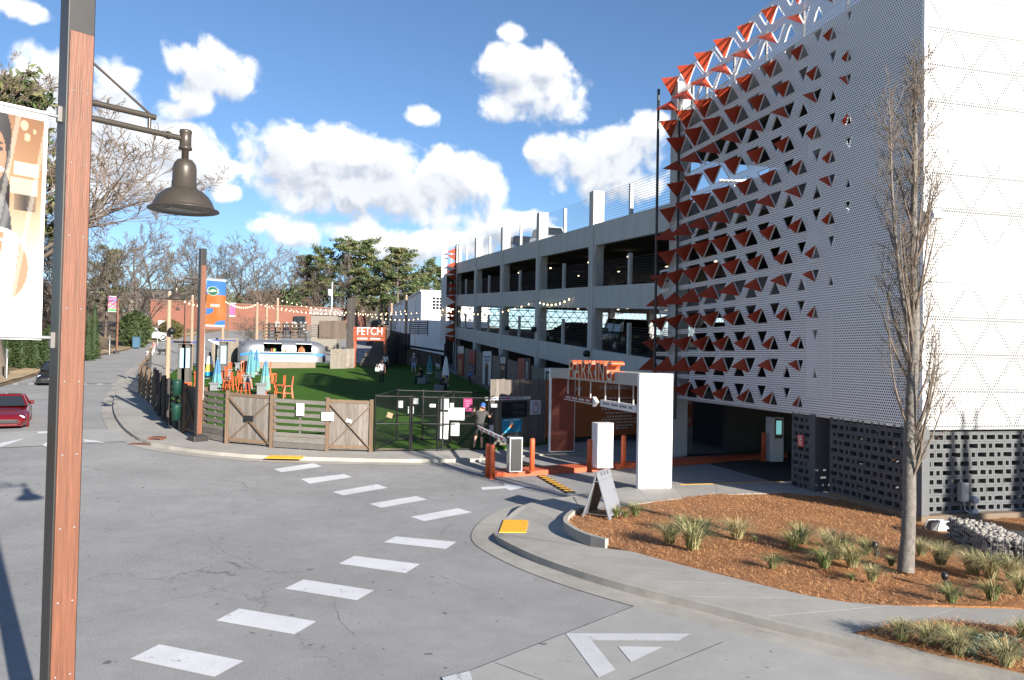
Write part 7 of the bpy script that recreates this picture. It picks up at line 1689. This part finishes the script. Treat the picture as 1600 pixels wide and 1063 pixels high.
mb.build('foliage', [mat('bluegreen_a', (.05, .10, .07), .7), mat('bluegreen_b', (.12, .19, .14), .7)], t); MB().tube([(0, 0, -.05), (0, 0, .15)], [.02, .01], 5).build('stem', M_barkd, t)
# ------------------------------------------------------------------ small things around the bed
for px, py, h, lab in ((1367, 872, 24, 'black path light among the grass tufts left of the tree'), (1476, 918, 22, 'small grey post light beside the bright green tuft'), (1588, 884, 24, 'black path light in front of the gabion wall')):
    p = G(px, py, .16); hh = size_at(h, p.y); t = thing('path_light', lab, 'path light', p, group='path lights in the bed')
    MB().cyl((0, 0, -.05), (0, 0, hh*.72), .022, n=8).build('stake', M_black, t); MB().lathe((0, 0, hh*.55), [(0, 0), (.04, 0), (.055, hh*.2), (.05, hh*.42), (.02, hh*.46), (0, hh*.46)], 12).build('lamp_head', M_black, t); MB().box((.03, -.03, hh*.3), (.07, .05, .06)).build('junction', M_black, t)
# gabion
ga, gb, gc_ = G(1480, 840, .1), G(1546, 878, .1), G(1700, 905, .1); gh = .42
t = thing('gabion_wall', 'low gabion wall of pale stones in wire baskets beside the block wall', 'wall', gb)
gu, gv = ga-gb, gc_-gb; gu.z = gv.z = 0; r = random.Random(12); mb = MB()
def stone(mb, c, s, r):
    bm = bmesh.new(); bmesh.ops.create_icosphere(bm, subdivisions=1, radius=1); k = len(mb.v); sc = Vector((r.uniform(.7, 1.2), r.uniform(.7, 1.2), r.uniform(.6, 1.0)))*s; q = Matrix.Rotation(r.uniform(0, 6), 3, 'Z') @ Matrix.Rotation(r.uniform(0, 6), 3, 'X'); mi = r.randrange(3)
    mb.v += [c+q @ Vector((v.co.x*sc.x*r.uniform(.85, 1.12), v.co.y*sc.y, v.co.z*sc.z)) for v in bm.verts]
    for f in bm.faces: mb.f.append([v.index+k for v in f.verts]); mb.m.append(mi); mb.sm.append(False)
    bm.free()
nu, nv = int(gu.length/.10), int(gv.length/.10)
for i in range(nu):
    for k in range(5): stone(mb, gb+gu*((i+r.random())/nu)+gv*.02*r.random()+UZ*(.03+gh*(k+r.random())/5), .062, r)
    for j in range(8): stone(mb, gb+gu*((i+r.random())/nu)+gv.normalized()*(j+r.random())*.10+UZ*(gh+.0), .058, r)
for i in range(nv):
    for k in range(5): stone(mb, gb+gv*((i+r.random())/nv)+gu*.02*r.random()+UZ*(.03+gh*(k+r.random())/5), .062, r)
    for j in range(6): stone(mb, gb+gv*((i+r.random())/nv)+gu.normalized()*(j+r.random())*.10+UZ*gh, .058, r)
o = mb.build('stones', [mat('stone_a', (.28, .265, .24), .85, var=.15, vscale=12), mat('stone_b', (.19, .175, .155), .85, var=.15, vscale=12), mat('stone_c', (.34, .31, .265), .85, var=.15, vscale=12)], t, True); o['kind'] = 'stuff'
w = MB()
for d_, ln in ((gu, gu.length), (gv, gv.length)):
    n_ = int(ln/.1); nn = -(gv if d_ is gu else gu).normalized()*.06
    for k in range(n_+1): w.cyl(gb+d_*(k/n_)+nn, gb+d_*(k/n_)+nn+UZ*(gh+.05), .004, n=4, cap=False)
    for k in range(6): w.cyl(gb+nn+UZ*(gh*k/5+.03), gb+d_+nn+UZ*(gh*k/5+.03), .004, n=4, cap=False)
w.build('wire_basket', M_galv, t, True)
MB().prism([gb+gu*.02+gv*.02, gb+gu*.98+gv*.02, gb+gu*.98+gv*.98, gb+gv*.98+gu*.02], UZ*(gh-.06)).build('core', M_dark, t, True)
# white flood lamp housing at the corner and boxes on the wall
p = G(1463, 832, .1); t = thing('flood_lamp', 'white boxy ground flood lamp at the block wall corner', 'lamp', p)
MB().prism([(-.05, -.12, .0), (.26, -.12, .0), (.24, -.08, .26), (.05, -.08, .26)], (0, .22, 0)).build('housing', M_white, t, bevel=.01); MB().prism([(-.2, -.1, 0), (-.06, -.1, 0), (.04, -.06, .25), (-.12, -.04, .2)], (0, .2, 0)).build('hood', M_black, t); MB().tube([(-.2, 0, 0), (-.26, 0, .1), (-.18, 0, .27), (0, .02, .27)], .012, 6).build('cable', M_galv, t)
q = LB(.0, 1.33, .48); t = thing('electric_boxes', 'grey electric box, round meter and small pale box on the block wall', 'electric box', q)
MB().obox(LB(.2, 1.20, .55), WW*.22, -LL*.14, UZ*.44).build('cabinet', mat('box_grey', (.33, .34, .34), .6), t, True, bevel=.01)
MB().cyl(LB(.2, 1.62, .58), LB(.04, 1.62, .58), .085, n=16).build('meter', mat('meter_glass', (.35, .38, .42), .2), t, True); MB().obox(LB(.2, 1.55, .14), WW*.16, -LL*.12, UZ*.2).build('small_box', mat('box_pale', (.45, .48, .55), .5), t, True, bevel=.01)
MB().tube([LB(.1, 1.3, .55), LB(.08, 1.32, .34), LB(.08, 1.5, .25), LB(.1, 1.6, .25)], .018, 6).build('conduit', M_galv, t, True); MB().cyl(LB(.1, 1.62, -.1), LB(.1, 1.62, .5), .025, n=8).build('conduit', M_galv, t, True)
p = LB(-.02, -.02, at(1447, 337, 18).z); t = thing('corner_wall_light', 'small white light fixture on the screen corner behind the tree', 'lamp', p); MB().obox(LB(-.3, .0, p.z), LL*.28, WW*.22, UZ*.08).build('arm', M_white, t, True); MB().obox(LB(-.34, -.02, p.z-.1), LL*.2, WW*.3, UZ*.1).build('head', M_galv, t, True)
# black cameras and lamps on the garage front
for k, (tl_2, z) in enumerate(((22.3, 4.05), (28, 4.9), (32, 5.6), (39, 5.9))):
    p = LB(tl_2, -.12, z); t = thing('garage_dome_lamp', ['black dome lamp on the column above the PARKING letters', 'black dome lamp over the bottle poster', 'black dome lamp on the third column', 'black dome lamp on the beam near the shed'][k], 'lamp', p, group='dome lamps on the garage front'); MB().lathe((0, 0, 0), [(0, -.18), (.14, -.16), (.2, -.05), (.2, .08), (.08, .16), (0, .17)], 12).build('dome', M_black, t); MB().obox((0, 0, -.02), WW*.3, LL*.06, UZ*.06).build('bracket', M_black, t)
p = LB(18.5, 6, ztop(2, 18.5)-.9); t = thing('roof_lamp', 'tall pale lamp pole on the garage roof', 'lamp', p); zt_ = at(1030, 281, p.y).z-p.z; MB().cyl((0, 0, 0), (0, 0, zt_), .06, n=8).build('pole', M_galv, t); MB().box((0, 0, zt_), (1.5, .3, .1)).build('lamp_bar', M_galv, t)
# storm drain
a = G(231, 693.5, .0); b = G(251, 694.5, .0); d, n, ln = fence_dirs(a, b); t = thing('storm_drain', 'rusty cast iron storm drain hood in the far kerb', 'drain', a); M_rust = mat('rust', (.16, .06, .035), .85, var=.3, vscale=8)
MB().obox(a-n*.1+UZ*.02, d*ln, -n*.5, UZ*.17).build('hood_top', M_rust, t, True) if False else None
for f in (0, .9): MB().obox(a+d*ln*f, d*ln*.1, -n*.45, UZ*.178).build('cheek', M_rust, t, True)
MB().obox(a+UZ*.175, d*ln, -n*.45, UZ*.04).build('hood', M_rust, t, True); MB().obox(a-d*.5+n*.02+UZ*.016, d*(ln+.5), n*.4, UZ*.012).build('grate', M_rust, t, True); MB().obox(a+d*ln*.1+UZ*.0, d*ln*.8, -n*.45, UZ*.01).build('throat', M_dark, t, True)
MB().obox(a+d*ln*.1-n*.44+UZ*.01, d*ln*.8, -n*.02, UZ*.14).build('throat_back', M_dark, t, True)
# ------------------------------------------------------------------ buildings beyond
M_brick = mat('brick', (.20, .082, .056), .9, var=.12, vscale=2, bump=.2, bscale=30, fine=.1)
a, b = at(234, 522, 136), at(300, 522, 138); c = at(330, 522, 140); e = at(545, 522, 152)
t = thing('brick_building', 'long low red brick building behind the lawn', 'building', (a.x, 136, th(a.x, 136)))
zb0 = th(a.x, 140)-2.5; zr1 = at(234, 470, 136).z; zr2 = at(330, 474, 140).z
MB().prism([(a.x, 136, zb0), (b.x, 138, zb0), (b.x, 160, zb0), (a.x, 160, zb0)], UZ*(zr1-zb0)).build('wing_wall', M_brick, t, True)
MB().prism([(b.x, 140, zb0), (e.x, 152, zb0), (e.x, 170, zb0), (b.x, 160, zb0)], UZ*(zr2-zb0)).build('main_wall', M_brick, t, True)
MB().prism([(b.x-.1, 139.8, zr2), (e.x+.1, 151.8, zr2), (e.x+.1, 170, zr2), (b.x-.1, 160, zr2)], UZ*.25).build('parapet', mat('parapet', (.18, .09, .065), .8), t, True)
MB().prism([(a.x-.1, 135.8, zr1), (b.x+.1, 137.8, zr1), (b.x+.1, 160, zr1), (a.x-.1, 160, zr1)], UZ*.2).build('parapet', mat('parapet', (.18, .09, .065), .8), t, True)
p = at(251, 525, 135.2); MB().box((p.x, 135.6, p.z+1.2), (1.0, .9, 3.0)).build('white_door', M_white, t, True)
p = at(253, 478, 135.8); MB().bar((a.x, 135.9, at(234, 480, 136).z), (b.x, 137.9, at(300, 480, 138).z), .04, .12).build('ledge', mat('parapet', (.18, .09, .065), .8), t, True)
for px in (468, 500, 528): p = at(px, 505, 147.0+(px-468)*.055); MB().box((p.x, p.y, p.z), (2.2, .3, 2.6)).build('window', M_glass, t, True)
p = at(505, 492, 146); t = thing('deck_booth', 'grey booth with a lattice header on the deck before the brick building', 'booth', (p.x, 100, th(p.x, 100))); x0, x1 = at(486, 500, 100).x, at(527, 500, 100).x; z0, z1 = t.location.z, at(500, 489, 100).z
MB().obox((x0, 100, z0), (x1-x0, 0, 0), (0, 2.4, 0), (0, 0, z1-z0)).build('walls', mat('booth_grey', (.22, .20, .17), .8), t, True); MB().obox((x0-.2, 99.8, z1-.3), (x1-x0+.4, 0, 0), (0, 2.8, 0), (0, 0, .8)).build('header', mat('booth_header', (.32, .25, .24), .8, var=.3, vscale=4), t, True)
for k in range(9): MB().bar((x0+(x1-x0)*k/9, 99.75, z1-.25), (x0+(x1-x0)*(k+1)/9, 99.75, z1+.45), .04, .06).build('lattice_bar', M_post, t, True)
# white hall
ca = at(657, 540, 98); zt_ = at(657, 456, 98).z; g = th(ca.x, 98)-1
t = thing('white_hall', 'white gabled hall with a gridded window behind the shed', 'building', (ca.x, 98, g))
wdn = (WW*1.0); far = LL
rt = ca+WW*9; lf = ca+LL*42
ca.z = rt.z = lf.z = g
mwh = mat('white_wall', (.74, .74, .74), .7, var=.04); ridge = 1.0
MB().prism([ca, rt, rt+LL*42, lf], UZ*(zt_-g)).build('walls', mwh, t, True)
MB().prism([ca-WW*.2-LL*.2+UZ*(zt_-g+.003), rt+WW*.2-LL*.2+UZ*(zt_-g+.003), rt+WW*.2+LL*42+UZ*(zt_-g+.003), lf-WW*.2+UZ*(zt_-g+.003)], UZ*.22).build('roof', mat('roof_white', (.6, .6, .62), .6), t, True)
wp0 = ca+WW*1.35; z0, z1 = at(676, 484, 98).z, at(676, 463, 98).z
win = MB().obox(Vector((wp0.x, wp0.y, z0))-LL*.05, WW*1.9, LL*.06, UZ*(z1-z0)).build('window', M_white, t, True)
for i in range(4):
    for j in range(4): MB().obox(Vector((wp0.x, wp0.y, z0))-LL*.07+WW*(.08+.45*i)+UZ*(.08+(z1-z0-.1)/4*j), WW*.38, LL*.02, UZ*((z1-z0-.1)/4-.08)).build('pane', M_glass, win, True)
for k in range(4): q = ca+LL*(5+9*k)-WW*.06; MB().obox(q+UZ*.5, LL*.12, WW*.06, UZ*(zt_-g-.8)).build('downpipe', M_galv, t, True)
# grey roofed houses among the trees
for px, py, y, w, lab in ((265, 452, 185, 16, 'grey roofed house among the trees above the brick building, left'), (430, 455, 200, 12, 'pale house with a low gable glimpsed through the trees'), (585, 470, 190, 11, 'white house glimpsed between the pines')):
    p = at(px, py, y); g = th(p.x, y)-1; t = thing('distant_house', lab, 'house', (p.x, y, g)); hz = p.z-g
    MB().box((0, 0, hz*.35), (w, 8, hz*.7)).build('walls', mat('house_wall', (.42, .38, .34), .8) if px < 400 else M_white, t)
    MB().prism([(-w/2-.5, -4.5, hz*.7), (-w/2-.5, 4.5, hz*.7), (-w/2-.5, 0, hz)], (w+1, 0, 0)).build('roof', mat('house_roof', (.20, .17, .15), .9), t)
    for k in range(4): MB().box((-w*.36+w*.24*k, -4.02, hz*.45), (w*.1, .1, hz*.2)).build('window', M_glass, t)
# street furniture up the road
for px, pt_, pb, y, lab, c in ((10, 545, 597, 50, 'grey sign post at the left verge before the hedge', M_galv), (171, 524, 552, 84, 'thin grey post by the farthest lamp', M_galv), (246, 512, 536, 104, 'thin post by the white pickup', M_galv)):
    p = at(px, pb, y); p.z = verge_z(p.x, y); t = thing('sign_post', lab, 'post', p); h = at(px, pt_, y).z-p.z; MB().cyl((0, 0, 0), (0, 0, h), .05, n=8).build('post', c, t); MB().box((0, -.05, h-.3), (.1, .03, .6)).build('plate', M_galv, t)
p = at(213, 541, 98); p.z = verge_z(p.x, 98); t = thing('utility_cabinet', 'blue grey utility cabinet on the far verge', 'cabinet', p); MB().box((0, 0, .65), (.8, .5, 1.3)).build('body', mat('cabinet_blue', (.06, .13, .2), .6), t, bevel=.03); MB().box((0, 0, 1.34), (.9, .6, .08)).build('lid', mat('cabinet_blue', (.06, .13, .2), .6), t)
p = at(519, 450, 118); t = thing('utility_pole', 'utility pole with a transformer above the brick building', 'utility pole', (p.x, 118, th(p.x, 118))); h = at(519, 441, 118).z-t.location.z
MB().tube([(0, 0, -.3), (0, 0, h)], [.18, .12], 8).build('pole', M_galv, t); MB().lathe((-.35, 0, h-2.1), [(0, 0), (.28, 0), (.28, .9), (.2, 1.0), (0, 1.0)], 12).build('transformer', M_white, t); MB().bar((-1.1, 0, h-.5), (1.1, 0, h-.5), .1, .12).build('cross_arm', M_post, t)
for k, (z, lab) in enumerate(((-.4, 'upper overhead wire crossing above the brick building'), (-3.0, 'lower overhead wire crossing above the brick building'))):
    t2 = thing('overhead_wire', lab, 'wire', (p.x, 118, t.location.z+h+z)); MB().tube([(-42, 6, 1.2), (-20, 3, -.3), (0, 0, 0), (14, -2, -.4), (30, -5, .3)], .02, 4).build('cable', M_black, t2)
# white canopy behind the second lamp
q = at(343, 538, 62); t = thing('white_canopy', 'white sloping canopy panel behind the second lamp post', 'canopy', (q.x, 62, th(q.x, 62))); MB().bar(at(330, 531, 62), at(352, 542, 62), 1.2, .08).build('panel', M_white, t, True); MB().bar(at(341, 537, 62), Vector((at(341, 537, 62).x, 62, th(q.x, 62))), .08, .08).build('post', M_galv, t, True)
